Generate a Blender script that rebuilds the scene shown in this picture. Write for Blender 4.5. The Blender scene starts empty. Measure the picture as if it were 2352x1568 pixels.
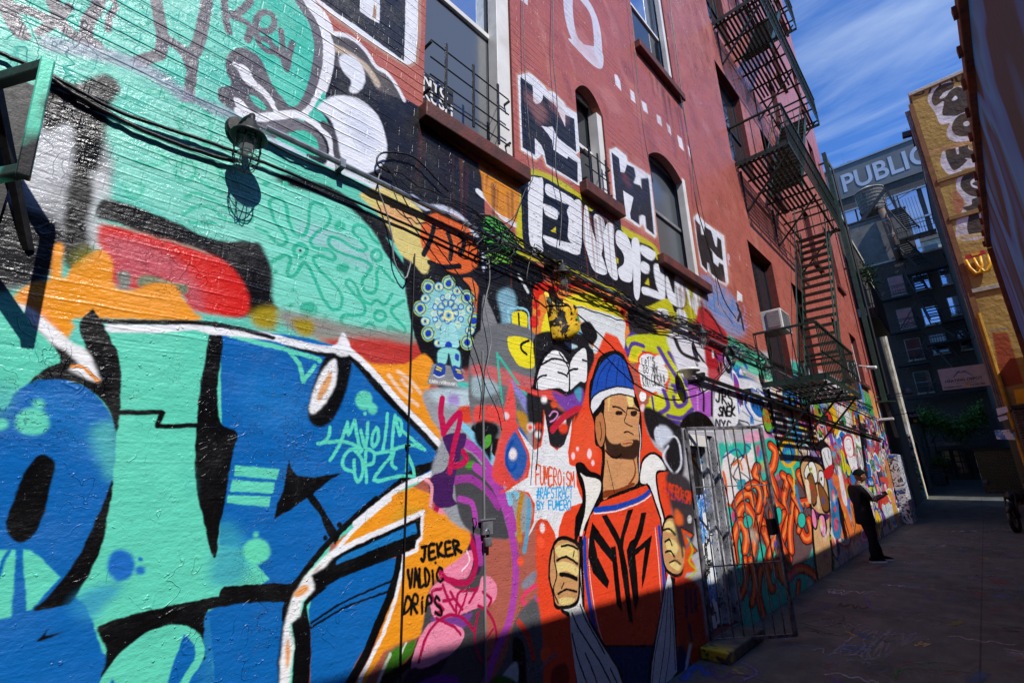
import bpy, bmesh, math, random
import numpy as np
from mathutils import Vector, Matrix
R = math.radians
random.seed(7)
# ------------------------------------------------------------------ camera, sky, sun, exposure
scene = bpy.context.scene
CAMH = 1.6
cyaw, cpit, crol, FPX = R(43.2), R(16.35), R(-1.56), 1100.0      # fitted to the photograph, for a 2352 x 1568 frame
_fw = Vector((-math.sin(cyaw) * math.cos(cpit), math.cos(cyaw) * math.cos(cpit), math.sin(cpit)))
_r0 = Vector((math.cos(cyaw), math.sin(cyaw), 0.0))
_u0 = _r0.cross(_fw)
_rt = _r0 * math.cos(crol) + _u0 * math.sin(crol)
_up = -_r0 * math.sin(crol) + _u0 * math.cos(crol)
cam_data = bpy.data.cameras.new("camera")
cam_data.sensor_width = 36.0
cam_data.lens = FPX / 2352 * 36.0
cam_data.clip_start = 0.05
cam_data.clip_end = 2000
cam = bpy.data.objects.new("camera", cam_data)
scene.collection.objects.link(cam)
cam.matrix_world = Matrix(((_rt.x, _up.x, -_fw.x, 0), (_rt.y, _up.y, -_fw.y, 0), (_rt.z, _up.z, -_fw.z, CAMH), (0, 0, 0, 1)))
scene.camera = cam

SUNV = Vector((1.0, -0.30, 1.25)).normalized()
world = bpy.data.worlds.new("World")
scene.world = world
world.use_nodes = True
wt = world.node_tree
wt.nodes.clear()
wo = wt.nodes.new('ShaderNodeOutputWorld'); wb = wt.nodes.new('ShaderNodeBackground')
sk = wt.nodes.new('ShaderNodeTexSky'); sk.sky_type = 'NISHITA'; sk.sun_disc = False
sk.sun_elevation = math.asin(SUNV.z); sk.sun_rotation = math.atan2(SUNV.x, SUNV.y)
sk.air_density = 1.0; sk.dust_density = 0.2; sk.ozone_density = 4.0; sk.altitude = 200
wb.inputs['Strength'].default_value = 0.095
# thin cirrus streaks mixed into the sky by direction
tc = wt.nodes.new('ShaderNodeTexCoord')
sx = wt.nodes.new('ShaderNodeSeparateXYZ'); wt.links.new(tc.outputs['Generated'], sx.inputs[0])
def wmath(op, a, b=None):
    n = wt.nodes.new('ShaderNodeMath'); n.operation = op
    for i, v in enumerate((a, b)):
        if v is None: continue
        if isinstance(v, (int, float)): n.inputs[i].default_value = v
        else: wt.links.new(v, n.inputs[i])
    return n.outputs[0]
zz = wmath('MAXIMUM', sx.outputs[2], 0.08)
px_ = wmath('DIVIDE', sx.outputs[0], zz); py_ = wmath('DIVIDE', sx.outputs[1], zz)
cb = wt.nodes.new('ShaderNodeCombineXYZ'); wt.links.new(px_, cb.inputs[0]); wt.links.new(py_, cb.inputs[1])
mp = wt.nodes.new('ShaderNodeMapping'); mp.inputs['Rotation'].default_value = (0, 0, R(28)); mp.inputs['Scale'].default_value = (0.55, 2.3, 1)
wt.links.new(cb.outputs[0], mp.inputs['Vector'])
n1 = wt.nodes.new('ShaderNodeTexNoise'); n1.inputs['Scale'].default_value = 1.3; n1.inputs['Detail'].default_value = 8; n1.inputs['Roughness'].default_value = 0.62; n1.inputs['Distortion'].default_value = 0.5
wt.links.new(mp.outputs[0], n1.inputs['Vector'])
mp2 = wt.nodes.new('ShaderNodeMapping'); mp2.inputs['Location'].default_value = (3.3, 1.2, 0); mp2.inputs['Scale'].default_value = (0.5, 0.8, 1)
wt.links.new(cb.outputs[0], mp2.inputs['Vector'])
n2 = wt.nodes.new('ShaderNodeTexNoise'); n2.inputs['Scale'].default_value = 0.9; n2.inputs['Detail'].default_value = 3
wt.links.new(mp2.outputs[0], n2.inputs['Vector'])
cm = wmath('MULTIPLY', n1.outputs['Fac'], wmath('ADD', n2.outputs['Fac'], 0.52))
rp = wt.nodes.new('ShaderNodeMapRange'); rp.inputs[1].default_value = 0.48; rp.inputs[2].default_value = 0.80; rp.inputs[3].default_value = 0.0; rp.inputs[4].default_value = 0.72
wt.links.new(cm, rp.inputs[0])
mx = wt.nodes.new('ShaderNodeMix'); mx.data_type = 'RGBA'
wt.links.new(rp.outputs[0], mx.inputs[0]); gr = wt.nodes.new('ShaderNodeMix'); gr.data_type = 'RGBA'; gr.blend_type = 'MULTIPLY'; gr.inputs[0].default_value = 1; gr.inputs[7].default_value = (0.9, 1.5, 2.35, 1); wt.links.new(sk.outputs[0], gr.inputs[6]); wt.links.new(gr.outputs[2], mx.inputs[6]); mx.inputs[7].default_value = (6.0, 7.6, 10.5, 1)
wt.links.new(mx.outputs[2], wb.inputs['Color']); wt.links.new(wb.outputs[0], wo.inputs[0])

sl = bpy.data.lights.new("sun", 'SUN'); sl.energy = 5.0; sl.angle = R(0.53); sl.color = (1.0, 0.965, 0.91)
sun = bpy.data.objects.new("sun", sl); scene.collection.objects.link(sun)
sun.rotation_euler = (-SUNV).to_track_quat('-Z', 'Y').to_euler(); sun.location = (20, -6, 30)
scene.view_settings.view_transform = 'Standard'; scene.view_settings.look = 'None'
scene.view_settings.gamma = 1.0; scene.view_settings.exposure = 0.0
scene.cycles.max_bounces = 6; scene.cycles.diffuse_bounces = 3; scene.cycles.glossy_bounces = 3
scene.cycles.transparent_max_bounces = 12; scene.cycles.caustics_reflective = False; scene.cycles.caustics_refractive = False
scene.cycles.sample_clamp_indirect = 4.0

# ------------------------------------------------------------------ survey: photograph point -> place on a real plane of the street
RT = np.array(_rt); UP = np.array(_up); FW = np.array(_fw); CP = np.array((0.0, 0.0, CAMH))
def ray(x, y): return RT * (x - 1176) - UP * (y - 784) + FW * FPX
def onX(x, y, X=-2.25):
    d = ray(x, y); return CP + d * (X / d[0])
def onY(x, y, Y):
    d = ray(x, y); return CP + d * (Y / d[1])
def onZ(x, y, Z=0.0):
    d = ray(x, y); return CP + d * ((Z - CAMH) / d[2])
# ------------------------------------------------------------------ painting the mural: a canvas measured in wall metres
WX = -2.25
FR = {'D': (0, 0, 1.0)}
for _k, _x, _y, _w in (('a', 0, 0, 800), ('b', 700, 0, 800), ('c', 1400, 0, 800), ('e', 0, 500, 800), ('g', 700, 500, 800), ('h', 1400, 500, 800),
                       ('i', 0, 1000, 800), ('j', 0, 1467, 800), ('k', 700, 1467, 800), ('l', 700, 1000, 800), ('m', 1400, 1000, 800), ('n', 1400, 1467, 800),
                       ('p', 2000, 0, 1000), ('q', 2000, 600, 1000), ('r', 2000, 1000, 1000), ('s', 2000, 1333, 1000), ('t', 2400, 1000, 600), ('w', 2250, 1050, 686), ('x', 2250, 1300, 686)):
    FR[_k] = (_x * 0.784, _y * 0.784, 0.784 * _w / 2352)
FR['w'] = (1764.0, 823.2, 0.784 * 400 / 1344); FR['x'] = (1764.0, 1019.2, 0.784 * 400 / 1344); FR['o'] = (1528.8, 901.6, 0.784 * 400 / 896)
def wallpts(fr, pts):
    ox, oy, s = FR[fr]
    out = []
    for x, y in pts:
        p = onX(ox + x * s, oy + y * s); out.append((p[1], p[2]))
    return np.array(out)
def lin(c):
    if isinstance(c, str):
        c = c.lstrip('#'); c = [int(c[i:i + 2], 16) / 255 for i in (0, 2, 4)]
    return np.array([v / 12.92 if v <= 0.04045 else ((v + 0.055) / 1.055) ** 2.4 for v in c])
def smooth(P, closed, n=5):
    P = np.asarray(P, float); N = len(P)
    if N < 3: return P
    out = []
    rng = range(N if closed else N - 1)
    t = np.linspace(0, 1, n, endpoint=False)[:, None]
    for i in rng:
        if closed: p0, p1, p2, p3 = P[i - 1], P[i], P[(i + 1) % N], P[(i + 2) % N]
        else: p0, p1, p2, p3 = P[max(i - 1, 0)], P[i], P[i + 1], P[min(i + 2, N - 1)]
        out.append(0.5 * ((2 * p1) + (-p0 + p2) * t + (2 * p0 - 5 * p1 + 4 * p2 - p3) * t * t + (-p0 + 3 * p1 - 3 * p2 + p3) * t ** 3))
    out = np.concatenate(out)
    if not closed: out = np.vstack([out, P[-1]])
    return out
def blur1(a, r, ax):
    if r < 1: return a
    pad = [(0, 0), (0, 0)]; pad[ax] = (r + 1, r)
    c = np.cumsum(np.pad(a, pad, mode='edge'), axis=ax)
    n = a.shape[ax]
    hi = np.take(c, np.arange(2 * r + 1, 2 * r + 1 + n), axis=ax); lo = np.take(c, np.arange(0, n), axis=ax)
    return (hi - lo) / (2 * r + 1)
class Canvas:
    def __init__(s, y0, y1, z0, z1, res, asp=1.0):
        s.y0, s.y1, s.z0, s.z1, s.res, s.ry = y0, y1, z0, z1, res, res * asp
        s.W = int(round((y1 - y0) / s.ry)); s.H = int(round((z1 - z0) / res))
        s.px = np.zeros((s.H, s.W, 3), np.float32)
    def pix(s, P): return np.stack([(P[:, 0] - s.y0) / s.ry, (P[:, 1] - s.z0) / s.res], 1)
    def box(s, Q, m):
        x0 = max(0, int(Q[:, 0].min() - m)); x1 = min(s.W, int(Q[:, 0].max() + m) + 2)
        y0 = max(0, int(Q[:, 1].min() - m)); y1 = min(s.H, int(Q[:, 1].max() + m) + 2)
        return (x0, x1, y0, y1) if x1 > x0 and y1 > y0 else None
    def blend(s, b, M, col, alpha):
        x0, x1, y0, y1 = b
        M = (M * alpha)[..., None].astype(np.float32)
        reg = s.px[y0:y1, x0:x1]
        reg += (col.astype(np.float32) - reg) * M
    def poly(s, P, col, soft=0.0, alpha=1.0):
        Q = s.pix(P); sp = soft / s.res
        b = s.box(Q, 2 * sp + 2)
        if b is None: return
        x0, x1, y0, y1 = b
        w, h, SS = x1 - x0, y1 - y0, 3
        acc = np.zeros((h * SS, w + 2))
        A = Q - (x0, y0); B = np.roll(A, -1, 0)
        sub = (np.arange(h * SS) + 0.5) / SS
        for (ax, ay), (bx, by) in zip(A, B):
            if ay == by: continue
            lo, hi = min(ay, by), max(ay, by)
            i0 = max(0, int(math.ceil(lo * SS - 0.5))); i1 = min(h * SS, int(math.ceil(hi * SS - 0.5)))
            if i1 <= i0: continue
            yy = sub[i0:i1]; xx = np.clip(ax + (yy - ay) * (bx - ax) / (by - ay), 0, w)
            sg = 1.0 if by > ay else -1.0
            f = np.floor(xx).astype(int); fr_ = xx - f
            rows = np.arange(i0, i1)
            acc[rows, f] += sg * (1 - fr_); acc[rows, f + 1] += sg * fr_
        M = np.minimum(np.abs(np.cumsum(acc, 1))[:, :w], 1).reshape(h, SS, w).mean(1)
        if sp > 0.7:
            r = max(1, int(sp * 0.6)); M = blur1(blur1(blur1(blur1(M, r, 0), r, 1), r, 0), r, 1)
        s.blend(b, M, col, alpha)
    def line(s, P, col, wid, soft=0.0, alpha=1.0):
        Q = s.pix(P); hw = np.atleast_1d(wid) / s.res / 2; sp = max(soft / s.res, 0.9)
        if len(hw) == 1: hw = np.full(len(Q), hw[0])
        b = s.box(Q, hw.max() + sp + 1)
        if b is None: return
        x0, x1, y0, y1 = b
        M = np.zeros((y1 - y0, x1 - x0), np.float32)
        for k in range(len(Q) - 1):
            a_, b_ = Q[k], Q[k + 1]; m = max(hw[k], hw[k + 1]) + sp + 1
            u0 = max(x0, int(min(a_[0], b_[0]) - m)); u1 = min(x1, int(max(a_[0], b_[0]) + m) + 2)
            v0 = max(y0, int(min(a_[1], b_[1]) - m)); v1 = min(y1, int(max(a_[1], b_[1]) + m) + 2)
            if u1 <= u0 or v1 <= v0: continue
            X = np.arange(u0, u1)[None, :] + 0.5; Y = np.arange(v0, v1)[:, None] + 0.5
            d = b_ - a_; L = d @ d + 1e-9
            t = np.clip(((X - a_[0]) * d[0] + (Y - a_[1]) * d[1]) / L, 0, 1)
            dist = np.hypot(X - a_[0] - t * d[0], Y - a_[1] - t * d[1])
            wd = hw[k] + (hw[k + 1] - hw[k]) * t
            c = np.clip((wd + sp * 0.5 - dist) / sp, 0, 1)
            sub = M[v0 - y0:v1 - y0, u0 - x0:u1 - x0]
            np.maximum(sub, c, out=sub)
        s.blend(b, M * M * (3 - 2 * M) if soft else M, col, alpha)
NEAR = Canvas(-0.9, 4.5, -0.25, 8.3, 0.0033)
FAR = Canvas(4.5, 22.2, -0.25, 8.6, 0.008, 2.3)
TILES = (NEAR, FAR)
def jac(fr, pts):                       # metres on the wall per photo unit, at the middle of the shape
    ox, oy, s = FR[fr]; m = np.mean(pts, 0)
    p = onX(ox + m[0] * s, oy + m[1] * s); q = onX(ox + m[0] * s, oy + (m[1] + 1) * s)
    return abs(p[2] - q[2])
def P(fr, col, pts, soft=0, alpha=1.0, sm=True):
    pts = np.array(pts, float); k = jac(fr, pts)
    Q = smooth(pts, True) if sm else pts
    W = wallpts(fr, Q)
    for t in TILES: t.poly(W, lin(col), soft * k, alpha)
def S(fr, col, wid, pts, soft=0, alpha=1.0, sm=True, closed=False):
    pts = np.array(pts, float); k = jac(fr, pts)
    if closed: pts = np.vstack([pts, pts[0]])
    Q = smooth(pts, False, 4) if sm else pts
    W = wallpts(fr, Q)
    for t in TILES: t.line(W, lin(col), np.atleast_1d(wid) * k, soft * k, alpha)
def O(fr, col, cx, cy, rx, ry=None, soft=0, alpha=1.0, wid=0, ang=0):
    ry = ry or rx; a = np.linspace(0, 2 * math.pi, 22, endpoint=False); ca, sa = math.cos(R(ang)), math.sin(R(ang))
    pts = [(cx + rx * math.cos(t) * ca - ry * math.sin(t) * sa, cy + rx * math.cos(t) * sa + ry * math.sin(t) * ca) for t in a]
    if wid: S(fr, col, wid, pts, soft, alpha, sm=False, closed=True)
    else: P(fr, col, pts, soft, alpha, sm=False)
# a hand-drawn marker alphabet, each glyph a list of strokes in a unit box (y up)
GL = {
 'A': [[(0, 0), (.45, 1), (.6, 1), (1, 0)], [(.2, .38), (.85, .4)]], 'B': [[(0, 0), (0, 1), (.7, .95), (.75, .65), (.1, .52), (.9, .4), (.8, .03), (0, 0)]],
 'C': [[(.95, .85), (.5, 1), (.05, .6), (.1, .15), (.5, 0), (.95, .15)]], 'D': [[(.1, 0), (.1, 1), (.6, .9), (.95, .5), (.6, .08), (.1, 0)]],
 'E': [[(.95, 1), (.05, .95), (0, 0), (.95, .02)], [(.05, .5), (.75, .53)]], 'F': [[(.95, 1), (.05, .95), (0, 0)], [(.05, .5), (.75, .53)]],
 'G': [[(.9, .85), (.5, 1), (.05, .6), (.1, .1), (.6, 0), (.95, .4), (.5, .45)]], 'H': [[(.05, 0), (.05, 1)], [(.9, 0), (.9, 1)], [(.05, .5), (.9, .5)]],
 'I': [[(.5, 0), (.5, 1)]], 'J': [[(.2, 1), (.95, .98)], [(.65, 1), (.65, .2), (.35, 0), (.05, .2)]], 'K': [[(.05, 0), (.1, 1)], [(.9, 1), (.12, .45), (.95, 0)]],
 'L': [[(.1, 1), (.05, 0), (.9, .03)]], 'M': [[(0, 0), (.12, 1), (.5, .35), (.85, 1), (1, 0)]], 'N': [[(0, 0), (.08, 1), (.85, 0), (.95, 1)]],
 'O': [[(.5, 1), (.08, .7), (.08, .25), (.5, 0), (.9, .3), (.9, .75), (.5, 1)]], 'P': [[(.08, 0), (.1, 1), (.75, .95), (.85, .6), (.1, .45)]],
 'R': [[(.05, 0), (.1, 1), (.75, .95), (.8, .6), (.1, .48), (.95, 0)]], 'S': [[(.9, .85), (.5, 1), (.1, .78), (.3, .55), (.85, .4), (.8, .1), (.4, 0), (.05, .15)]],
 'T': [[(0, .97), (1, 1)], [(.5, 1), (.48, 0)]], 'U': [[(.05, 1), (.08, .2), (.45, 0), (.88, .25), (.92, 1)]], 'V': [[(.02, 1), (.42, 0), (.95, 1)]],
 'W': [[(0, 1), (.22, 0), (.5, .7), (.75, 0), (1, 1)]], 'X': [[(0, 0), (1, 1)], [(0, 1), (1, 0)]], 'Y': [[(0, 1), (.48, .5), (.45, 0)], [(1, 1), (.48, .5)]],
 'Z': [[(.05, .97), (.95, 1), (.05, 0), (.95, .04)]], 'i': [[(.5, 0), (.5, .6)], [(.5, .82), (.5, .86)]], 'e': [[(.1, .35), (.85, .4), (.7, .7), (.2, .6), (.1, .15), (.5, 0), (.9, .12)]],
 'k': [[(.1, 0), (.1, .9)], [(.8, .6), (.15, .3), (.9, 0)]], 'y': [[(.1, .65), (.5, .2)], [(.95, .7), (.3, -.35)]], "'": [[(.5, 1), (.4, .8)]], '!': [[(.5, 1), (.45, .35)], [(.42, .05), (.43, .0)]], '.': [[(.5, 0), (.52, .03)]],
 '#': [[(.3, 0), (.4, 1)], [(.6, 0), (.7, 1)], [(0, .35), (1, .38)], [(.05, .65), (1, .68)]], '1': [[(.2, .8), (.5, 1), (.5, 0)]], '-': [[(.1, .5), (.9, .5)]]}
def TXT(fr, col, wid, text, bl, br, tl, tr, jit=0.05, gap=0.24, soft=0):
    rnd = random.Random(hash(text) % 1000 if False else len(text) * 31 + int(bl[0]))
    bl, br, tl, tr = map(np.array, (bl, br, tl, tr)); n = len(text); 
    for i, ch in enumerate(text):
        if ch == ' ' or ch not in GL: continue
        u0 = i / n; uw = (1 - gap) / n
        for st in GL[ch]:
            pts = []
            for x, y in st:
                x += rnd.uniform(-jit, jit); y += rnd.uniform(-jit, jit)
                u = u0 + x * uw
                b_ = bl + (br - bl) * u; t_ = tl + (tr - tl) * u
                pts.append(tuple(b_ + (t_ - b_) * y))
            S(fr, col, wid, pts, soft)
# ------------------------------------------------------------------ the near mural, bottom layer first
RED = '#b36152'
for t_ in TILES: t_.px[:] = lin(RED)
TEAL = '#62d6ba'; TEALD = '#3fb89c'; BLUE = '#0f66b4'; BLK = '#0c0c0e'; GRY = '#6a6870'; ORG = '#f39a24'; WHT = '#e9ebf4'
# upper left: turquoise field with grey lettering
P('D', '#63cdbb', [(-700, -500), (680, -60), (735, 60), (722, 160), (690, 240), (720, 330), (800, 420), (960, 560), (940, 800), (300, 860), (-600, 900)], sm=False)
rr = random.Random(5)
for _ in range(46):
    x, y = rr.uniform(-50, 600), rr.uniform(-20, 330); a = rr.uniform(60, 160)
    S('D', rr.choice(['#86dccd', '#58bfae', '#7fd2c6', '#4fb5a4']), rr.uniform(10, 30), [(x, y), (x + a * .5, y + a * .2), (x + a, y + a * .36)], soft=14, alpha=.45)
# black ground under the window, and grey halo shapes
P('b', '#1e1c1f', [(560, 1000), (700, 700), (800, 430), (900, 420), (1080, 520), (1200, 700), (1420, 850), (1580, 930), (1620, 1080), (2100, 1440), (2130, 2080), (2352, 2400), (2352, 2700), (1700, 2300), (600, 1650)], sm=False)
P('b', '#56504f', [(560, 0), (640, 60), (780, 290), (910, 300), (1040, 380), (1180, 590), (1290, 640), (1410, 840), (1200, 780), (1080, 640), (820, 560), (760, 400)])
S('b', '#c7b5a2', 60, [(790, 400), (910, 450), (1050, 540), (1130, 620), (1190, 720)], soft=26)
S('b', WHT, [40, 44, 40, 44, 50, 46, 42, 40, 36, 44, 40, 36] + [36] * 33, [(600, 50), (690, 80), (760, 170), (805, 280), (900, 300), (1000, 350), (1100, 450), (1180, 575), (1260, 620), (1330, 700), (1390, 800), (1420, 860)], soft=14)
# big black letter with white border, top
P('b', '#b58b78', [(560, -400), (620, -10), (830, 175), (1000, 305), (1300, 500), (1460, 590), (1545, 550), (1570, 300), (1570, -400)], sm=False)
P('b', WHT, [(580, -400), (640, -10), (830, 150), (1000, 270), (1300, 470), (1450, 560), (1520, 530), (1540, 300), (1545, -400)], sm=False)
P('b', '#2a292b', [(640, -400), (680, -10), (830, 105), (1000, 215), (1290, 430), (1420, 525), (1430, 250), (1440, -400)], sm=False)
P('b', WHT, [(1045, -300), (1040, 100), (1125, 160), (1210, 205), (1215, 45), (1190, -300)], sm=False)
P('b', '#a98a68', [(1160, 40), (1185, 55), (1180, 165), (1150, 150)], sm=False)
# white and grey borders of the turquoise bubble
bord = [(470, -160), (600, 60), (700, 220), (745, 400), (735, 560), (680, 740), (610, 900), (520, 990), (380, 990), (300, 900)]
S('b', WHT, 120, [(500, -160), (640, 80), (720, 260), (760, 420), (735, 600), (690, 740), (620, 880), (540, 960)], soft=10)
S('b', '#6b6870', 80, [(400, -200), (530, 30), (640, 200), (680, 360), (670, 560), (620, 740), (560, 860), (480, 930), (380, 920), (280, 800), (190, 640)])
P('b', '#45c2ad', [(330, -400), (460, 60), (580, 190), (645, 360), (630, 560), (580, 760), (520, 880), (460, 920), (380, 890), (300, 780), (230, 660), (170, 560), (60, 300), (0, 100)])
P('b', '#5bd0bd', [(60, 420), (200, 560), (420, 520), (600, 480), (560, 700), (480, 800), (330, 740), (230, 640)], soft=30, alpha=.6)
# grey marker 'KEy'
for st in ([(1925, -60), (1935, 60), (1945, 170), (1970, 280)], [(2160, 10), (2060, 110), (1965, 130)], [(2000, 140), (2110, 190), (2160, 240), (2130, 350)]): S('a', GRY, 48, st)
for st in ([(150, 240), (240, 275), (300, 220), (290, 130), (200, 110), (145, 200), (165, 350), (240, 440), (340, 440)], [(170, 330), (240, 350), (390, 470)], [(360, 260), (372, 350), (385, 440), (390, 560)], [(460, 370), (440, 450), (410, 600)], [(250, 330), (330, 470), (400, 490)]): S('b', GRY, 44, st)
# grey letters left
for w_, st in ((82, [(1335, -60), (1370, 150), (1400, 330), (1370, 470), (1280, 500), (1190, 540)]), (80, [(1790, -60), (1750, 200), (1700, 400), (1640, 460), (1530, 400), (1440, 340)]),
               (70, [(1670, 450), (1650, 640), (1620, 880)]), (56, [(1510, 390), (1590, 480), (1640, 600)]), (90, [(-60, 40), (160, 70), (330, 130), (480, 200)]), (110, [(20, -30), (100, 150), (180, 290)]),
               (90, [(440, -40), (500, 130), (560, 250), (700, 340), (830, 380)]), (80, [(860, -60), (840, 60), (760, 180), (740, 300)]), (60, [(600, 60), (520, 150), (430, 220), (330, 280)]), (40, [(960, -20), (1000, 60), (940, 150), (930, 260)])):
    S('a', GRY, w_, st)
S('a', '#9296ad', 120, [(430, 380), (700, 430), (1000, 500), (1250, 600), (1450, 720), (1600, 840), (1780, 920), (2000, 990)], soft=60, alpha=.8)
# dark blob with white flashes around the lamp
P('a', '#605e67', [(1960, 480), (2050, 410), (2160, 440), (2250, 520), (2352, 740), (2500, 950), (2400, 1060), (2200, 1020), (2000, 950), (1885, 860), (1890, 760), (1990, 730), (1945, 600)])
P('a', WHT, [(2040, 565), (2100, 560), (2160, 620), (2190, 690), (2300, 790), (2370, 890), (2340, 880), (2200, 770), (2100, 700)])
P('a', WHT, [(2010, 850), (2080, 860), (2150, 940), (2250, 990), (2400, 1020), (2400, 1045), (2200, 1030), (2080, 980)])
P('a', '#45c2ad', [(2150, 820), (2230, 850), (2290, 920), (2275, 950), (2190, 900)])
S('b', WHT, [44, 40, 36, 34, 40] + [40] * 12, [(-30, 560), (60, 640), (140, 720), (260, 860), (320, 960)], soft=6)
P('b', '#67646d', [(150, 1050), (400, 1005), (560, 1050), (690, 1150), (750, 1260), (745, 1370), (690, 1340), (600, 1300), (300, 1230)])
P('b', '#3fc0a6', [(310, 1205), (450, 1140), (560, 1125), (660, 1195), (690, 1300), (680, 1350), (500, 1290)])
S('b', WHT, 62, [(0, 960), (140, 1010), (310, 1000), (500, 985), (650, 1060), (770, 1180), (810, 1310), (780, 1440)], soft=12)
P('b', '#4cc4b0', [(640, 930), (700, 830), (735, 790), (745, 890), (690, 930), (760, 1040), (775, 1110), (690, 1050), (600, 1000)])
S('b', '#4b484d', 70, [(740, 1080), (830, 1180), (850, 1320), (880, 1450)], soft=8)
P('b', '#e8ecf8', [(670, 935), (760, 850), (900, 822), (1050, 865), (1180, 975), (1250, 1130), (1275, 1320), (1210, 1440), (1060, 1500), (960, 1450), (880, 1350), (850, 1200), (800, 1050), (720, 970)], soft=8)
P('b', '#cdd4ea', [(900, 950), (1050, 960), (1150, 1100), (1180, 1280), (1080, 1330), (980, 1180)], soft=50, alpha=.6)
P('b', '#e4e8f4', [(860, 520), (900, 468), (990, 490), (1060, 570), (1088, 680), (1060, 760), (1000, 805), (950, 780), (965, 700), (900, 620)], soft=6)
# silver haze under the pipe line and right of it
S('b', '#d9deea', 90, [(780, 1460), (900, 1500), (1050, 1560), (1250, 1650), (1450, 1740)], soft=26)
S('b', '#c9d2e6', 60, [(200, 1190), (400, 1270), (620, 1400), (780, 1500)], soft=26)
# turquoise strip and black sweep above the flower field
P('D', '#67cdb8', [(600, 325), (700, 360), (790, 400), (900, 455), (1010, 520), (960, 540), (820, 480), (640, 410)])
S('g', '#111013', [40, 70, 90, 100, 110, 120, 130, 130, 120, 110] + [100] * 27, [(60, 20), (300, 80), (500, 120), (700, 160), (880, 240), (1040, 360), (1170, 500), (1300, 700), (1420, 860), (1560, 1020)], soft=24)
# left: black and silver sprays
P('e', '#9a9ca2', [(-400, -700), (560, -600), (980, -200), (960, 100), (820, 300), (700, 500), (560, 720), (100, 1000), (-400, 900)], soft=60)
P('e', '#c6c9d0', [(80, -450), (520, -520), (640, -300), (560, 60), (300, 260), (60, 120)], soft=80, alpha=.8)
P('e', '#232226', [(-400, 300), (300, 350), (560, 560), (440, 900), (150, 1020), (-300, 1000)], soft=50)
P('a', '#0a0a0c', [(420, 640), (620, 720), (900, 640), (1040, 760), (960, 900), (930, 1100), (860, 1400), (820, 1700), (820, 2000), (780, 2260), (640, 2340), (540, 2200), (560, 1800), (640, 1300), (600, 1060), (380, 1120), (340, 800)], soft=24)
S('e', '#c9ced2', 110, [(860, 60), (880, 250), (830, 450), (840, 620)], soft=70, alpha=.75)
# turquoise blocks at left with thin green swirls
P('a', '#7fd8c6', [(1010, 1000), (1300, 900), (1700, 960), (2100, 1100), (2352, 1300), (2352, 2400), (1900, 2200), (1500, 1900), (1100, 1600), (960, 1300)], soft=60)
for st in ([(1510, 1470), (1550, 1550), (1650, 1540), (1680, 1430), (1600, 1390), (1520, 1430)], [(1700, 1530), (1790, 1600), (1910, 1660)], [(1600, 1700), (1700, 1660), (1850, 1730), (2010, 1830)], [(1080, 1610), (1120, 1700), (1200, 1680), (1230, 1600), (1150, 1570)],
           [(1580, 1840), (1700, 1780), (1830, 1790), (1920, 1880), (2100, 1920), (2200, 1870)], [(1540, 930), (1640, 900), (1760, 960), (1820, 1080), (1780, 1230), (1690, 1290), (1590, 1180), (1540, 1050)], [(1280, 800), (1380, 800), (1430, 860)], [(1230, 1180), (1330, 1260), (1420, 1380), (1300, 1420), (1180, 1390)], [(1700, 1380), (1830, 1400), (1930, 1540)], [(1640, 1920), (1850, 1920)]):
    S('a', '#45c3a5', 32, st, alpha=.85)
P('e', '#0e0d10', [(860, 260), (1000, 260), (1200, 320), (1500, 440), (1800, 580), (2100, 620), (2352, 640), (2420, 900), (2420, 1160), (2200, 1260), (2120, 1160), (2050, 950), (1900, 790), (1700, 670), (1300, 560), (1000, 450), (830, 400)], soft=16)
P('g', '#0e0d10', [(-60, 640), (160, 640), (250, 780), (290, 880), (290, 1130), (120, 1240), (-100, 1200)], soft=22)
# red and orange sprays
P('e', '#d8221d', [(860, 470), (1050, 490), (1300, 560), (1600, 645), (1900, 760), (2050, 900), (2140, 1080), (2130, 1230), (1980, 1260), (1640, 1190), (1540, 1050), (1000, 1000), (930, 800), (850, 620)], soft=26)
P('e', '#c15a68', [(880, 560), (1150, 590), (1500, 740), (1700, 980), (1760, 1200), (1640, 1170), (1540, 1000), (1280, 930), (1030, 1010), (960, 760)], soft=60, alpha=.8)
P('e', '#7d8078', [(1020, 870), (1120, 880), (1110, 1000), (1030, 1020)], soft=16); P('e', '#7c8468', [(1190, 920), (1290, 900), (1500, 960), (1610, 990), (1590, 1060), (1400, 980), (1200, 1000)], soft=16)
P('e', ORG, [(760, 720), (860, 680), (960, 760), (980, 980), (1060, 1030), (1180, 1020), (1290, 970), (1500, 980), (1570, 1090), (1660, 1210), (1680, 1290), (700, 1270), (640, 1340), (560, 1450), (420, 1340), (140, 1130), (160, 1040), (300, 960), (430, 930), (460, 660), (540, 640), (530, 900), (580, 900), (640, 800)], soft=16)
P('e', '#f08a4a', [(180, 1060), (300, 1080), (420, 1250), (560, 1420), (300, 1260)], soft=40, alpha=.6)
P('e', '#8a8a22', [(600, 720), (760, 640), (820, 720), (640, 860)], soft=60, alpha=.5)
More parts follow.
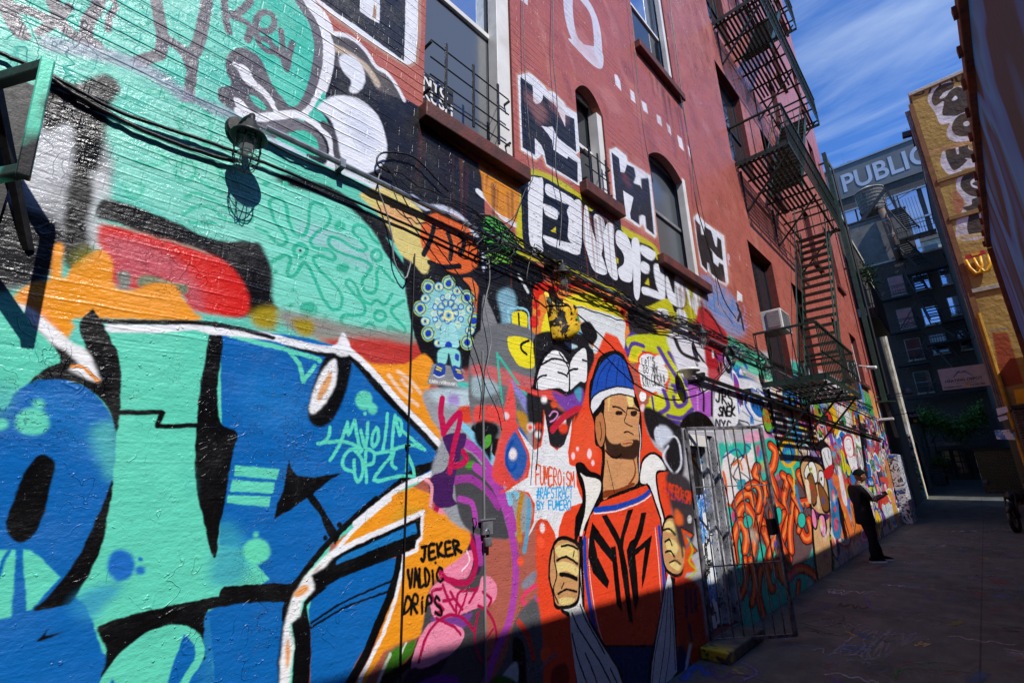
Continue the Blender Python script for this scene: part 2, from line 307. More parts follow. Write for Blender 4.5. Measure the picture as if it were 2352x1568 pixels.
# flower field
P('g', '#79dac6', [(-40, 20), (200, 60), (400, 120), (700, 210), (900, 290), (1060, 420), (1190, 580), (1280, 760), (1420, 900), (1560, 1080), (1620, 1250), (1590, 1440), (1400, 1450), (1000, 1400), (600, 1300), (310, 1150), (290, 860), (210, 680), (160, 560), (130, 380), (60, 160)], soft=18)
P('g', '#a5c3d0', [(560, 440), (900, 560), (1150, 720), (1100, 860), (800, 700), (520, 560)], soft=60, alpha=.6)
FG = '#39ba9b'
for st in ([(280, 350), (262, 280), (290, 245), (350, 240), (405, 300), (430, 440), (480, 540), (555, 555), (598, 470), (605, 340), (640, 275), (720, 300), (785, 380), (760, 470), (660, 540), (615, 610), (660, 665), (770, 680), (830, 735), (800, 770), (690, 730), (640, 760), (690, 850), (820, 980), (885, 1080), (870, 1180), (800, 1190), (720, 1090), (660, 950), (600, 830), (550, 795), (505, 870), (455, 912), (415, 880), (445, 770), (400, 730), (280, 785)],
           [(280, 350), (310, 440), (380, 530), (412, 600), (370, 640), (300, 600), (230, 530), (150, 495)],
           [(1200, 630), (1140, 570), (1090, 490), (1000, 470), (985, 530), (1060, 610), (1100, 660), (1060, 690), (960, 650), (870, 590), (785, 575), (780, 640), (880, 710), (1050, 765), (1140, 820), (1100, 890), (1060, 960), (1090, 1040), (1160, 1050), (1190, 980), (1185, 880), (1215, 830), (1270, 890), (1330, 955)],
           [(1190, 1390), (1130, 1310), (1050, 1355), (960, 1370), (885, 1310), (900, 1245), (1000, 1245), (1080, 1225), (1070, 1140), (980, 1050), (920, 970), (950, 935), (1005, 990), (1050, 1090), (1130, 1150), (1190, 1110), (1250, 1155), (1320, 1060)],
           [(1420, 1120), (1310, 1195), (1360, 1280), (1430, 1355), (1420, 1400), (1350, 1370), (1285, 1345), (1290, 1430)]):
    S('g', FG, 28, st)
O('g', FG, 528, 688, 58, 56, wid=34); O('g', FG, 1185, 730, 42, 48, wid=28); O('g', FG, 1215, 1250, 48, 44, wid=28); O('g', '#4a2a22', 528, 688, 12)
for x, y, a, b_ in ((870, 475, 50, 48), (895, 835, 60, 40), (600, 1195, 80, 66), (235, 112, 34, 24), (398, 110, 28, 26), (470, 1025, 18, 16), (310, 870, 24, 26), (745, 1272, 24, 26), (440, 1160, 20, 22), (1015, 840, 14, 18), (940, 405, 14, 14), (840, 310, 12, 12)):
    O('g', FG, x, y, a, b_, soft=6)
# band under the field: red, yellow, black mist
P('g', '#93908a', [(320, 1200), (700, 1260), (1000, 1340), (1480, 1400), (1500, 1480), (900, 1440), (500, 1400)], soft=50)
P('g', '#a8931c', [(100, 1220), (300, 1170), (340, 1260), (300, 1370), (140, 1340)], soft=40); P('g', '#a8931c', [(460, 1280), (640, 1300), (620, 1420), (520, 1400)], soft=30)
P('g', '#c03a34', [(640, 1420), (760, 1440), (960, 1430), (1200, 1440), (1500, 1490), (1760, 1560), (1760, 1680), (1560, 1700), (1100, 1720), (960, 1600), (800, 1520)], soft=36)
# machine panel ground: orange char, cream, black, green
P('g', '#17161a', [(1480, 380), (1900, 300), (2100, 500), (2500, 800), (2500, 1700), (1900, 2000), (1560, 1560), (1420, 900)], soft=10)
P('g', '#dccb80', [(1040, 200), (1250, 150), (1560, 330), (1640, 560), (1640, 820), (1590, 890), (1500, 800), (1380, 700), (1280, 480), (1150, 320)], soft=14)
P('g', '#e6a070', [(1180, 330), (1400, 290), (1560, 440), (1420, 480)], soft=40, alpha=.7)
S('g', '#c9d0e4', 60, [(1500, 240), (1620, 320), (1760, 330), (1900, 400), (2010, 520), (2100, 690), (2120, 850)], soft=26)
S('g', '#141316', 34, [(1600, 370), (1750, 360), (1900, 430), (2000, 560), (2060, 700), (2070, 850)])
P('g', '#e2672f', [(1640, 380), (1850, 380), (1980, 500), (2050, 660), (2060, 800), (1980, 870), (1850, 880), (1690, 800), (1590, 690), (1560, 520)], soft=6)
for st in ([(1680, 480), (1640, 620), (1590, 720)], [(1800, 540), (1830, 640), (1820, 760)], [(1900, 560), (1940, 620), (1910, 720)], [(1640, 790), (1760, 830), (1900, 820)]): S('g', '#131215', 42, st)
P('g', '#4cae3f', [(2110, 440), (2210, 430), (2352, 560), (2420, 700), (2250, 740), (2120, 640)]); P('g', '#9ed047', [(2120, 700), (2250, 740), (2352, 790), (2352, 830), (2200, 800)])
P('g', '#d9862a', [(2093, -30), (2100, -160), (2500, -20), (2500, 380), (2340, 400), (2200, 330), (2110, 220)], soft=6)
P('g', '#c96a2c', [(2150, 30), (2300, 60), (2330, 260), (2240, 200)], soft=40, alpha=.6)
S('g', WHT, 50, [(2060, 180), (2150, 260), (2250, 380), (2352, 450), (2400, 470)], soft=8)
P('g', '#e0713a', [(1930, 930), (2010, 930), (2080, 1040), (2095, 1180), (2080, 1380), (2020, 1300), (2020, 1100), (1990, 1000)])
P('g', '#6f9fb4', [(2200, 1100), (2352, 1000), (2420, 1400), (2300, 1450)], soft=50, alpha=.7)
P('g', '#86888c', [(2110, 1180), (2160, 1200), (2250, 1350), (2310, 1560), (2300, 1900), (2110, 1800)], soft=6)
# ------------------------------------------------------------------ the big turquoise, blue and black piece
P('D', TEAL, [(-500, 730), (30, 700), (160, 790), (250, 760), (500, 750), (760, 800), (820, 850), (1030, 1060), (760, 1250), (640, 1700), (-500, 1800)], sm=False)
P('i', BLUE, [(-500, 620), (0, 590), (120, 450), (250, 360), (400, 320), (560, 325), (750, 400), (880, 520), (960, 640), (1000, 780), (975, 1150), (905, 1540), (800, 1850), (640, 2150), (720, 2260), (800, 2420), (870, 2650), (920, 2750), (860, 3100), (-500, 3100)])
P('i', '#1a79c4', [(100, 500), (400, 420), (700, 520), (860, 760), (800, 1000), (600, 900), (300, 560)], soft=80, alpha=.5)
P('i', TEAL, [(780, 760), (1000, 700), (1020, 1100), (940, 1200), (860, 1040)], soft=60, alpha=.55)
P('i', '#3ba2ac', [(-60, 350), (120, 430), (60, 620), (-100, 640)], soft=60, alpha=.6)
for x, y, r_, s_ in ((280, 690, 150, 26), (330, 535, 52, 20), (10, 712, 66, 16)): O('i', TEAL, x, y, r_, r_ * .8, soft=s_)
P('i', BLK, [(285, -130), (420, -10), (500, 110), (510, 180), (470, 200), (360, 260), (240, 370), (330, 330), (500, 322), (650, 350), (790, 430), (900, 530), (965, 640), (1003, 780), (1030, 600), (1040, 320), (1015, 110), (950, -20), (880, -160), (820, -260), (780, -270), (680, -130), (740, 60), (600, 40), (430, -90)])
P('i', '#f3f4f8', [(160, -330), (330, -240), (560, -40), (640, 20), (760, 90), (850, 300), (855, 350), (780, 330), (620, 260), (600, 240), (690, 210), (600, 110), (470, 30), (330, -100)], soft=6)
S('i', '#e88a2c', [26] * 16, [(620, 215), (700, 215), (780, 280), (850, 345)], soft=14)
P('i', BLK, [(955, 1190), (968, 1260), (930, 1480), (870, 1780), (790, 1950), (740, 2050), (620, 2230), (575, 2268), (440, 2290), (290, 2315), (420, 2190), (560, 2020), (700, 1800), (800, 1600), (870, 1440), (930, 1280)])
P('i', BLK, [(270, 1040), (350, 975), (440, 1000), (475, 1070), (430, 1250), (385, 1450), (300, 1650), (200, 1728), (100, 1710), (58, 1610), (75, 1480), (130, 1330), (200, 1150)], soft=6)
P('i', TEAL, [(200, 1790), (265, 1788), (520, 2030), (390, 2170), (280, 2305), (230, 2308), (205, 1990)], sm=False)
P('i', TEAL, [(0, 1800), (-60, 1790), (135, 1795), (120, 2070), (90, 2375), (-300, 2430), (-300, 1700)], sm=False)
S('i', BLUE, 30, [(70, 1810), (-20, 2010), (-60, 2100)]); S('i', BLUE, 40, [(-200, 1690), (20, 1770)])
O('j', '#1f6ec4', 1040, 550, 122, 140, soft=14); O('j', '#1f6ec4', 1210, 600, 46, 40, soft=6); O('j', '#1f6ec4', 1210, 500, 20, 18)
P('j', '#2f8fc0', [(600, 880), (760, 760), (1000, 700), (1050, 760), (900, 900), (760, 1050), (640, 960)], soft=70, alpha=.75)
P('j', BLK, [(310, 1210), (400, 1110), (425, 1075), (385, 1160), (560, 1125), (345, 1205)], sm=False)
# black mid letter and its blue side
P('D', BLUE, [(505, 745), (560, 755), (700, 775), (795, 800), (865, 865), (935, 945), (1018, 1045), (1020, 1072), (930, 1108), (850, 1152), (780, 1215), (700, 1310), (655, 1400), (640, 1800), (300, 1800), (430, 1430), (500, 1390), (620, 1330), (560, 1260), (505, 1250), (510, 1050)], sm=False)
P('j', '#39a3bb', [(1880, 180), (2060, 250), (2150, 520), (2050, 720), (1800, 700), (1840, 450)], soft=80, alpha=.8)
P('j', '#2b86bd', [(1750, 1000), (2000, 1100), (2000, 1500), (1750, 1600)], soft=70, alpha=.6)
P('l', '#1c7cc8', [(100, 250), (500, 420), (560, 700), (200, 760), (0, 500)], soft=90, alpha=.45)
P('l', '#0c5598', [(900, 700), (1400, 760), (1600, 1000), (1200, 1200), (900, 1000)], soft=90, alpha=.4)
P('i', BLK, [(1825, -160), (1905, -130), (1912, 60), (1872, 380), (1878, 600), (1915, 720), (2042, 790), (2000, 980), (1930, 1400), (1888, 1620), (1855, 1855), (1800, 1760), (1745, 1500), (1690, 1250), (1678, 1000), (1700, 620), (1725, 400), (1780, 80)])
P('i', '#3fb0a8', [(1560, 1100), (1650, 1050), (1690, 1300), (1600, 1350)], soft=50, alpha=.2)
S('i', BLK, 42, [(1000, 612), (1200, 608), (1385, 610), (1388, 630), (1362, 715), (1400, 728), (1720, 722)])
S('l', TEAL, 40, [(-60, -50), (150, 5), (430, 75), (690, 155)]); O('l', TEAL, 695, 165, 22); S('l', TEAL, 36, [(430, 80), (520, 190), (555, 345), (590, 290), (655, 210)], sm=False)
# bars
for q in ([(-38, 1065), (350, 1098), (325, 1190), (-45, 1155)], [(-60, 1190), (310, 1213), (290, 1308), (-78, 1290)], [(-95, 1320), (275, 1335), (258, 1425), (-108, 1390)]): P('l', TEAL, q, sm=False)
# arrow
P('l', BLK, [(430, 1025), (455, 1100), (500, 1155), (640, 1170), (760, 1150), (890, 1130), (780, 1195), (640, 1310), (700, 1400), (790, 1540), (870, 1670), (830, 1750), (760, 1650), (690, 1480), (580, 1345), (440, 1450), (300, 1530), (330, 1400), (380, 1290)], sm=False)
O('k', BLK, 865, 205, 21, 25); O('k', BLK, 745, 315, 20, 23)
# black bands bottom
P('j', BLK, [(1930, 735), (2100, 722), (2352, 705), (2600, 720), (2700, 620), (2860, 440), (3000, 280), (3100, 140), (3300, -40), (3200, 200), (2900, 500), (2720, 700), (2560, 820), (2500, 870), (2200, 870), (1900, 910), (1790, 930), (1760, 1000), (1750, 1200), (1768, 1362), (1745, 1375), (1722, 1230), (1690, 1120), (1600, 1072), (1450, 1062), (1300, 1115), (1150, 1215), (1030, 1340), (930, 1460), (868, 1535), (905, 1400), (915, 1290), (870, 1180), (835, 1120), (850, 1075), (1000, 1015), (1400, 915), (1880, 818), (1895, 770)], sm=False)
S('j', TEAL, 78, [(880, 1600), (990, 1420), (1130, 1270), (1300, 1150), (1480, 1105), (1610, 1115), (1700, 1200), (1720, 1340), (1640, 1470), (1560, 1620)])
S('j', TEAL, 78, [(1510, 1130), (1450, 1350), (1390, 1640)]); P('j', TEAL, [(1060, 1360), (1160, 1310), (1180, 1640), (1110, 1640)], sm=False)
for x, y, a, b_ in ((1880, 1410, 42, 44), (1945, 1430, 20, 28), (1900, 1480, 26, 30), (2210, 430, 118, 112), (2203, 285, 22, 24)): O('j', '#63d9b4', x, y, a, b_, soft=10)
P('k', '#5fdcb4', [(820, 1380), (850, 1290), (920, 1262), (975, 1310), (960, 1400), (900, 1480), (880, 1600), (810, 1600), (830, 1480)]); O('k', '#5fdcb4', 780, 1480, 16, 22)
# orange ground right of the arrow
P('l', ORG, [(960, 60), (1080, 150), (1170, 190), (1400, 195), (1500, 160), (1600, 105), (1690, 230), (1640, 400), (1600, 500), (1650, 640), (1730, 760), (1750, 860), (1650, 760), (1400, 500), (1150, 230)], soft=12)
for st in ([(1290, 290), (1400, 430), (1540, 550)], [(1370, 260), (1470, 330), (1560, 440)], [(1400, 330), (1480, 420)]): S('l', '#f5d9c2', 34, st, soft=24, alpha=.8)
P('k', ORG, [(1250, -40), (1500, -120), (1660, -60), (1660, 60), (1740, 110), (1900, 150), (1975, 240), (1990, 350), (1900, 500), (1760, 600), (1660, 700), (1640, 850), (1640, 1080), (1560, 1160), (1400, 1220), (1250, 1290), (1050, 1620), (980, 1620), (1150, 1300), (1300, 900), (1390, 520), (1450, 440), (1530, 400), (1560, 330), (1600, 250), (1590, 90), (1400, 180), (1000, 350), (850, 430), (840, 360), (1000, 240)], sm=False, soft=5)
S('k', BLK, 60, [(1180, -20), (900, 230), (700, 440), (560, 620), (440, 800), (390, 1000)])
P('k', '#c9a02a', [(1380, 60), (1550, 40), (1560, 100), (1300, 220)], soft=40, alpha=.5)
# outlines of the arrow
P('l', BLK, [(1530, 1068), (1650, 1035), (1735, 985), (1762, 1060), (1620, 1120), (1400, 1240), (1150, 1430), (960, 1580), (990, 1500), (1250, 1290), (1420, 1150)], sm=False)
S('l', BLK, 76, [(430, 5), (640, 70), (820, 110), (960, 130), (1050, 210), (1200, 390), (1440, 640), (1620, 820), (1725, 940), (1748, 1020)], soft=18)
S('l', '#f1f3fa', 60, [(-1100, -60 - 60), (-700, -110), (-400, -130), (-200, -90), (200, -50), (440, 5), (640, 50), (800, 70), (900, 60), (990, 110), (1150, 260), (1400, 540), (1600, 745), (1740, 900), (1790, 1000)], soft=16)
S('l', '#f1f3fa', 46, [(1805, 990), (1775, 1050), (1790, 1085), (1700, 1120), (1560, 1180), (1400, 1250), (1150, 1440), (1000, 1570)], soft=10)
P('l', '#f1f3fa', [(800, 60), (870, 130), (930, 130), (960, 60), (930, -30), (890, -80), (850, 10)], soft=8)
S('e', BLK, 40, [(840, 1290), (1000, 1300), (1400, 1305), (1750, 1310), (1900, 1330), (2100, 1370), (2352, 1440)], soft=18)
P('l', BLK, [(760, 120), (860, 130), (965, 140), (955, 300), (890, 520), (800, 680), (700, 740), (620, 700), (592, 600), (640, 380), (700, 220)], soft=12)
P('l', '#f1f2f6', [(800, 158), (842, 175), (835, 350), (765, 500), (655, 615), (605, 585), (640, 430), (715, 260)], soft=12)
P('l', '#dfa26a', [(780, 265), (800, 262), (790, 350), (740, 450), (680, 515), (680, 440), (730, 340)], soft=14)
O('l', TEAL, 1075, 505, 74, 84, soft=14); O('l', TEAL, 1150, 580, 42, 48, soft=10); O('l', TEAL, 1085, 620, 16, 18)
for st in ([(785, 740), (770, 820), (720, 870), (680, 880)], [(680, 880), (850, 858), (1000, 890), (1060, 935)], [(785, 1020), (860, 900), (935, 695)], [(935, 695), (942, 800), (995, 680)], [(1000, 680), (1015, 800), (1050, 950)], [(1050, 765), (1090, 915), (1110, 700)],
           [(1185, 740), (1145, 820), (1158, 905), (1200, 840), (1195, 750)], [(1280, 620), (1265, 780), (1237, 950)], [(1315, 950), (1325, 800), (1342, 635)], [(1345, 640), (1385, 805), (1400, 700), (1365, 660)], [(1400, 760), (1500, 850), (1600, 930), (1480, 890), (1310, 935)],
           [(1060, 930), (960, 930), (895, 1010), (905, 1090), (980, 1120)], [(990, 1020), (1000, 1160), (1030, 1205), (1062, 1140), (1060, 1020), (1000, 940)], [(1100, 1210), (1092, 950), (1160, 955), (1160, 1040), (1112, 1060)], [(1180, 965), (1320, 960), (1160, 1190), (1400, 1155), (1505, 1165)], [(1335, 950), (1315, 1050), (1350, 1090)], [(1460, 990), (1500, 1090), (1510, 1165)], [(1450, 1010), (1442, 1110)]):
    S('l', '#5fdcc2', 32, st)
# second arrow-letter below
P('k', '#0f66b4', [(650, 720), (900, 560), (1400, 480), (1340, 700), (1230, 1000), (1000, 1400), (900, 1620), (610, 1620), (620, 1200), (600, 950)], sm=False)
P('k', '#0f66b4', [(0, 880), (380, 870), (360, 1100), (330, 1620), (-200, 1620), (-260, 940)], sm=False)
P('k', BLK, [(1562, 140), (1400, 205), (900, 430), (760, 520), (620, 650), (640, 760), (700, 760), (900, 650), (1345, 480), (1520, 400), (1530, 330), (1575, 280)], sm=False)
P('k', '#1a77bd', [(835, 520), (900, 470), (1520, 185), (1535, 275), (1200, 400), (840, 550)], sm=False)
P('k', BLK, [(650, 740), (560, 870), (540, 970), (455, 1050), (480, 1250), (450, 1620), (600, 1620), (620, 1250), (612, 1080), (580, 900), (650, 830), (760, 740)], sm=False)
S('k', BLK, [70, 74, 80, 90, 100, 110] + [90] * 16, [(1380, 480), (1345, 700), (1240, 960), (1090, 1320), (980, 1520), (930, 1640)], soft=6)
P('k', BLK, [(440, 850), (400, 920), (365, 1100), (330, 1400), (340, 1620), (370, 1620), (370, 1200), (420, 1000)], sm=False, soft=8)
P('k', '#f4f4f6', [(860, 375), (720, 490), (560, 660), (480, 790), (430, 910), (385, 1100), (355, 1400), (350, 1620), (425, 1620), (472, 1250), (440, 1060), (530, 980), (540, 870), (652, 760), (622, 640), (750, 560), (840, 440)], sm=False, soft=10)
P('k', '#eea05a', [(560, 720), (605, 755), (520, 820), (470, 800)], soft=14); P('k', '#eea05a', [(420, 1180), (440, 1300), (412, 1450), (400, 1330)], soft=12); P('k', '#b7a58e', [(650, 590), (720, 540), (660, 610)], soft=6)
S('k', '#f1f3fa', 50, [(820, 455), (1000, 355), (1400, 180), (1588, 95), (1580, 200), (1585, 305)], sm=False, soft=10)
S('k', '#f1f3fa', 40, [(1585, 310), (1538, 345), (1530, 420), (1420, 470), (1402, 600), (1345, 850), (1240, 1150), (1060, 1500), (1010, 1620)], sm=False, soft=10)
S('k', '#f1f3fa', 40, [(-0 + 860, 400), (1000, 235), (1300, -20)], soft=10)
S('k', BLK, 20, [(620, 1050), (900, 870), (1310, 690)]); S('k', BLK, 20, [(620, 1088), (900, 922), (1280, 780)])
S('k', '#f6e9d8', 28, [(1640, 130), (1632, 310)], soft=10); S('k', '#f6e9d8', 26, [(1692, 170), (1682, 280)], soft=10); S('k', '#f6e9d8', 30, [(1738, 185), (1740, 240)], soft=10)
# foot of the orange field
P('k', '#14130f', [(1270, 1470), (1420, 1400), (1500, 1280), (1545, 1180), (1520, 1400), (1400, 1620), (1180, 1620)], soft=8)
P('k', '#3f7a20', [(1280, 1310), (1450, 1220), (1520, 1195), (1500, 1290), (1400, 1400), (1260, 1475)], soft=18); S('k', '#cfd2c4', 34, [(1300, 1320), (1230, 1480), (1180, 1620)], soft=20)
S('k', '#d8dcd0', 20, [(1440, 1220), (1390, 1330)], soft=12)
# pink and crimson on the grey panel
P('k', '#4a484b', [(1640, 760), (2120, 500), (2120, 1700), (1180, 1700), (1500, 1400), (1560, 1180)], sm=False, soft=10)
P('k', '#3b2142', [(1650, -200), (1960, -260), (2080, 300), (2090, 560), (2000, 600), (1700, 60)], soft=10)
S('k', '#a83f9e', 80, [(1900, -60), (2010, 60), (2060, 300), (2080, 520)], soft=8)
P('k', '#f08bab', [(1800, 560), (1990, 420), (2020, 500), (1960, 660), (1790, 660), (1750, 610)])
S('k', '#bb1550', 60, [(1740, 610), (1780, 670), (1960, 705), (2040, 560), (2020, 400), (1950, 200)])
P('k', '#f08bab', [(1722, 110), (1745, 45), (1900, 45), (1945, 90), (1950, 170), (1880, 160)]); S('k', '#bb1550', 56, [(1690, 100), (1740, 10), (1910, 5), (1970, 80), (1968, 200), (1985, 330)])
S('k', '#fbe4ea', 20, [(1885, 90), (1915, 160)]); S('k', '#fbe4ea', 16, [(1960, 430), (1985, 510), (1920, 600)])
P('k', ORG, [(1600, 100), (1740, 110), (1900, 150), (1975, 240), (1990, 350), (1900, 490), (1760, 560), (1600, 560)], soft=6)
P('k', '#f08bab', [(1640, 780), (1750, 690), (1900, 760), (2050, 780), (2090, 650), (2180, 665), (2225, 770), (2180, 880), (2050, 920), (1900, 980), (1700, 1015), (1645, 900)])
P('k', '#7a3f93', [(1640, 1020), (1900, 990), (2010, 960), (1960, 1060), (1900, 1090)], soft=10)
P('k', '#ef8fae', [(1660, 1040), (1820, 1055), (1930, 1100), (1925, 1200), (1800, 1340), (1560, 1450), (1480, 1430), (1545, 1200)])
P('k', '#2a1c33', [(1480, 1440), (1600, 1440), (1800, 1340), (1700, 1500), (1500, 1640), (1380, 1640)], soft=14)
P('k', '#7d2a96', [(1500, 1600), (1700, 1500), (1880, 1520), (1860, 1660), (1500, 1660)], soft=16)
for w_, st in ((30, [(1742, 755), (1660, 780), (1690, 870), (1760, 930), (1690, 965)]), (28, [(1755, 720), (1790, 820), (1855, 940)]), (28, [(1760, 860), (1850, 840)]), (28, [(1820, 780), (1870, 860), (1925, 930)]), (28, [(1870, 960), (1885, 800), (1960, 770), (1940, 860), (1895, 960)]), (28, [(2060, 740), (1985, 870)]), (28, [(1990, 760), (2050, 770)]), (28, [(2100, 780), (2170, 840), (2150, 900)]),
               (30, [(1550, 1380), (1620, 1150), (1760, 1000), (1900, 990), (2020, 1110)]), (26, [(1700, 1010), (1850, 1080), (1910, 1150)]), (30, [(2060, 960), (2030, 1180), (2090, 1370), (2190, 1310), (2215, 1120), (2150, 960), (2060, 900)]), (20, [(2120, 1060), (2110, 1200)]), (20, [(2190, 1100), (2110, 1210)])):
    S('k', '#b3134a', w_, st)
TXT('k', BLK, 32, 'JEKER', (1565, 515), (1935, 440), (1565, 400), (1905, 330), jit=.07)
TXT('k', BLK, 28, 'VALDi', (1460, 745), (1700, 715), (1455, 600), (1690, 570), jit=.06, gap=.12); TXT('k', BLK, 28, 'C', (1705, 695), (1775, 690), (1700, 575), (1775, 575)); O('k', BLK, 1692, 530, 12)
TXT('k', BLK, 28, 'DRi', (1415, 965), (1610, 965), (1440, 825), (1610, 815), jit=.06, gap=.1); TXT('k', BLK, 28, 'PS', (1600, 940), (1780, 1000), (1620, 820), (1740, 830), jit=.06)
# sticker with the eyed flower on legs
P('l', '#8a8c90', [(1660, 195), (1730, 190), (1935, 235), (2015, 410), (1900, 398), (1620, 365)], sm=False)
C1, C2, C3, C4 = '#a6dfe0', '#2b4fb8', '#b9d94a', '#efe79a'
O('g', '#2c3f7c', 1800, 1235, 232, 262); O('g', '#8fd0d6', 1800, 1235, 222, 252)
for k_ in range(16):
    a_ = k_ / 16 * 2 * math.pi; O('g', '#3a63b8' if k_ % 2 else '#e9e7b0', 1800 + 120 * math.cos(a_), 1225 + 140 * math.sin(a_), 26, 30); O('g', C1, 1800 + 120 * math.cos(a_), 1225 + 140 * math.sin(a_), 18, 20)
for k_ in range(9):
    a_ = k_ / 9 * 2 * math.pi + .2; O('g', '#2f4fae', 1800 + 66 * math.cos(a_), 1210 + 74 * math.sin(a_), 28, 32, wid=8); O('g', '#d7e6b0', 1800 + 66 * math.cos(a_), 1210 + 74 * math.sin(a_), 12, 14)
for x, y in ((1630, 1002), (1805, 970), (1965, 1092), (2022, 1290), (1965, 1478), (1805, 1500), (1630, 1402), (1560, 1185)):
    O('g', C3, x, y, 60, 68); O('g', C2, x, y, 52, 59); O('g', C1, x, y, 44, 50); O('g', C3, x, y, 38, 42); O('g', '#1c3fc0', x, y, 27, 31)
for x, y in ((1722, 1000), (1880, 1035), (1605, 1100), (1995, 1190), (1990, 1375), (1605, 1295), (1720, 1480)):
    O('g', '#245098', x, y, 44, 42); O('g', '#8ed3dc', x, y, 38, 37); O('g', C4, x, y, 32, 24); O('g', '#79b6c4', x, y, 15, 20); O('g', '#1c3fa0', x, y, 8, 11)
O('g', C4, 1805, 1245, 44, 48); O('g', '#7fb9c8', 1805, 1245, 26, 30); O('g', '#2244a8', 1805, 1245, 12, 15)
P('g', '#9fdde0', [(1740, 1400), (1760, 1300), (1800, 1330), (1850, 1300), (1880, 1420), (1890, 1520), (1740, 1520)]); O('g', '#1c3fc0', 1805, 1505, 30, 34)
P('l', '#2b4a60', [(1725, 60), (1895, 70), (1915, 240), (1830, 240), (1805, 110), (1790, 200), (1700, 200)]); P('l', '#8edbd6', [(1732, 64), (1888, 74), (1900, 226), (1842, 226), (1808, 95), (1780, 190), (1712, 184)]); P('l', '#2b50bb', [(1865, 105), (1893, 120), (1890, 165), (1862, 150)])
for q in ([(1710, 185), (1775, 205), (1765, 290), (1690, 295), (1672, 270)], [(1835, 215), (1900, 225), (1935, 300), (1925, 335), (1860, 310)]): P('l', '#2743a4', q); 
for q in ([(1705, 215), (1745, 235)], [(1700, 235), (1738, 252)], [(1870, 240), (1905, 250)], [(1880, 262), (1912, 272)]): S('l', '#ece23a', 12, q)
S('l', '#f0f2f6', 9, [(1675, 285), (1720, 305), (1770, 290)]); S('l', '#f0f2f6', 9, [(1850, 312), (1890, 335), (1935, 325)])
TXT('l', '#f2f2f2', 6, 'CARNiVOROUSFLORA', (1640, 352), (1950, 388), (1640, 328), (1945, 362), jit=.02)
# ground between the panel seams and to its right
P('l', '#9b9fa6', [(1600, 420), (2040, 430), (2200, 330), (2352, 200), (2500, 600), (2500, 1600), (1900, 1600), (1660, 1180), (1740, 830), (1650, 650)], soft=20)
P('l', '#bcd2dc', [(1640, 440), (1900, 400), (2100, 430), (2060, 540), (1800, 560)], soft=40); P('l', '#a88fd0', [(1800, 470), (1880, 460), (1900, 540), (1810, 540)], soft=30)
S('l', '#58c9bd', 46, [(1900, 370), (2100, 400), (2190, 500)], soft=16); P('l', '#c6645e', [(1930, 250), (2080, 240), (2200, 300), (2352, 380), (2352, 440), (2100, 380), (1960, 330)], soft=34, alpha=.85)
P('l', '#dd4629', [(1890, 570), (2080, 560), (2240, 680), (2260, 800), (2180, 1000), (2050, 720), (1930, 700)], soft=16)
P('l', '#141316', [(2000, 740), (2080, 690), (2250, 700), (2250, 760), (2200, 1000), (2160, 980), (2180, 790), (2050, 810)], soft=8)
P('l', '#eceff2', [(2090, 820), (2170, 800), (2180, 900), (2160, 960)]); P('l', '#4da82c', [(2110, 840), (2168, 820), (2150, 900), (2110, 900)])
P('l', '#4a4a4e', [(1860, 1000), (2000, 960), (2200, 1250), (2300, 1568), (2300, 1700), (1950, 1600), (1850, 1200)], soft=16)
S('l', '#b247ad', 86, [(1900, 850), (2040, 930), (2160, 1080), (2260, 1280), (2330, 1450), (2370, 1600)], soft=6)
S('l', '#a03c9c', 70, [(1850, 1200), (2000, 1180), (2150, 1300), (2230, 1420)], soft=6); P('l', '#4a9a30', [(1950, 1040), (2030, 1030), (2020, 1090), (1960, 1090)], soft=10)
S('l', '#85cbe6', 62, [(1900, 700), (2040, 830), (2150, 960), (2300, 1180), (2400, 1330)], soft=8)
P('l', '#47205c', [(1755, 820), (1930, 785), (1955, 850), (1880, 1080), (1840, 1330), (1880, 1400), (1700, 1420), (1650, 1180), (1770, 1110), (1812, 990)])
S('l', '#f0a0b0', 36, [(1610, 1190), (1660, 1250), (1650, 1420)])
for st in ([(1752, 490), (1738, 620), (1765, 780)], [(1775, 760), (1890, 615), (1900, 700), (1850, 900), (1815, 1120)], [(1930, 950), (1960, 1010), (1915, 1055), (1820, 1075)], [(1760, 790), (1750, 660)]): S('l', '#c4174f', 58, st); 
S('l', '#b247ad', 60, [(1900, 1350), (2010, 1400), (2040, 1568)])
S('m', '#b247ad', 90, [(-20, 1080), (120, 1200), (220, 1400), (280, 1600), (320, 1850), (320, 2100), (270, 2400), (170, 2640), (60, 2950)], soft=6)
S('m', '#85cbe6', 70, [(-40, 820), (60, 930), (160, 1080), (250, 1260), (280, 1380)], soft=6)
# ------------------------------------------------------------------ far part of the wall (5 m to 22 m)
rr = random.Random(21)
PAL = ['#e7e7ec', '#d8322c', '#1f6fc4', '#f2c41e', '#2fb4a0', '#ee6a2c', '#19191c', '#7a3fa6', '#e86ab0', '#6fae30', '#f3f3f5', '#101012', '#4a4b52', '#3b9be0', '#c0242a', '#f0d8c0']
def wl(col, wid, pts, soft=0, alpha=1, poly=False):
    W = np.array(pts, float)
    W = smooth(W, poly, 4)
    for t in TILES:
        (t.poly(W, lin(col), soft, alpha) if poly else t.line(W, lin(col), wid, soft, alpha))
def blob(y, z, a, b_, col, soft=.02, alpha=1):
    n = 9; wl(col, 0, [(y + a * rr.uniform(.7, 1.2) * math.cos(i / n * 6.283), z + b_ * rr.uniform(.7, 1.2) * math.sin(i / n * 6.283)) for i in range(n)], soft, alpha, True)
wl('#b9b6bd', 0, [(6.0, -.3), (22.4, -.3), (22.4, 3.7), (6.0, 3.25)], .05, 1, True)
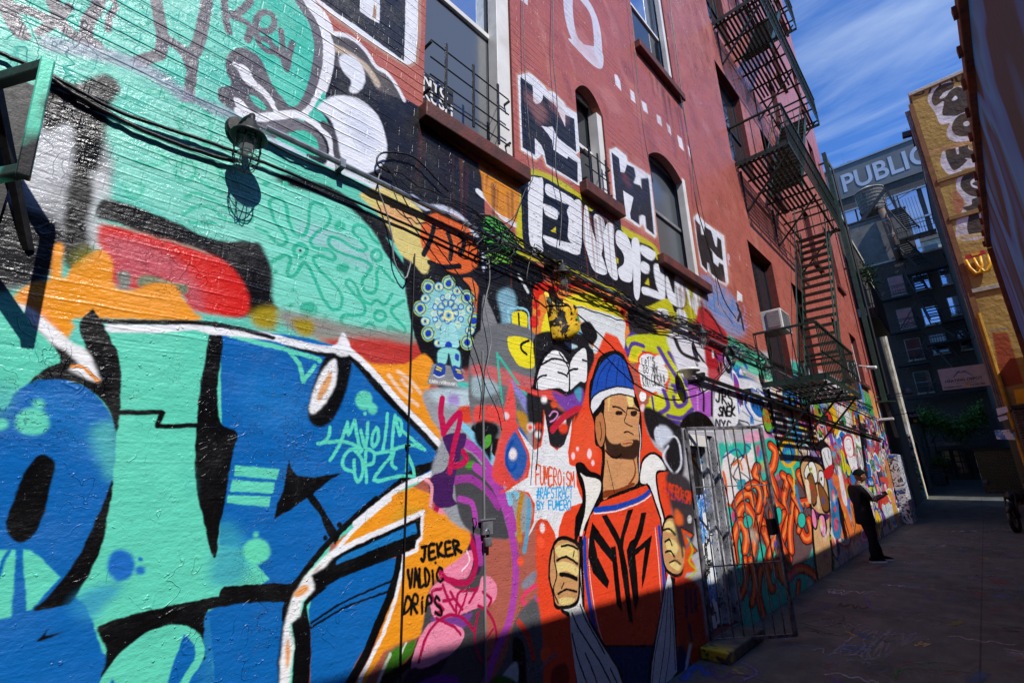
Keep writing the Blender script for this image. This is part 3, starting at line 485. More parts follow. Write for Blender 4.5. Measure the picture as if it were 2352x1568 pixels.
for i in range(170):
    y = 6.1 + 16 * rr.random() ** .8; z = rr.uniform(.0, 3.35); blob(y, z, rr.uniform(.15, .7) * (1 + y / 22), rr.uniform(.1, .42), rr.choice(PAL), rr.choice((.01, .05, .1)), rr.uniform(.6, 1))
def tag_(y, z, w_, h_, col, wid, n=None):
    n = n or rr.randint(4, 8); pts = []
    for i in range(n * 2):
        pts.append((y + w_ * i / (n * 2) + rr.uniform(-.1, .1) * w_, z + (h_ if i % 2 else 0) * rr.uniform(.5, 1.1) + rr.uniform(-.1, .1) * h_))
    wl(col, wid, pts)
for i in range(330):
    y = 6.2 + 15.5 * rr.random() ** .75; z = rr.uniform(.1, 3.4); tag_(y, z, rr.uniform(.2, .9) * (1 + y / 30), rr.uniform(.08, .35), rr.choice(PAL), rr.uniform(.008, .02) * (1 + y / 24))
for i in range(60):                       # drips, posters and stickers
    y = rr.uniform(10, 21.5); z = rr.uniform(.4, 3.0); wl(rr.choice(PAL), 0, [(y, z), (y + .25, z), (y + .25, z + .33), (y, z + .33)], 0, 1, True) if i % 2 else wl(rr.choice(PAL), .03, [(y, z), (y + .01, z - rr.uniform(.3, .9))])
# upper band between cables and pipe
S('q', '#6fcfae', 120, [(300, 960), (420, 1060), (520, 1120), (620, 1160), (700, 1180)], soft=10); S('q', '#e7e8ee', 60, [(200, 960), (260, 1010), (330, 1060)], soft=10)
P('q', '#5cc9a4', [(310, 900), (450, 990), (560, 1050), (640, 1090), (660, 1190), (520, 1130), (340, 1080)], soft=6); P('q', '#a9e0cc', [(330, 960), (420, 1000), (420, 1060), (340, 1040)], soft=10); S('q', '#3f66c4', 24, [(420, 1080), (440, 1120)], soft=6); S('q', '#e070b0', 20, [(350, 1020), (370, 1060)], soft=6)
P('q', '#b01f2a', [(100, 760), (160, 760), (230, 860), (270, 930), (270, 1180), (170, 1120), (120, 950)], soft=5); S('q', '#15131a', 18, [(200, 1000), (260, 1100), (220, 1180)]); S('q', '#e3e3e8', 14, [(205, 980), (210, 1050)])
P('q', '#1f58a8', [(330, 1150), (480, 1200), (540, 1240), (500, 1290), (380, 1250)], soft=8); P('q', '#e8e8ec', [(380, 1200), (430, 1270), (500, 1250), (520, 1330), (420, 1330)], soft=5)
# white panel with blue tag
P('r', '#dfe0e8', [(370, 260), (520, 280), (620, 340), (650, 460), (640, 620), (400, 560), (375, 400)], soft=8)
for st in ([(400, 370), (450, 340), (430, 430), (480, 520)], [(470, 430), (520, 330), (540, 420), (500, 500)], [(540, 350), (600, 400), (560, 500), (620, 480)]): S('r', '#2350c0', 14, st)
S('r', '#8a8f9c', 8, [(400, 470), (500, 540), (620, 560)]); P('r', '#a052a8', [(560, 600), (640, 560), (700, 520), (660, 640), (600, 680)], soft=14, alpha=.8); P('r', '#f0a8c8', [(430, 640), (560, 620), (600, 700), (450, 700)], soft=14)
S('r', '#131316', 8, [(380, 540), (450, 560), (470, 590), (560, 570), (660, 600)])
# upper wall graffiti at the far end above the pipe
P('t', '#e3dfe6', [(100, 540), (180, 480), (330, 640), (340, 760), (200, 740)], soft=6)
for _ in range(16): S('t', rr.choice(['#2a2730', '#77707e', '#c0407a']), 7, [(rr.uniform(120, 330), rr.uniform(520, 720)) for _ in range(4)])
P('t', '#c98c2a', [(325, 470), (370, 480), (400, 600), (440, 780), (470, 800), (400, 800), (350, 660)], soft=5); P('t', '#4f93d8', [(430, 480), (480, 500), (520, 680), (500, 690), (470, 600)], soft=4); P('t', '#3fa458', [(505, 570), (570, 600), (620, 760), (630, 850), (540, 790), (520, 660)], soft=4); P('t', '#dd9a5c', [(570, 560), (620, 600), (680, 760), (690, 880), (640, 860), (600, 700)], soft=4); P('t', '#4f93d8', [(500, 720), (560, 780), (560, 810), (500, 780)], soft=4)
P('t', '#17161a', [(300, 220), (430, 220), (470, 470), (430, 460), (350, 400)], sm=False)
for _ in range(12):
    x = rr.uniform(310, 430); S('t', '#dedee4', 9, [(x, 240), (x + rr.uniform(0, 26), 330), (x + rr.uniform(10, 50), 440)])
for _ in range(26):
    x, y = rr.uniform(490, 600), rr.uniform(210, 640); S('t', rr.choice(['#d98a8e', '#e2c8cc', '#c86a6c']), 5, [(x, y), (x + rr.uniform(-10, 16), y + 30), (x + rr.uniform(0, 20), y + 50)])

# dense overlapping lettering and outlined shapes on the far half, kept off the creature and the face
def zone(y, z): p = None; return not (5.9 < y < 9.6 and z < 2.05)
for i in range(120):
    y = 6.4 + 15.2 * rr.random() ** .8; z = rr.uniform(.25, 3.1)
    if not zone(y, z): continue
    a, b_ = rr.uniform(.12, .4) * (1 + y / 30), rr.uniform(.1, .3); n = rr.randint(5, 8); ph = rr.random() * 6; q = [(y + a * rr.uniform(.5, 1.3) * math.cos(k / n * 6.283 + ph), z + b_ * rr.uniform(.5, 1.3) * math.sin(k / n * 6.283 + ph)) for k in range(n)]
    c = np.mean(q, 0); wl(rr.choice(['#101012', '#101012', '#c8202a', '#f4f4f6', '#173f8a']), 0, [tuple(c + (np.array(v) - c) * 1.22) for v in q], 0, 1, True); wl(rr.choice(PAL), 0, q, 0, 1, True); tag_(y - a * .6, z - b_ * .4, a * 1.2, b_ * .8, rr.choice(['#101012', '#f4f4f6', '#d8322c', '#101012', '#f2c41e']), rr.uniform(.007, .016))
for i in range(22):                      # black and yellow hatch in the striped shade, dark panels
    y = rr.uniform(9.2, 11.6); z = rr.uniform(2.1, 3.2); wl(rr.choice(['#d8cf2a', '#101012', '#e7e7ec', '#101012', '#2fa0c8']), rr.uniform(.03, .08), [(y, z), (y + rr.uniform(.2, .7), z + rr.uniform(-.12, .05))])
for i in range(90): tag_(6.2 + 15 * rr.random(), rr.uniform(2.3, 3.3), rr.uniform(.15, .5), rr.uniform(.08, .25), rr.choice(['#101012', '#f4f4f6', '#1f6fc4', '#d8322c', '#101012']), rr.uniform(.007, .014))

# turquoise creature wall
P('r', '#2fbfa6', [(235, 700), (300, 690), (480, 700), (600, 660), (700, 700), (800, 800), (830, 1000), (850, 1400), (870, 1600), (860, 1750), (780, 1800), (640, 1980), (560, 2200), (380, 2200), (330, 1900), (300, 1600)], sm=False, soft=4)
P('r', '#efe6e4', [(270, 880), (300, 760), (380, 800), (460, 760), (480, 700), (500, 960), (420, 1060), (330, 1120), (280, 1050)], soft=3); S('r', '#e8652a', 22, [(280, 900), (300, 1000), (290, 1100), (330, 1130)]); S('r', '#24419c', 10, [(280, 800), (370, 740), (420, 800), (430, 710), (470, 740)])
for st in ([(330, 850), (420, 780), (350, 930), (430, 960)], [(360, 800), (330, 900), (400, 1000)], [(400, 900), (460, 950), (470, 1020)]): S('r', '#18181b', 7, st)
for st in ([(350, 850), (390, 820), (410, 880)], [(430, 790), (450, 850), (470, 900)]): S('r', '#ef7a30', 16, st)
P('r', '#2fa3b8', [(380, 960), (430, 950), (430, 1010), (380, 1020)])
for x, y in ((520, 750), (350, 1200), (470, 1120), (740, 780), (655, 950), (420, 1560), (440, 1700)): O('r', '#dd4a78', x, y, 14, 44, soft=3); O('r', '#2f86c8', x + 16, y + 26, 10, 34, soft=3)
def limb(pts, w_):
    w_ *= 1.9; S('r', BLK, w_ + 18, pts); S('r', '#e5481f', w_, pts); S('r', '#ff9248', w_ * .34, [(x - 2, y + 4) for x, y in pts])
P('r', '#6a5052', [(520, 900), (620, 960), (720, 940), (860, 1000), (900, 1300), (860, 1500), (700, 1560), (620, 1420), (540, 1380), (500, 1150), (500, 1040)], soft=3)
limb([(370, 1130), (410, 1060), (470, 1050), (500, 1150), (560, 1260)], 34); limb([(410, 1250), (390, 1180), (430, 1130), (480, 1200), (500, 1290)], 34); limb([(362, 1510), (350, 1400), (370, 1300), (400, 1240), (440, 1330), (430, 1440)], 34)
limb([(610, 720), (640, 760), (625, 860), (600, 900), (640, 1040), (620, 1180), (640, 1320)], 34); limb([(515, 860), (500, 920), (560, 960), (570, 1060), (540, 1150), (500, 1380), (480, 1560)], 30); limb([(690, 920), (720, 960), (700, 1080), (720, 1240), (680, 1400), (700, 1560)], 34)
limb([(735, 940), (770, 1020), (760, 1140), (740, 1300), (750, 1440)], 30); limb([(820, 900), (800, 920), (850, 1010), (870, 1100), (810, 1120), (790, 1200), (840, 1350), (890, 1330), (870, 1230)], 34); limb([(600, 1010), (640, 1110), (690, 1160)], 30); limb([(560, 1300), (600, 1420), (580, 1560), (620, 1700)], 34); limb([(660, 1500), (700, 1640), (800, 1560), (900, 1600), (960, 1700)], 34)
limb([(640, 1340), (600, 1480), (640, 1600)], 30); limb([(450, 1000), (500, 980), (540, 1050), (520, 1160)], 26); limb([(760, 1060), (820, 1180), (800, 1300)], 26); limb([(700, 1180), (660, 1300), (690, 1420), (740, 1500)], 28); limb([(430, 1500), (440, 1640), (400, 1760)], 28)
limb([(540, 1560), (520, 1720), (560, 1900)], 30); limb([(470, 1500), (500, 1650), (480, 1800)], 30); limb([(800, 1660), (790, 1800), (800, 1960)], 28)
for x, y, a, b_ in ((450, 1240, 30, 44), (660, 1200, 22, 60), (820, 1230, 26, 50), (385, 1620, 12, 50), (625, 1620, 14, 50), (560, 900, 20, 60)): O('r', BLK, x, y, a + 5, b_ + 7); O('r', '#2fc2ae', x, y, a, b_)
for x, y, a, b_ in ((730, 770, 56, 84),): O('r', '#2d86c8', x, y, a + 14, b_ + 12); O('r', '#f2bd1e', x, y, a, b_, wid=26); O('r', '#3fb8c0', x, y + 6, 22, 30)
S('r', '#e9c21e', 18, [(745, 850), (765, 920), (770, 1060)]); S('r', '#2d86c8', 30, [(780, 1000), (800, 1100), (820, 1160)], soft=3)
# tan cartoon face with big nose and pink tongues (generic)
P('r', BLK, [(806, 880), (820, 810), (860, 780), (900, 810), (960, 850), (1000, 960), (1020, 1160), (1024, 1340), (1040, 1500), (1040, 1760), (980, 1800), (920, 1620), (890, 1350), (880, 1150), (830, 1000)]); P('r', '#dcae7c', [(815, 880), (830, 825), (860, 800), (900, 830), (955, 865), (990, 970), (1010, 1160), (1012, 1350), (1026, 1500), (1020, 1740), (985, 1770), (935, 1620), (905, 1350), (895, 1150), (845, 1000)])
for q in ([(840, 900), (860, 850), (880, 870), (890, 930), (850, 940)], [(870, 850), (895, 830), (920, 880), (925, 960), (900, 960)], [(940, 900), (965, 900), (975, 960), (965, 1010), (945, 960)]): P('r', BLK, [tuple(np.mean(q, 0) + (np.array(v) - np.mean(q, 0)) * 1.2) for v in q]); P('r', '#f0f0f2', q)
O('r', '#7a8e1c', 883, 878, 8, 13); O('r', BLK, 955, 945, 5, 14)
for q in ([(862, 940), (890, 920), (915, 1000), (925, 1080), (900, 1120), (880, 1060), (870, 1000)], [(935, 990), (960, 1000), (1000, 1080), (1005, 1160), (970, 1160), (950, 1090)]): P('r', BLK, [tuple(np.mean(q, 0) + (np.array(v) - np.mean(q, 0)) * 1.18) for v in q]); P('r', '#8a5426', q); 
for q in ([(845, 950), (870, 970), (885, 1100), (870, 1110), (850, 1030)], [(930, 1060), (945, 1110), (940, 1160), (925, 1130)]): P('r', '#f0d8b8', q)
P('r', '#4a2160', [(890, 1140), (940, 1180), (1010, 1190), (990, 1230), (920, 1220)]); P('r', BLK, [(885, 1150), (905, 1150), (930, 1230), (925, 1290), (905, 1290), (888, 1230)]); P('r', '#f08ab8', [(890, 1160), (903, 1160), (922, 1230), (918, 1280), (905, 1275), (893, 1230)]); P('r', BLK, [(935, 1200), (975, 1190), (995, 1280), (985, 1340), (965, 1345), (945, 1290)]); P('r', '#f08ab8', [(942, 1210), (970, 1202), (986, 1280), (980, 1330), (965, 1332), (950, 1285)])
# shapes beyond: white-red ghost, joker-like mask made plain, posters, long red phone shape, blue figure
P('x', '#101012', [(510, -40), (600, 20), (640, 160), (650, 260), (600, 350), (560, 300), (520, 160)]); P('x', '#e6e6ea', [(530, 60), (600, 40), (630, 160), (620, 260), (590, 300), (545, 180)]); P('x', '#c41f26', [(560, 250), (640, 200), (640, 300), (590, 345), (550, 320)]); S('x', '#101012', 8, [(545, 80), (570, 160), (600, 220)]); S('x', '#101012', 8, [(590, 60), (600, 140)])
P('w', '#d1262e', [(735, 800), (770, 745), (830, 770), (855, 900), (850, 980), (790, 1000), (745, 920)]); P('w', '#f2f0f2', [(750, 810), (775, 765), (820, 785), (838, 900), (830, 960), (795, 975), (760, 900)]); S('w', '#d1262e', 6, [(770, 800), (800, 790), (825, 830)]); S('w', '#d1262e', 6, [(785, 880), (800, 900), (815, 880)])
P('x', '#f2f0f2', [(780, 110), (850, 120), (880, 220), (880, 280), (850, 250), (830, 270), (800, 200)]); S('x', '#d1262e', 6, [(780, 100), (810, 130), (850, 110), (875, 140)]); S('x', '#d1262e', 6, [(790, 180), (820, 260), (850, 230), (880, 290)])
P('w', '#b63a44', [(1000, 620), (1030, 625), (1060, 700), (1085, 780), (1100, 880), (1080, 950), (1050, 900), (1030, 800), (1005, 720)]); P('w', '#17171a', [(1018, 665), (1040, 670), (1062, 790), (1040, 780)]); 
for y in (680, 715, 750): P('w', '#e9e9ec', [(1024, y), (1038, y + 3), (1042, y + 22), (1029, y + 20)], sm=False)
P('w', '#e8b81e', [(605, 450), (650, 470), (680, 560), (695, 700), (670, 740), (640, 600), (610, 520)]); P('w', '#e2ded8', [(680, 470), (760, 500), (800, 560), (790, 700), (740, 730), (700, 620)]); S('w', '#d8402a', 10, [(690, 480), (700, 600), (720, 560), (770, 620)]); P('w', '#3f8f6a', [(720, 560), (760, 580), (770, 660), (735, 660)])
P('w', '#c43a36', [(825, 540), (850, 545), (880, 760), (862, 760)]); P('w', '#d9cf3a', [(842, 570), (855, 575), (872, 740), (862, 740)]); P('w', '#0e0e10', [(875, 540), (905, 560), (990, 1180), (960, 1180)], sm=False); P('w', '#1c1d22', [(915, 640), (950, 660), (975, 870), (945, 850)]); P('w', '#e2a31c', [(898, 550), (930, 560), (940, 625), (910, 630)], sm=False)
P('x', '#e8773a', [(640, 300), (700, 330), (720, 460), (800, 700), (840, 894), (700, 894), (660, 560)], soft=3); P('x', '#2f7fb4', [(620, 390), (660, 420), (700, 560), (720, 894), (640, 894), (620, 600)]); 
for x, y, a, b_ in ((640, 500, 16, 60), (660, 640, 14, 34), (672, 790, 22, 70)): O('x', '#dd4a66', x, y, a, b_)
P('x', '#d8d21c', [(715, 60), (750, 100), (770, 240), (750, 290), (730, 200)]); P('x', '#d8d21c', [(770, 190), (810, 240), (810, 300), (785, 300)]); S('x', '#15150f', 8, [(725, 80), (745, 160), (760, 260)])
P('x', '#e9e6ea', [(690, 230), (720, 250), (760, 440), (780, 600), (745, 580), (710, 420)]); S('x', '#d1262e', 6, [(700, 230), (730, 300), (760, 460)]); P('x', '#2a78b8', [(810, 290), (900, 300), (900, 440), (830, 400)]); P('x', '#e07a34', [(820, 560), (930, 760), (920, 870), (860, 894), (820, 700)]); S('x', '#141416', 12, [(820, 600), (860, 760), (850, 880)]); S('x', '#141416', 10, [(870, 640), (900, 760)])
P('x', '#c8cfd4', [(1120, 600), (1180, 560), (1240, 660), (1240, 760), (1160, 720)]); P('x', '#1f7fe0', [(1230, 210), (1265, 215), (1310, 400), (1330, 560), (1344, 740), (1310, 700), (1280, 560), (1250, 400)]); S('x', '#0f3c80', 5, [(1250, 240), (1290, 400), (1310, 560)]); P('x', '#d24428', [(1100, 330), (1180, 330), (1190, 380), (1120, 370)]); P('x', '#c9402a', [(1120, 560), (1170, 500), (1190, 560), (1150, 600)])
P('x', '#cf962c', [(1200, 500), (1230, 500), (1290, 740), (1260, 760)]); P('x', '#b9762c', [(1150, 160), (1200, 200), (1240, 400), (1200, 420)]); P('x', '#bfcf2a', [(1000, 420), (1030, 430), (1020, 470), (990, 450)]); S('x', '#c8282c', 26, [(1020, 100), (1080, 200), (1110, 230)], soft=5)

for st in ([(470, 1300), (520, 1400), (500, 1500)], [(580, 1080), (620, 1200), (600, 1300)], [(720, 1100), (740, 1180)], [(840, 1120), (860, 1200)], [(640, 1420), (660, 1500)]): S('r', '#5a3c3c', 26, st); S('r', '#8f7f80', 5, st)

for i in range(150):                     # thin fresh tags, drips and overspray over everything
    y = 5.95 + 15.5 * rr.random(); z = rr.uniform(.1, 3.2); w_ = rr.uniform(.12, .4) * (1 + y / 24)
    if 8.2 < y < 9.6 and z < 2: continue
    tag_(y, z, w_, rr.uniform(.05, .18), rr.choice(['#101012', '#101012', '#f4f4f6', '#2350c0', '#d8322c', '#e8e23a', '#7a3fa6']), rr.uniform(.004, .009))
    if i % 3 == 0: wl(rr.choice(PAL), .006, [(y, z), (y + .005, z - rr.uniform(.1, .5))])
    if i % 4 == 0: blob(y, z, rr.uniform(.05, .2), rr.uniform(.04, .12), rr.choice(PAL), .05, .5)
# ------------------------------------------------------------------ red brick storey: letters and border shapes
rr = random.Random(11)
for _ in range(260):                       # brushed streaks in the red paint
    x, y = rr.uniform(1180, 1830), rr.uniform(-40, 760); a = rr.uniform(14, 50)
    S('D', rr.choice(['#bd7263', '#a35748', '#ba6858', '#c67c6c', '#a65c4d', '#8f473b']), rr.uniform(5, 16), [(x, y), (x + a * .4, y + a), (x + a * .5, y + a * 1.8)], soft=8, alpha=.5)
S('c', '#d9d6e2', 92, [(785, -160), (775, 0), (790, 180), (830, 320), (900, 420), (1020, 520), (1035, 400), (1015, 200), (960, 60), (850, -80), (800, -160)])
P('c', '#d9d6e2', [(780, 330), (830, 400), (1000, 570), (1075, 578), (1060, 430), (900, 380)]); P('c', '#e9e6ee', [(360, -60), (425, -80), (430, 50), (370, 0)], sm=False)
for q in ([(1175, 640), (1200, 650), (1225, 700), (1236, 788), (1205, 750), (1185, 730)], [(1310, 770), (1345, 800), (1362, 895), (1320, 860)], [(1408, 868), (1450, 895), (1466, 985), (1425, 950)], [(1538, 985), (1575, 1010), (1588, 1092), (1548, 1060)], [(1624, 1058), (1655, 1090), (1668, 1168), (1640, 1140)], [(1716, 1162), (1755, 1195), (1777, 1305), (1735, 1265)], [(1805, 1250), (1830, 1290), (1842, 1385), (1818, 1330)]):
    P('c', '#ece9f2', q, sm=False)
GW = '#e7e8f1'
P('c', '#c98a72', [(325, 630), (440, 605), (510, 660), (580, 730), (655, 780), (755, 880), (772, 910), (872, 975), (898, 1300), (870, 1335), (905, 1390), (920, 1620), (700, 1520), (580, 1440), (545, 1360), (500, 1400), (358, 1300), (345, 1000)], sm=False, soft=4)
P('c', GW, [(342, 650), (440, 625), (500, 670), (575, 742), (600, 782), (650, 790), (742, 885), (760, 920), (860, 985), (886, 1300), (845, 1330), (893, 1390), (908, 1600), (860, 1595), (700, 1500), (590, 1430), (552, 1330), (500, 1380), (370, 1290), (357, 1000)], sm=False)
P('c', '#24201f', [(365, 660), (470, 740), (478, 870), (500, 898), (535, 890), (555, 860), (562, 820), (668, 908), (700, 980), (752, 1092), (752, 988), (830, 1025), (848, 1312), (720, 1215), (690, 1190), (640, 1090), (600, 1095), (545, 1085), (600, 1150), (640, 1210), (650, 1290), (770, 1370), (775, 1345), (858, 1402), (860, 1575), (720, 1490), (590, 1410), (572, 1310), (545, 1250), (490, 1190), (492, 1335), (385, 1270), (372, 950)], sm=False)
P('c', '#c98a72', [(1118, 1280), (1190, 1255), (1290, 1330), (1300, 1380), (1400, 1445), (1500, 1505), (1555, 2040), (1525, 2070), (1435, 2000), (1390, 1975), (1300, 1920), (1180, 1845), (1155, 1700)], sm=False, soft=4)
P('c', GW, [(1132, 1290), (1190, 1270), (1278, 1340), (1290, 1388), (1388, 1450), (1410, 1460), (1488, 1515), (1542, 2030), (1525, 2052), (1440, 1990), (1425, 1930), (1390, 1962), (1310, 1905), (1272, 1880), (1190, 1840), (1168, 1700)], sm=False)
P('c', '#2a2220', [(1150, 1312), (1215, 1365), (1228, 1480), (1262, 1490), (1284, 1418), (1345, 1445), (1360, 1520), (1340, 1578), (1400, 1600), (1412, 1632), (1405, 1540), (1470, 1535), (1518, 2022), (1452, 1968), (1442, 1862), (1415, 1850), (1390, 1862), (1392, 1938), (1318, 1885), (1310, 1840), (1340, 1700), (1250, 1640), (1275, 1862), (1200, 1822), (1178, 1600)], sm=False)
P('h', '#c98a72', [(1848, 390), (1890, 358), (1960, 440), (2030, 485), (2100, 530), (2132, 560), (2172, 970), (2142, 1010), (2010, 925), (1970, 880), (1912, 830)], sm=False, soft=3)
P('h', GW, [(1855, 405), (1890, 370), (1950, 440), (2020, 492), (2090, 540), (2120, 562), (2160, 965), (2140, 998), (2020, 918), (1980, 860), (1968, 880), (1920, 822)], sm=False)
P('h', '#2a2220', [(1868, 418), (1915, 470), (1925, 550), (1945, 555), (1952, 480), (2010, 520), (2045, 650), (2060, 660), (2062, 570), (2095, 600), (2112, 775), (2060, 740), (1985, 650), (2020, 700), (2030, 790), (2070, 830), (2078, 790), (2115, 815), (2135, 968), (2085, 948), (2010, 885), (1990, 800), (1975, 790), (1978, 868), (1930, 812), (1895, 640)], sm=False)
# ENDEM
P('h', '#c3bd1b', [(370, 60), (430, -10), (560, 10), (740, 100), (900, 220), (1000, 330), (1300, 510), (1500, 620), (1570, 720), (1660, 780), (1830, 900), (1920, 1000), (1920, 1100), (1830, 1320), (1500, 1200), (1200, 1060), (1000, 980), (700, 840), (440, 760), (335, 690), (330, 500), (325, 200)], soft=14)
P('h', '#141316', [(378, 110), (440, 45), (560, 55), (740, 160), (880, 240), (960, 345), (1040, 340), (1200, 465), (1300, 575), (1500, 665), (1545, 770), (1680, 840), (1780, 980), (1790, 1160), (1700, 1220), (1640, 1100), (1450, 1170), (1330, 1130), (1200, 1020), (1100, 990), (900, 880), (720, 800), (600, 740), (430, 690), (390, 620), (375, 300)])
for q in ([(442, 75), (520, 60), (562, 95), (556, 400), (552, 600), (560, 695), (500, 705), (445, 600), (432, 300)], [(592, 112), (700, 170), (820, 245), (800, 300), (700, 260), (588, 200)], [(568, 282), (690, 345), (690, 400), (670, 420), (590, 385), (566, 330)], [(566, 555), (700, 600), (850, 640), (885, 690), (850, 725), (700, 670), (590, 620)],
          [(768, 335), (840, 250), (895, 285), (895, 480), (888, 665), (835, 640), (775, 575), (782, 420)], [(918, 308), (950, 335), (965, 430), (1000, 560), (1060, 710), (1112, 885), (1000, 860), (940, 700), (905, 560)], [(1002, 378), (1085, 428), (1082, 600), (1062, 715), (1030, 650), (1008, 520)],
          [(1110, 455), (1172, 480), (1172, 640), (1205, 925), (1140, 905), (1100, 780), (1083, 590)], [(1200, 512), (1290, 570), (1332, 720), (1332, 900), (1312, 960), (1232, 935), (1205, 850), (1255, 800), (1252, 715), (1190, 620)],
          [(1326, 595), (1392, 622), (1400, 980), (1380, 1112), (1345, 1060), (1335, 800)], [(1408, 640), (1530, 705), (1500, 775), (1412, 720)], [(1410, 782), (1475, 812), (1468, 888), (1408, 865)], [(1415, 1000), (1500, 1020), (1605, 1075), (1580, 1112), (1480, 1080), (1420, 1060)],
          [(1515, 812), (1590, 830), (1612, 960), (1608, 1110), (1540, 1000)], [(1622, 880), (1690, 1062), (1700, 900), (1780, 975), (1775, 1175), (1640, 1110)], [(1545, 1190), (1632, 1200), (1640, 1285), (1560, 1240)], [(1715, 1195), (1795, 1230), (1805, 1395), (1740, 1360)]):
    P('h', '#e6e8f0', q)
for q in ([(625, 520), (670, 480), (672, 535)], [(1188, 740), (1210, 760), (1210, 800), (1190, 795)], [(1435, 975), (1470, 920), (1480, 990)], [(1640, 1200), (1700, 1260), (1700, 1330)]): P('h', '#d4c51c', q, sm=False)
rr = random.Random(3)
for _ in range(70):                        # scuffs where the white has come off
    x, y = rr.uniform(440, 900), rr.uniform(100, 640); S('h', '#3b393d', rr.uniform(3, 8), [(x, y), (x + rr.uniform(5, 26), y + rr.uniform(-3, 10))], alpha=.6)
P('h', '#4fb04a', [(50, 425), (130, 385), (240, 470), (300, 540), (330, 640), (260, 670), (150, 640), (60, 560)]); P('h', '#7cc642', [(60, 690), (200, 720), (310, 790), (320, 900), (290, 1020), (200, 960), (110, 850)]); S('h', WHT, 20, [(160, 870), (230, 850), (290, 820)]); S('h', '#121215', 18, [(100, 800), (230, 840), (320, 820)])
P('h', '#d98a25', [(30, -80), (370, 50), (365, 180), (335, 430), (290, 425), (180, 370), (60, 240), (30, 60)], soft=6)
P('h', '#e8e0c8', [(1640, 890), (1700, 830), (1800, 900), (1820, 960), (1780, 960)], soft=6, alpha=0.0)
S('h', '#e4e5ea', 26, [(1800, 1010), (1850, 1180), (1870, 1040), (1880, 1230)]); S('h', '#e4e5ea', 20, [(1830, 1150), (1910, 1150)]); S('h', '#e4e5ea', 24, [(1880, 1000), (1930, 1240)])
P('h', '#7f9ac9', [(1930, 900), (2060, 960), (2180, 1060), (2260, 1200), (2300, 1400), (2200, 1420), (2000, 1280), (1930, 1100)], soft=30, alpha=.75)
for st in ([(1950, 1000), (2050, 1080), (2000, 1180), (2130, 1250)], [(2130, 1020), (2100, 1140), (2230, 1200)], [(2200, 1120), (2180, 1300), (2290, 1360)], [(1990, 920), (1960, 1060), (2060, 1200)]): S('h', '#5f86c4', 26, st, soft=8, alpha=.8)
P('h', '#b8232c', [(1900, 1180), (1990, 1200), (2060, 1300), (2140, 1400), (2150, 1520), (2040, 1560), (1900, 1400)], soft=6); S('h', '#1a1418', 18, [(1960, 1200), (2040, 1290), (2120, 1440)])
TXT('q', '#d8c3d6', 6, 'R', (315, 415), (330, 420), (310, 345), (325, 340)); P('q', '#ecebf0', [(375, 590), (410, 620), (412, 670), (395, 660), (375, 665)], sm=False)
for st in ([(372, 680), (400, 760), (420, 860)], [(400, 740), (380, 800)], [(380, 690), (385, 730)]): S('q', '#241c22', 14, st)
S('q', '#a98fd0', 5, [(420, 690), (430, 740), (415, 780), (440, 800), (425, 850), (460, 830)])
# ------------------------------------------------------------------ middle of the wall under the pipe
P('h', '#17171b', [(20, 930), (330, 800), (560, 900), (520, 1560), (200, 2000), (0, 2000)], soft=6)
P('h', '#8fc4da', [(170, 1060), (290, 1020), (330, 1180), (230, 1400), (200, 1230)], soft=30, alpha=.8); S('h', '#dfe6ec', 30, [(350, 900), (430, 1040)], soft=14); S('h', '#9ad2e6', 22, [(270, 1300), (270, 1190), (420, 1200), (440, 1320), (450, 1480)])
P('h', '#83858a', [(40, 1120), (110, 1180), (190, 1380), (260, 1560), (250, 2000), (30, 2000)], soft=6)
P('h', '#f1e22a', [(300, 1222), (420, 1235), (425, 1460), (485, 1500), (485, 1700), (280, 1640), (255, 1500), (270, 1340), (295, 1340)])
for st in ([(350, 1230), (362, 1440)], [(300, 1330), (292, 1470)], [(440, 1480), (375, 1500), (372, 1560), (420, 1590)]): S('h', BLK, 20, st)
P('h', '#f08a3a', [(490, 1020), (620, 960), (800, 900), (1000, 990), (1230, 1130), (1310, 1300), (1310, 1420), (1240, 1560), (1100, 1568), (480, 1600), (470, 1300)], soft=5)
P('h', '#dd2a1f', [(480, 1010), (560, 960), (700, 990), (880, 920), (1000, 960), (1120, 1050), (980, 1010), (760, 1010), (640, 1060), (540, 1070), (500, 1180)], soft=8)
P('h', '#efe02c', [(640, 1130), (720, 1110), (900, 1050), (1080, 1090), (1200, 1190), (1250, 1300), (1100, 1240), (900, 1170), (760, 1230), (740, 1400), (720, 1568), (540, 1568), (560, 1300)], soft=5)
for x, y, r_ in ((500, 1150, 30), (520, 1225, 22), (485, 1300, 40), (510, 1450, 22), (1250, 1210, 24), (1290, 1310, 24), (1100, 1100, 22)): O('h', '#dd2a1f', x, y, r_, r_ * 1.4, soft=6)
P('h', '#2f9e4a', [(750, 1260), (810, 1200), (870, 1260), (860, 1370), (790, 1420), (745, 1380)], soft=6)
P('h', '#dfe4e8', [(850, 1165), (1000, 1200), (1120, 1230), (1260, 1290), (1265, 1400), (1240, 1568), (1000, 1568), (1020, 1400), (960, 1310), (890, 1300)])
P('h', '#8cc6dd', [(770, 1400), (900, 1310), (960, 1330), (940, 1450), (1000, 1568), (860, 1568), (820, 1440)], soft=8); P('h', '#151518', [(880, 1330), (960, 1300), (1030, 1420), (980, 1500), (920, 1440)], soft=6)
P('h', '#2b2b2f', [(1300, 1180), (1500, 1230), (1540, 1380), (1640, 1500), (1640, 1620), (1450, 1600), (1330, 1480)], soft=10); P('h', '#b6c31e', [(1440, 1560), (1470, 1440), (1560, 1490), (1600, 1568), (1640, 1640), (1440, 1640)], soft=14)
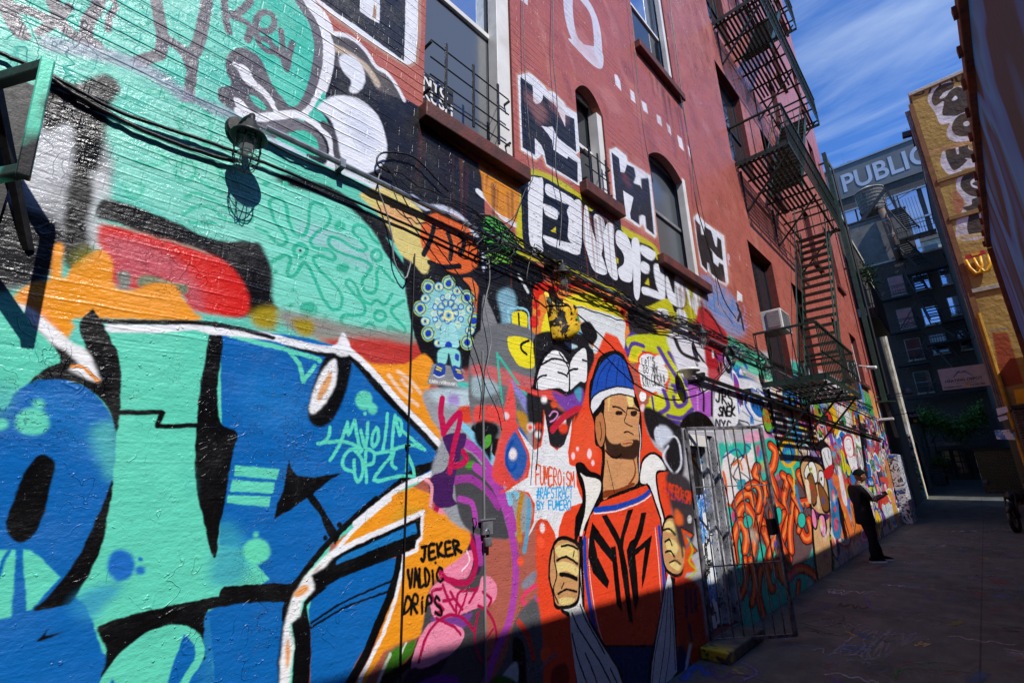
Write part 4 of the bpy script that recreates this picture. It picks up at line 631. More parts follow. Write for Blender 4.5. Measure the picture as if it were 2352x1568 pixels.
P('h', '#4d3a9a', [(1280, 1440), (1340, 1390), (1420, 1470), (1430, 1620), (1270, 1620)], soft=10); P('h', '#efd22a', [(1300, 1540), (1350, 1470), (1410, 1540), (1400, 1640), (1300, 1640)], soft=6)
P('h', '#e7e6ea', [(1620, 1400), (1700, 1340), (1800, 1400), (1810, 1700), (1660, 1800), (1600, 1560)], soft=10); P('h', '#d6c41a', [(1500, 1290), (1530, 1360), (1640, 1370), (1700, 1290), (1640, 1420), (1560, 1400)], soft=8)
P('h', '#c9b41c', [(1700, 1390), (1740, 1500), (1810, 1500), (1800, 1420), (1760, 1400)], soft=6)
# m frame: ground around the figure
P('m', '#6f7276', [(-20, -60), (500, -60), (500, 700), (-20, 760)], soft=10); P('m', '#c9676a', [(-40, 200), (200, 230), (420, 300), (500, 330), (760, 480), (740, 530), (560, 440), (380, 420), (180, 360), (-40, 300)], soft=16)
P('m', '#a9c4cc', [(-40, 300), (120, 330), (190, 420), (60, 480), (-40, 470)], soft=24, alpha=.8); P('m', '#8f8fd6', [(280, 330), (380, 430), (480, 620), (440, 640), (330, 460)], soft=14)
S('m', '#3cc0a6', 26, [(165, 100), (180, 260), (210, 520)]); S('m', '#3cc0a6', 26, [(165, 110), (240, 210), (350, 370), (500, 560), (540, 640)])
P('m', '#f1e22a', [(265, -40), (420, -30), (480, 40), (480, 220), (360, 210), (300, 130), (265, 60)]); S('m', BLK, 22, [(440, -10), (380, 20), (375, 70), (420, 110)])
P('m', '#1d1c20', [(500, -60), (900, -60), (960, 40), (1000, 120), (980, 420), (900, 520), (560, 520), (420, 480), (500, 300)], soft=8)
P('m', '#efeff2', [(497, 380), (510, 250), (560, 150), (640, 80), (720, 100), (780, 200), (782, 300), (775, 430), (700, 400), (600, 410), (540, 415)]); P('m', '#efeff2', [(788, 270), (800, 180), (850, 100), (930, 70), (935, 330), (880, 345), (830, 390), (790, 410)])
P('m', '#bfe0ec', [(740, 0), (860, 40), (800, 60)], soft=6)
for st in ([(545, 200), (640, 150), (720, 160), (780, 190)], [(500, 340), (540, 300), (590, 290)], [(690, 265), (740, 280), (770, 300)], [(770, 280), (800, 245), (860, 235)], [(700, 100), (780, 230), (790, 420)], [(900, 160), (935, 170)]): S('m', BLK, 17, st)
S('m', BLK, 34, [(490, 430), (500, 300), (560, 140), (640, 60)])
P('m', '#e65048', [(330, 370), (500, 420), (640, 420), (760, 480), (740, 530), (620, 500), (480, 460), (360, 400)], soft=6); P('m', '#7b45a6', [(640, 430), (770, 470), (900, 400), (900, 540), (800, 620), (700, 540)], soft=12); P('m', '#4c9dbb', [(830, 430), (890, 400), (880, 520)], soft=14)
P('m', '#222226', [(430, 470), (620, 520), (740, 600), (900, 560), (960, 700), (900, 900), (760, 930), (560, 900), (440, 700)], soft=20)
for q, c in (([(-20, 560), (180, 560), (300, 640), (420, 900), (430, 1100), (300, 1260), (120, 1160), (200, 800), (160, 700), (-20, 700)], '#e84e48'), ([(-20, 700), (110, 690), (180, 760), (120, 900), (110, 1030), (60, 960), (-20, 860)], '#131316'), ([(290, 340), (330, 640), (300, 660), (230, 640), (230, 560)], '#ee5350'), ([(330, 600), (420, 640), (430, 800), (380, 760)], '#c08a28'), ([(360, 740), (440, 900), (410, 1100), (330, 1200), (250, 1080), (240, 900)], '#2f5fae')):
    P('m', c, q, soft=16)
P('m', '#55a83c', [(60, 830), (110, 800), (110, 880), (60, 920)]); O('m', '#f3d6da', 245, 640, 26, 32, soft=14); O('m', '#f3e6ea', 300, 970, 36, 50, soft=18)
S('m', '#0f4ea8', 34, [(300, 860), (250, 960), (250, 1060), (290, 1110), (330, 1060)])
for x, y, r_, c in ((455, 740, 34, '#f5f1f4'), (450, 740, 22, '#e6452a'), (570, 500, 26, '#ffffff'), (655, 540, 26, '#e9582a'), (515, 800, 26, '#f2f0f4'), (720, 690, 40, '#f5eef2'), (735, 745, 40, '#e6452a'), (520, 730, 28, '#e6452a'), (885, 830, 40, '#f5f5f5'), (940, 885, 30, '#e9582a')): O('m', c, x, y, r_, r_ * 1.15, soft=16)
S('m', '#e98ad0', 16, [(615, 640), (650, 600), (690, 620), (650, 680), (620, 690)]); S('m', '#c8263c', 60, [(640, 760), (740, 650), (860, 580), (920, 600)], soft=14)
# orange field behind the figure
OR = '#ee4a28'
P('m', OR, [(950, 300), (1040, 60), (1100, -80), (1200, -40), (1290, 120), (1345, 330), (1400, 560), (1450, 760), (1520, 900), (1620, 990), (1660, 1150), (1680, 1500), (1760, 1700), (1780, 2100), (1760, 2500), (1760, 3000), (520, 3000), (520, 2200), (500, 1900), (500, 1500), (640, 1250), (760, 1050), (800, 760), (900, 560)], sm=False, soft=12)
P('m', '#f0603a', [(800, 700), (1000, 640), (1020, 1000), (820, 1000)], soft=50, alpha=.5)
for x, y, a, b_ in ((960, 965, 20, 42), (820, 985, 16, 30), (990, 1045, 14, 24), (858, 925, 14, 20), (1420, 570, 22, 30)): O('m', '#ffd9e0', x, y, a, b_, soft=10)
O('m', '#ffffff', 1420, 470, 30, 46)
# burst
BP = [(340, 745), (430, 860), (490, 935), (545, 900), (568, 760), (575, 620), (600, 760), (620, 890), (680, 935), (740, 890), (780, 780), (812, 665), (800, 800), (775, 960), (790, 1060), (845, 1080), (850, 1240), (905, 1385), (800, 1420), (740, 1480), (700, 1600), (682, 1750), (660, 1640), (600, 1540), (540, 1520), (500, 1560), (460, 1640), (420, 1700), (480, 1560), (490, 1400), (440, 1300), (340, 1275), (235, 1300), (330, 1230), (430, 1170), (450, 1060), (440, 950)]
P('m', OR, [(x + (x - 640) * .14, y + (y - 1180) * .06) for x, y in BP], soft=4); P('m', '#e8e9ee', BP, sm=False)
TXT('m', '#e8542c', 16, 'FUMEROiSM', (500, 1225), (838, 1250), (500, 1065), (835, 1130), jit=.04, gap=.16)
TXT('m', '#2aa7e6', 13, '#RAFSTRACT', (500, 1350), (820, 1345), (508, 1262), (820, 1250), jit=.04, gap=.14)
TXT('m', '#2aa7e6', 14, 'BY FUMERO', (512, 1440), (805, 1450), (508, 1375), (805, 1365), jit=.04, gap=.14)
# speech bubble
for x, y, a, b_ in ((1460, 160, 74, 60), (1560, 180, 60, 70), (1600, 290, 52, 80), (1420, 240, 50, 70), (1440, 340, 50, 80), (1580, 400, 50, 70), (1500, 300, 110, 150)): O('m', OR, x, y, a + 10, b_ + 16)
for x, y, a, b_ in ((1460, 160, 70, 56), (1560, 180, 54, 64), (1600, 290, 42, 74), (1425, 240, 42, 66), (1445, 340, 42, 74), (1575, 400, 42, 62), (1500, 300, 104, 140)): O('m', '#f0f0f3', x, y, a, b_)
TXT('m', BLK, 8, "LeT'S", (1415, 205), (1530, 215), (1410, 145), (1525, 130), jit=.03); TXT('m', BLK, 8, 'GO NY.', (1425, 268), (1585, 280), (1420, 222), (1575, 215), jit=.03); TXT('m', BLK, 8, 'KNiCKS!!', (1425, 385), (1625, 375), (1412, 285), (1615, 290), jit=.04)
# yellow and violet wall piece
P('m', '#c9cf22', [(1290, -40), (1640, -40), (1700, 160), (1840, 520), (1860, 600), (1760, 700), (1540, 660), (1440, 560), (1640, 420), (1640, 260), (1560, 110), (1400, 80), (1340, 140)], soft=8)
P('m', '#dcdc30', [(1480, 480), (1620, 470), (1600, 640), (1500, 600)], soft=10)
for st in ([(1290, 120), (1330, 20), (1430, 40)], [(1560, 60), (1640, 200), (1720, 330), (1700, 430)], [(1600, 420), (1640, 560), (1560, 620)], [(1500, 480), (1520, 620)], [(1680, 380), (1780, 430), (1790, 520), (1720, 560), (1690, 480)], [(1640, 640), (1760, 660), (1850, 580)], [(1650, 100), (1760, 280), (1800, 380)], [(1480, 620), (1640, 680), (1740, 700)]): S('m', '#5a3f9e', 34, st)
O('m', '#e8e23a', 1740, 490, 40, 46)

rr = random.Random(31)
for h0, h1, hz_ in ((1.55, 2.5, 3.9), (3.4, 4.1, 4.2), (4.95, 6.3, 3.95), (5.0, 6.4, 7.2), (8.2, 11, 2.9), (8.9, 13.4, 7.3)):      # grime and rust runs under sills and the iron platforms
    for _ in range(16):
        y = rr.uniform(h0, h1); z = hz_ - rr.uniform(0, .15); l_ = rr.uniform(.15, .9); W = np.array([(y, z), (y + rr.uniform(-.02, .02), z - l_ * .5), (y + rr.uniform(-.03, .03), z - l_)])
        for t in TILES: t.line(W, lin(rr.choice(['#4a2420', '#6d3c2c', '#2f1d1a', '#8a4a34'])), np.array([.03, .018, .006]) * rr.uniform(.5, 1.5), .02, .5)
for _ in range(150):
    y, z = rr.uniform(2.6, 22), rr.uniform(4.0, 8.4); a = rr.uniform(.05, .3)
    for t in TILES: t.poly(np.array([(y + a * math.cos(k) * rr.uniform(.6, 1.2), z + a * .7 * math.sin(k) * rr.uniform(.6, 1.2)) for k in np.linspace(0, 5.6, 8)]), lin(rr.choice(['#bf7a70', '#cc8a80', '#93463e', '#a2524a'])), .06, .35)
for _ in range(60):
    y, z = rr.uniform(7, 21), rr.uniform(4.0, 8.2)
    for t in TILES: t.line(np.array([(y, z), (y + rr.uniform(-.05, .05), z - rr.uniform(.02, .1))]), lin('#d8c4bf'), rr.uniform(.008, .02), 0, .7)
# ------------------------------------------------------------------ the tall painted man (a plain stand-in) and the wall beside him
OR = '#ee4a28'
K_ = lambda w, st, fr='m', **k: S(fr, BLK, w, st, **k)
P('m', BLK, [(960, 380), (985, 300), (1010, 220), (1050, 130), (1130, 85), (1200, 82), (1260, 120), (1300, 220), (1345, 340), (1340, 400), (1375, 500), (1400, 590), (1412, 700), (1410, 900), (1390, 1000), (1400, 1230), (1300, 1300), (1060, 1360), (1070, 960), (1010, 880), (1000, 700), (960, 560)])
P('m', '#d79a68', [(1100, 390), (1150, 345), (1260, 360), (1320, 420), (1350, 540), (1390, 600), (1385, 740), (1392, 900), (1370, 1010), (1372, 1220), (1180, 1290), (1075, 1350), (1095, 1000), (1080, 760), (1090, 560)])
P('m', '#e9c477', [(1120, 400), (1150, 372), (1200, 372), (1150, 430), (1130, 600), (1120, 560)], soft=4); P('m', '#f1dd8a', [(1270, 380), (1320, 450), (1340, 540), (1300, 560)], soft=8); P('m', '#e8c890', [(1160, 880), (1300, 890), (1330, 960), (1200, 930)], soft=16, alpha=.6)
P('m', '#8a3d1c', [(1112, 900), (1150, 960), (1250, 975), (1220, 1000), (1140, 990), (1105, 950)]); P('m', '#8a3d1c', [(1075, 1350), (1085, 1285), (1200, 1270), (1330, 1215), (1340, 1240), (1200, 1300)])
S('m', '#8a3d1c', 22, [(1255, 940), (1310, 960), (1350, 1050), (1350, 1150), (1300, 1230)]); K_(8, [(1110, 1020), (1150, 1180), (1175, 1300)])
P('m', '#1c4fb4', [(975, 500), (985, 400), (1015, 280), (1080, 170), (1180, 110), (1265, 170), (1310, 300), (1345, 400), (1340, 440), (1220, 420), (1100, 450), (1050, 520), (1000, 560)], sm=True)
P('m', '#e9e9ee', [(970, 560), (985, 480), (1060, 430), (1200, 390), (1340, 410), (1352, 480), (1210, 450), (1090, 490), (1040, 560), (990, 620)], sm=False); S('m', BLK, 12, [(965, 570), (985, 485), (1060, 428), (1200, 388), (1345, 408)]); S('m', BLK, 12, [(995, 620), (1045, 560), (1095, 492), (1210, 452), (1355, 482)])
for st in ([(1020, 410), (1050, 280), (1130, 170)], [(1100, 400), (1120, 270), (1180, 140)], [(1190, 370), (1200, 260), (1215, 150)], [(1270, 370), (1260, 270), (1240, 160)]): S('m', '#0e2f78', 12, st)
P('m', '#3a241a', [(1092, 780), (1130, 860), (1200, 880), (1290, 850), (1385, 850), (1388, 940), (1350, 1010), (1240, 1010), (1150, 985), (1102, 900)], soft=8); P('m', '#d79a68', [(1235, 865), (1330, 850), (1320, 890), (1250, 900)], soft=4); S('m', '#9c4a34', 12, [(1250, 880), (1325, 872)])
P('m', '#c07a4c', [(1020, 640), (1060, 610), (1085, 660), (1095, 780), (1085, 860), (1060, 905), (1030, 860), (1010, 740)]); K_(14, [(1020, 640), (1065, 600), (1090, 680), (1100, 800), (1070, 920), (1030, 880)]); K_(10, [(1050, 690), (1065, 780), (1055, 850)])
K_(14, [(1160, 560), (1220, 570), (1270, 610)]); K_(16, [(1290, 575), (1340, 575), (1385, 595)]); P('m', '#2a1c16', [(1320, 600), (1370, 600), (1360, 640), (1320, 640)]); P('m', '#2a1c16', [(1190, 600), (1240, 600), (1240, 630), (1190, 630)])
K_(10, [(1290, 560), (1275, 640), (1262, 690), (1300, 720), (1330, 730)]); K_(12, [(1258, 785), (1290, 775), (1340, 800)]); 
K_(18, [(1100, 940), (1150, 990), (1200, 1000), (1235, 970)]); S('m', WHT, 12, [(1390, 720), (1402, 850), (1390, 1000), (1392, 1220)])
# white coat collar and lapels
P('m', BLK, [(840, 1060), (900, 1040), (960, 1110), (1060, 1160), (1075, 1340), (1000, 1500), (960, 1620), (880, 1640), (830, 1800), (840, 1620), (880, 1500), (900, 1320), (870, 1200)])
P('m', '#efece4', [(880, 1130), (930, 1160), (1050, 1195), (1050, 1300), (990, 1430), (940, 1540), (910, 1620), (870, 1800), (880, 1640), (920, 1480), (930, 1330), (910, 1200)])
P('m', BLK, [(1400, 1060), (1430, 990), (1500, 950), (1570, 980), (1620, 1050), (1645, 1110), (1560, 1130), (1545, 1180), (1570, 1350), (1610, 1500), (1620, 1640), (1560, 1600), (1500, 1400), (1470, 1250), (1390, 1230)])
P('m', '#f1efec', [(1412, 1070), (1440, 1010), (1500, 970), (1560, 1000), (1622, 1098), (1550, 1110), (1530, 1170), (1555, 1350), (1600, 1530), (1600, 1620), (1570, 1560), (1510, 1380), (1480, 1240), (1400, 1210)])
# blue shirt with an orange panel carrying the letters N Y K
P('m', BLK, [(950, 1520), (1010, 1440), (1060, 1370), (1200, 1320), (1460, 1220), (1500, 1290), (1580, 1520), (1650, 2300), (1740, 2900), (1720, 3100), (1200, 3100), (1000, 2700), (900, 2300), (880, 1800)], sm=False)
P('m', OR, [(965, 1500), (1030, 1420), (1070, 1375), (1200, 1330), (1450, 1235), (1490, 1300), (1570, 1540), (1640, 2300), (1710, 2900), (1700, 3100), (1230, 3100), (1020, 2700), (910, 2300), (895, 1800)], sm=False)
S('m', '#1846b4', 46, [(1010, 1450), (1080, 1440), (1210, 1420), (1400, 1350), (1475, 1290)]); S('m', '#f1f1f3', 12, [(1000, 1480), (1080, 1474), (1210, 1454), (1400, 1384), (1490, 1320)])
for st in ([(920, 1700), (930, 2000), (990, 2400), (1080, 2700)], [(1560, 1600), (1590, 1900), (1620, 2300), (1660, 2600)]): S('m', '#1846b4', 56, st); S('m', '#f1f1f3', 10, [(x + (34 if x < 1200 else -34), y) for x, y in st])
P('m', '#17305e', [(1060, 2620), (1680, 2620), (1720, 2900), (1710, 3100), (1220, 3100)], sm=False); S('m', BLK, 18, [(1040, 2620), (1690, 2620)])
for q in ([(985, 1555), (1060, 1660), (1150, 1790), (1160, 1900), (1060, 1780), (1000, 1700), (1030, 1850), (1130, 2060), (1115, 2130), (990, 1990), (950, 1850), (958, 1700)], [(1145, 1770), (1185, 1760), (1245, 2330), (1195, 2260)],
          [(1065, 1500), (1110, 1490), (1200, 1640), (1225, 1700), (1250, 1600), (1290, 1455), (1338, 1438), (1260, 1690), (1250, 1770), (1290, 1960), (1335, 2420), (1302, 2410), (1240, 2000), (1210, 1800), (1195, 1740)],
          [(1405, 1475), (1452, 1468), (1415, 1650), (1400, 1690), (1350, 1800), (1370, 1990), (1385, 2220), (1355, 2320), (1330, 2180), (1290, 1880), (1280, 1800), (1310, 1720), (1350, 1690), (1390, 1560)],
          [(1340, 1800), (1500, 1665), (1470, 1850), (1440, 2030), (1412, 2130), (1412, 2020), (1440, 1770), (1345, 1850)]): P('m', BLK, q, sm=False)
# fists and sleeves
def fist(pts, hl, folds):
    c = np.mean(pts, 0)
    P('n', BLK, [tuple(c + (np.array(q) - c) * 1.12) for q in pts]); P('n', '#cf9a66', pts)
    for q in hl: P('n', '#ecd389', q)
    for w_, st in folds: S('n', BLK, w_, st)
P('n', BLK, [(640, 800), (720, 960), (790, 1000), (850, 1568), (880, 1700), (1330, 1700), (1250, 1500), (1050, 1160), (920, 940), (900, 300), (830, 300), (840, 140), (920, -40), (860, 400)], sm=False)
P('n', '#e6e4e2', [(730, 930), (860, 850), (870, 500), (885, 560), (905, 900), (960, 1050), (1060, 1220), (1200, 1440), (1290, 1700), (880, 1700), (830, 1400), (800, 1140), (790, 960)], sm=False)
for st in ([(810, 960), (860, 1080), (960, 1240), (1060, 1400), (1160, 1600)], [(880, 890), (930, 1020), (1020, 1180), (1090, 1310)], [(810, 1140), (860, 1350), (950, 1600)], [(925, 1310), (980, 1440), (1040, 1600)], [(1140, 1440), (1240, 1650)], [(870, 560), (905, 900)]): S('n', BLK, 18, st)
fist([(700, 340), (640, 440), (620, 640), (650, 780), (670, 880), (720, 900), (850, 850), (868, 600), (870, 420), (800, 350)], [[(670, 400), (780, 360), (850, 420), (855, 520), (760, 480), (690, 480)], [(670, 540), (760, 520), (860, 570), (850, 640), (760, 600), (690, 620)], [(700, 840), (830, 830), (800, 890), (720, 890)]],
     [(22, [(680, 510), (760, 480), (860, 540)]), (40, [(710, 630), (780, 640), (850, 670)]), (20, [(690, 800), (760, 760), (850, 780)]), (16, [(655, 400), (660, 520), (680, 640), (650, 760), (690, 880)]), (20, [(720, 390), (790, 380), (860, 410)]), (14, [(830, 430), (820, 480)]), (14, [(720, 750), (740, 700)])])
P('n', BLK, [(1640, 640), (1700, 660), (1720, 1480), (1760, 1700), (1460, 1700), (1480, 1380), (1560, 1000), (1600, 760)], sm=False)
P('n', '#e2e2e4', [(1645, 600), (1670, 700), (1690, 1000), (1715, 1470), (1640, 1568), (1600, 1700), (1480, 1700), (1500, 1400), (1560, 1050), (1610, 760)], sm=False)
for st in ([(1620, 760), (1590, 1000), (1530, 1300), (1500, 1568)], [(1640, 740), (1625, 1000), (1600, 1300), (1560, 1568)], [(1655, 760), (1660, 1000), (1650, 1300), (1610, 1568)], [(1670, 900), (1690, 1200), (1700, 1450)]): S('n', BLK, 13, st)
fist([(1640, 150), (1600, 220), (1590, 380), (1610, 540), (1660, 610), (1740, 620), (1785, 500), (1775, 360), (1730, 240), (1690, 160)], [[(1610, 200), (1660, 170), (1720, 250), (1730, 330), (1680, 280), (1620, 260)], [(1620, 330), (1680, 330), (1730, 400), (1690, 470), (1630, 420)], [(1650, 540), (1720, 520), (1750, 560), (1720, 600)]],
     [(18, [(1595, 250), (1650, 240), (1700, 290)]), (20, [(1610, 350), (1650, 330), (1670, 380)]), (20, [(1615, 440), (1660, 430), (1690, 480)]), (14, [(1650, 530), (1700, 510), (1745, 545)]), (12, [(1700, 190), (1745, 330), (1765, 480)])])
# lower ground left of him, burst foot, purple and blue ribbons
for st, c, w_ in (([(380, 1320), (350, 1500), (360, 1700)], '#c98a24', 60), ([(440, 1360), (430, 1600), (400, 1800)], '#5aa6c6', 50)): S('m', c, w_, st, soft=20)
P('n', '#8f6fb8', [(300, 380), (500, 300), (510, 700), (420, 1000), (340, 1100)], soft=30, alpha=.0)
S('n', '#ee3f6e', 40, [(500, 730), (430, 770), (380, 850), (430, 890), (520, 850)]); S('n', '#7f6cc0', 26, [(490, 820), (470, 940), (440, 1050)], soft=12); S('n', '#2f7f56', 50, [(400, 960), (480, 1040), (500, 1160)], soft=26)
P('n', '#5a5a5e', [(330, 1000), (520, 880), (530, 1700), (100, 1700), (250, 1300)], soft=20); S('n', '#c73a2c', 60, [(350, 1040), (430, 1160), (480, 1350)], soft=20); P('n', BLK, [(300, 1200), (400, 1250), (420, 1568), (440, 1700), (330, 1700)], soft=10); P('n', '#bfc3c6', [(200, 1520), (330, 1380), (340, 1568), (220, 1600)], soft=10); P('n', '#2c5c14', [(100, 1568), (200, 1500), (340, 1568), (300, 1700)], soft=16)
P('n', '#8b8ea0', [(380, 700), (500, 600), (480, 700), (400, 760)], soft=20); 
for x, y, r_ in ((585, 1320, 46), (540, 350, 34), (365, 520, 26)): O('n', '#ff5a34', x, y, r_, r_ * 1.5, soft=12)
S('n', '#4b6a88', 20, [(500, 1500), (620, 1350), (680, 1330)], soft=10); P('n', '#8f2018', [(640, 1450), (760, 1400), (780, 1568), (640, 1640)], soft=20)
O('n', '#f0dfe4', 555, 230, 22, 46, soft=8)
# right of the man: dark patch with orange tag, white sticker, starburst
P('m', '#1c1b1f', [(1440, 560), (1700, 700), (1760, 760), (1780, 1100), (1720, 1180), (1620, 1100), (1600, 900), (1480, 820)], soft=16); P('m', '#cfd6e6', [(1520, 760), (1600, 720), (1680, 800), (1600, 900), (1540, 880)], soft=14)
for st in ([(1540, 740), (1560, 820), (1580, 900)], [(1640, 830), (1700, 820), (1740, 900), (1750, 1060), (1700, 1140)], [(1640, 900), (1600, 1000), (1700, 1160)]): S('m', '#dfe3f0', 18, st, soft=4)
P('m', '#3a3338', [(1620, 1150), (1780, 1160), (1850, 1300), (1860, 1700), (1740, 1760), (1680, 1500)], soft=12); P('m', '#e8652c', [(1700, 1440), (1760, 1500), (1760, 1580), (1700, 1560)], soft=10)
TXT('m', '#e8401c', 12, 'FUMEROiSM', (1590, 1320), (1830, 1400), (1600, 1200), (1840, 1300), jit=.05, gap=.1); S('m', '#3a2a6a', 20, [(1620, 1260), (1700, 1350), (1780, 1380)], alpha=.6)
O('m', '#f0f2f4', 1824, 1530, 18, 36); O('m', '#333333', 1824, 1530, 10, 22, wid=5)
P('n', '#e2521f', [(1750, 230), (1860, 290), (1820, 340), (1890, 430), (1830, 470), (1890, 600), (1800, 620), (1760, 680), (1790, 400)], sm=False); S('n', BLK, 10, [(1750, 225), (1862, 288), (1822, 340), (1892, 430), (1832, 470)], sm=False)
S('n', '#b9c31a', 16, [(1800, 300), (1850, 420), (1820, 520), (1880, 600), (1790, 680)], soft=8); S('n', '#2c6ab0', 12, [(1790, 290), (1830, 340), (1800, 400)])
P('n', '#b3321c', [(1700, 700), (1880, 700), (1940, 900), (1960, 1300), (1800, 1420), (1740, 1300)], soft=20)
for st in ([(1790, 760), (1800, 1000)], [(1830, 760), (1840, 960)], [(1870, 760), (1880, 940)], [(1820, 1060), (1840, 1200)]): S('n', '#16224e', 24, st, soft=8)
P('n', '#14204a', [(1720, 1250), (1800, 1300), (1830, 1500), (1740, 1600)], soft=20); S('n', '#d6dbe6', 34, [(1830, 1240), (1800, 1400), (1780, 1480)], soft=18)
P('m', '#e0dee8', [(1640, -40), (1900, -40), (1960, 200), (1900, 330), (1760, 300), (1680, 120)], soft=12); S('m', '#2b2628', 30, [(1700, -20), (1760, 100), (1900, 160)], soft=6); S('m', '#2b2628', 22, [(1860, 60), (1960, 200), (1990, 330)])
P('m', '#e9e6ea', [(1860, 200), (1960, 190), (2000, 330), (2010, 440), (1850, 380)]); P('m', '#b55cc4', [(1815, 440), (1812, 360), (1870, 350), (1940, 440), (2008, 430), (2012, 560), (2005, 650), (1900, 620), (1850, 560)]); S('m', BLK, 15, [(1815, 365), (1880, 350), (1940, 430), (1945, 600)]); S('m', BLK, 16, [(2015, 420), (2016, 640)]); S('m', '#d99be0', 12, [(1890, 430), (1895, 590)])
P('m', '#ecebef', [(2030, 640), (2040, 480), (2080, 300), (2180, 320), (2230, 500), (2240, 700), (2150, 740), (2060, 730)]); P('m', '#c84a52', [(1980, 250), (2060, 250), (2080, 360), (2010, 370)], soft=10)
TXT('m', BLK, 15, 'JRS', (2050, 520), (2210, 560), (2060, 420), (2190, 420), jit=.05); TXT('m', BLK, 16, 'SNEK', (2070, 640), (2220, 640), (2080, 560), (2220, 565), jit=.06, gap=.1); TXT('m', '#2a2734', 14, 'NYC', (2050, 740), (2200, 745), (2050, 670), (2190, 690))
P('o', BLK, [(100, 228), (110, 180), (150, 140), (205, 122), (260, 145), (300, 185), (320, 245), (200, 240)])  # recess over the door: its darkness painted as a black half dome
P('o', '#d9dbe2', [(112, 232), (330, 244), (330, 258), (112, 248)], sm=False)
# ------------------------------------------------------------------ mesh and object helpers
COL = scene.collection
class MB:
    def __init__(s): s.v = []; s.f = []
    def quad(s, *p):
        n = len(s.v); s.v += [tuple(q) for q in p]; s.f.append(tuple(range(n, n + len(p))))
        return s
    def box(s, x0, x1, y0, y1, z0, z1):
        n = len(s.v)
        s.v += [(x, y, z) for z in (z0, z1) for y in (y0, y1) for x in (x0, x1)]
        s.f += [tuple(n + i for i in q) for q in ((0, 2, 3, 1), (4, 5, 7, 6), (0, 1, 5, 4), (2, 6, 7, 3), (0, 4, 6, 2), (1, 3, 7, 5))]
        return s
    def bar(s, p, q, w, h=None, up=(0, 0, 1)):
        p, q = Vector(p), Vector(q); h = h or w; d = (q - p).normalized(); up = Vector(up)
        if abs(d.dot(up)) > .98: up = Vector((1, 0, 0))
        a = d.cross(up).normalized() * (w / 2); b = a.cross(d).normalized() * (h / 2); n = len(s.v)
        s.v += [tuple(e + i * a + j * b) for e in (p, q) for i, j in ((-1, -1), (1, -1), (1, 1), (-1, 1))]
        s.f += [tuple(n + i for i in t) for t in ((0, 1, 2, 3), (7, 6, 5, 4), (0, 4, 5, 1), (1, 5, 6, 2), (2, 6, 7, 3), (3, 7, 4, 0))]
        return s
    def tube(s, pts, r, k=8, caps=True):
        pts = [Vector(p) for p in pts]; n0 = len(s.v); N = len(pts); r = r if hasattr(r, '__len__') else [r] * N
        ref = Vector((0, 0, 1)); d0 = (pts[1] - pts[0]).normalized()
        if abs(d0.dot(ref)) > .9: ref = Vector((1, 0, 0))
        a = d0.cross(ref).normalized()
        for i, p in enumerate(pts):
            d = (pts[min(i + 1, N - 1)] - pts[max(i - 1, 0)]).normalized()
            a = (a - d * a.dot(d)).normalized(); b = d.cross(a)
            for j in range(k):
                t = 2 * math.pi * j / k; s.v.append(tuple(p + (a * math.cos(t) + b * math.sin(t)) * r[i]))
        for i in range(N - 1):
            for j in range(k):
                j2 = (j + 1) % k; s.f.append((n0 + i * k + j, n0 + i * k + j2, n0 + (i + 1) * k + j2, n0 + (i + 1) * k + j))
        if caps: s.f.append(tuple(n0 + j for j in reversed(range(k)))); s.f.append(tuple(n0 + (N - 1) * k + j for j in range(k)))
        return s
    def lathe(s, c, prof, k=20, ax=(0, 0, 1)):
        c = Vector(c); ax = Vector(ax).normalized(); a = ax.orthogonal().normalized(); b = ax.cross(a); n0 = len(s.v)
        for r, z in prof:
            for j in range(k):
                t = 2 * math.pi * j / k; s.v.append(tuple(c + ax * z + (a * math.cos(t) + b * math.sin(t)) * r))
        for i in range(len(prof) - 1):
            for j in range(k):
                j2 = (j + 1) % k; s.f.append((n0 + i * k + j, n0 + i * k + j2, n0 + (i + 1) * k + j2, n0 + (i + 1) * k + j))
        s.f.append(tuple(n0 + j for j in reversed(range(k)))); s.f.append(tuple(n0 + (len(prof) - 1) * k + j for j in range(k)))
        return s
    def prism(s, pts, d):                       # polygon pts (3D) pushed along vector d
        n = len(s.v); N = len(pts); d = Vector(d); s.v += [tuple(p) for p in pts] + [tuple(Vector(p) + d) for p in pts]
        s.f.append(tuple(n + i for i in range(N))); s.f.append(tuple(n + N + i for i in reversed(range(N))))
        for i in range(N): s.f.append((n + i, n + N + i, n + N + (i + 1) % N, n + (i + 1) % N))
        return s
    def build(s, name, mat, parent=None, smooth=False, bevel=0, fix=True):
        me = bpy.data.meshes.new(name); me.from_pydata(s.v, [], s.f); me.validate()
        if fix:
            bm = bmesh.new(); bm.from_mesh(me); bmesh.ops.recalc_face_normals(bm, faces=bm.faces); bm.to_mesh(me); bm.free()
        if smooth: me.polygons.foreach_set('use_smooth', [True] * len(me.polygons))
        me.materials.append(mat); o = bpy.data.objects.new(name, me); COL.objects.link(o)
        if parent is not None: put(o, parent)
        if bevel:
            b = o.modifiers.new('bevel', 'BEVEL'); b.width = bevel; b.segments = 2; b.limit_method = 'ANGLE'
        return o
def root_of(o):
    loc = Vector((0, 0, 0))
    while o is not None: loc = loc + o.location; o = o.parent
    return loc
def put(o, parent):                             # parts are modelled in street coordinates; shift them under their thing
    o.parent = parent; o.location = -root_of(parent)
def tag(o, label=None, cat=None, group=None, kind=None):
    if label: o['label'] = label
    if cat: o['category'] = cat
    if group: o['group'] = group
    if kind: o['kind'] = kind
    return o
def thing(name, loc, label, cat, group=None):
    o = bpy.data.objects.new(name, None); o.location = loc; o.empty_display_size = .2; COL.objects.link(o)
    return tag(o, label, cat, group)
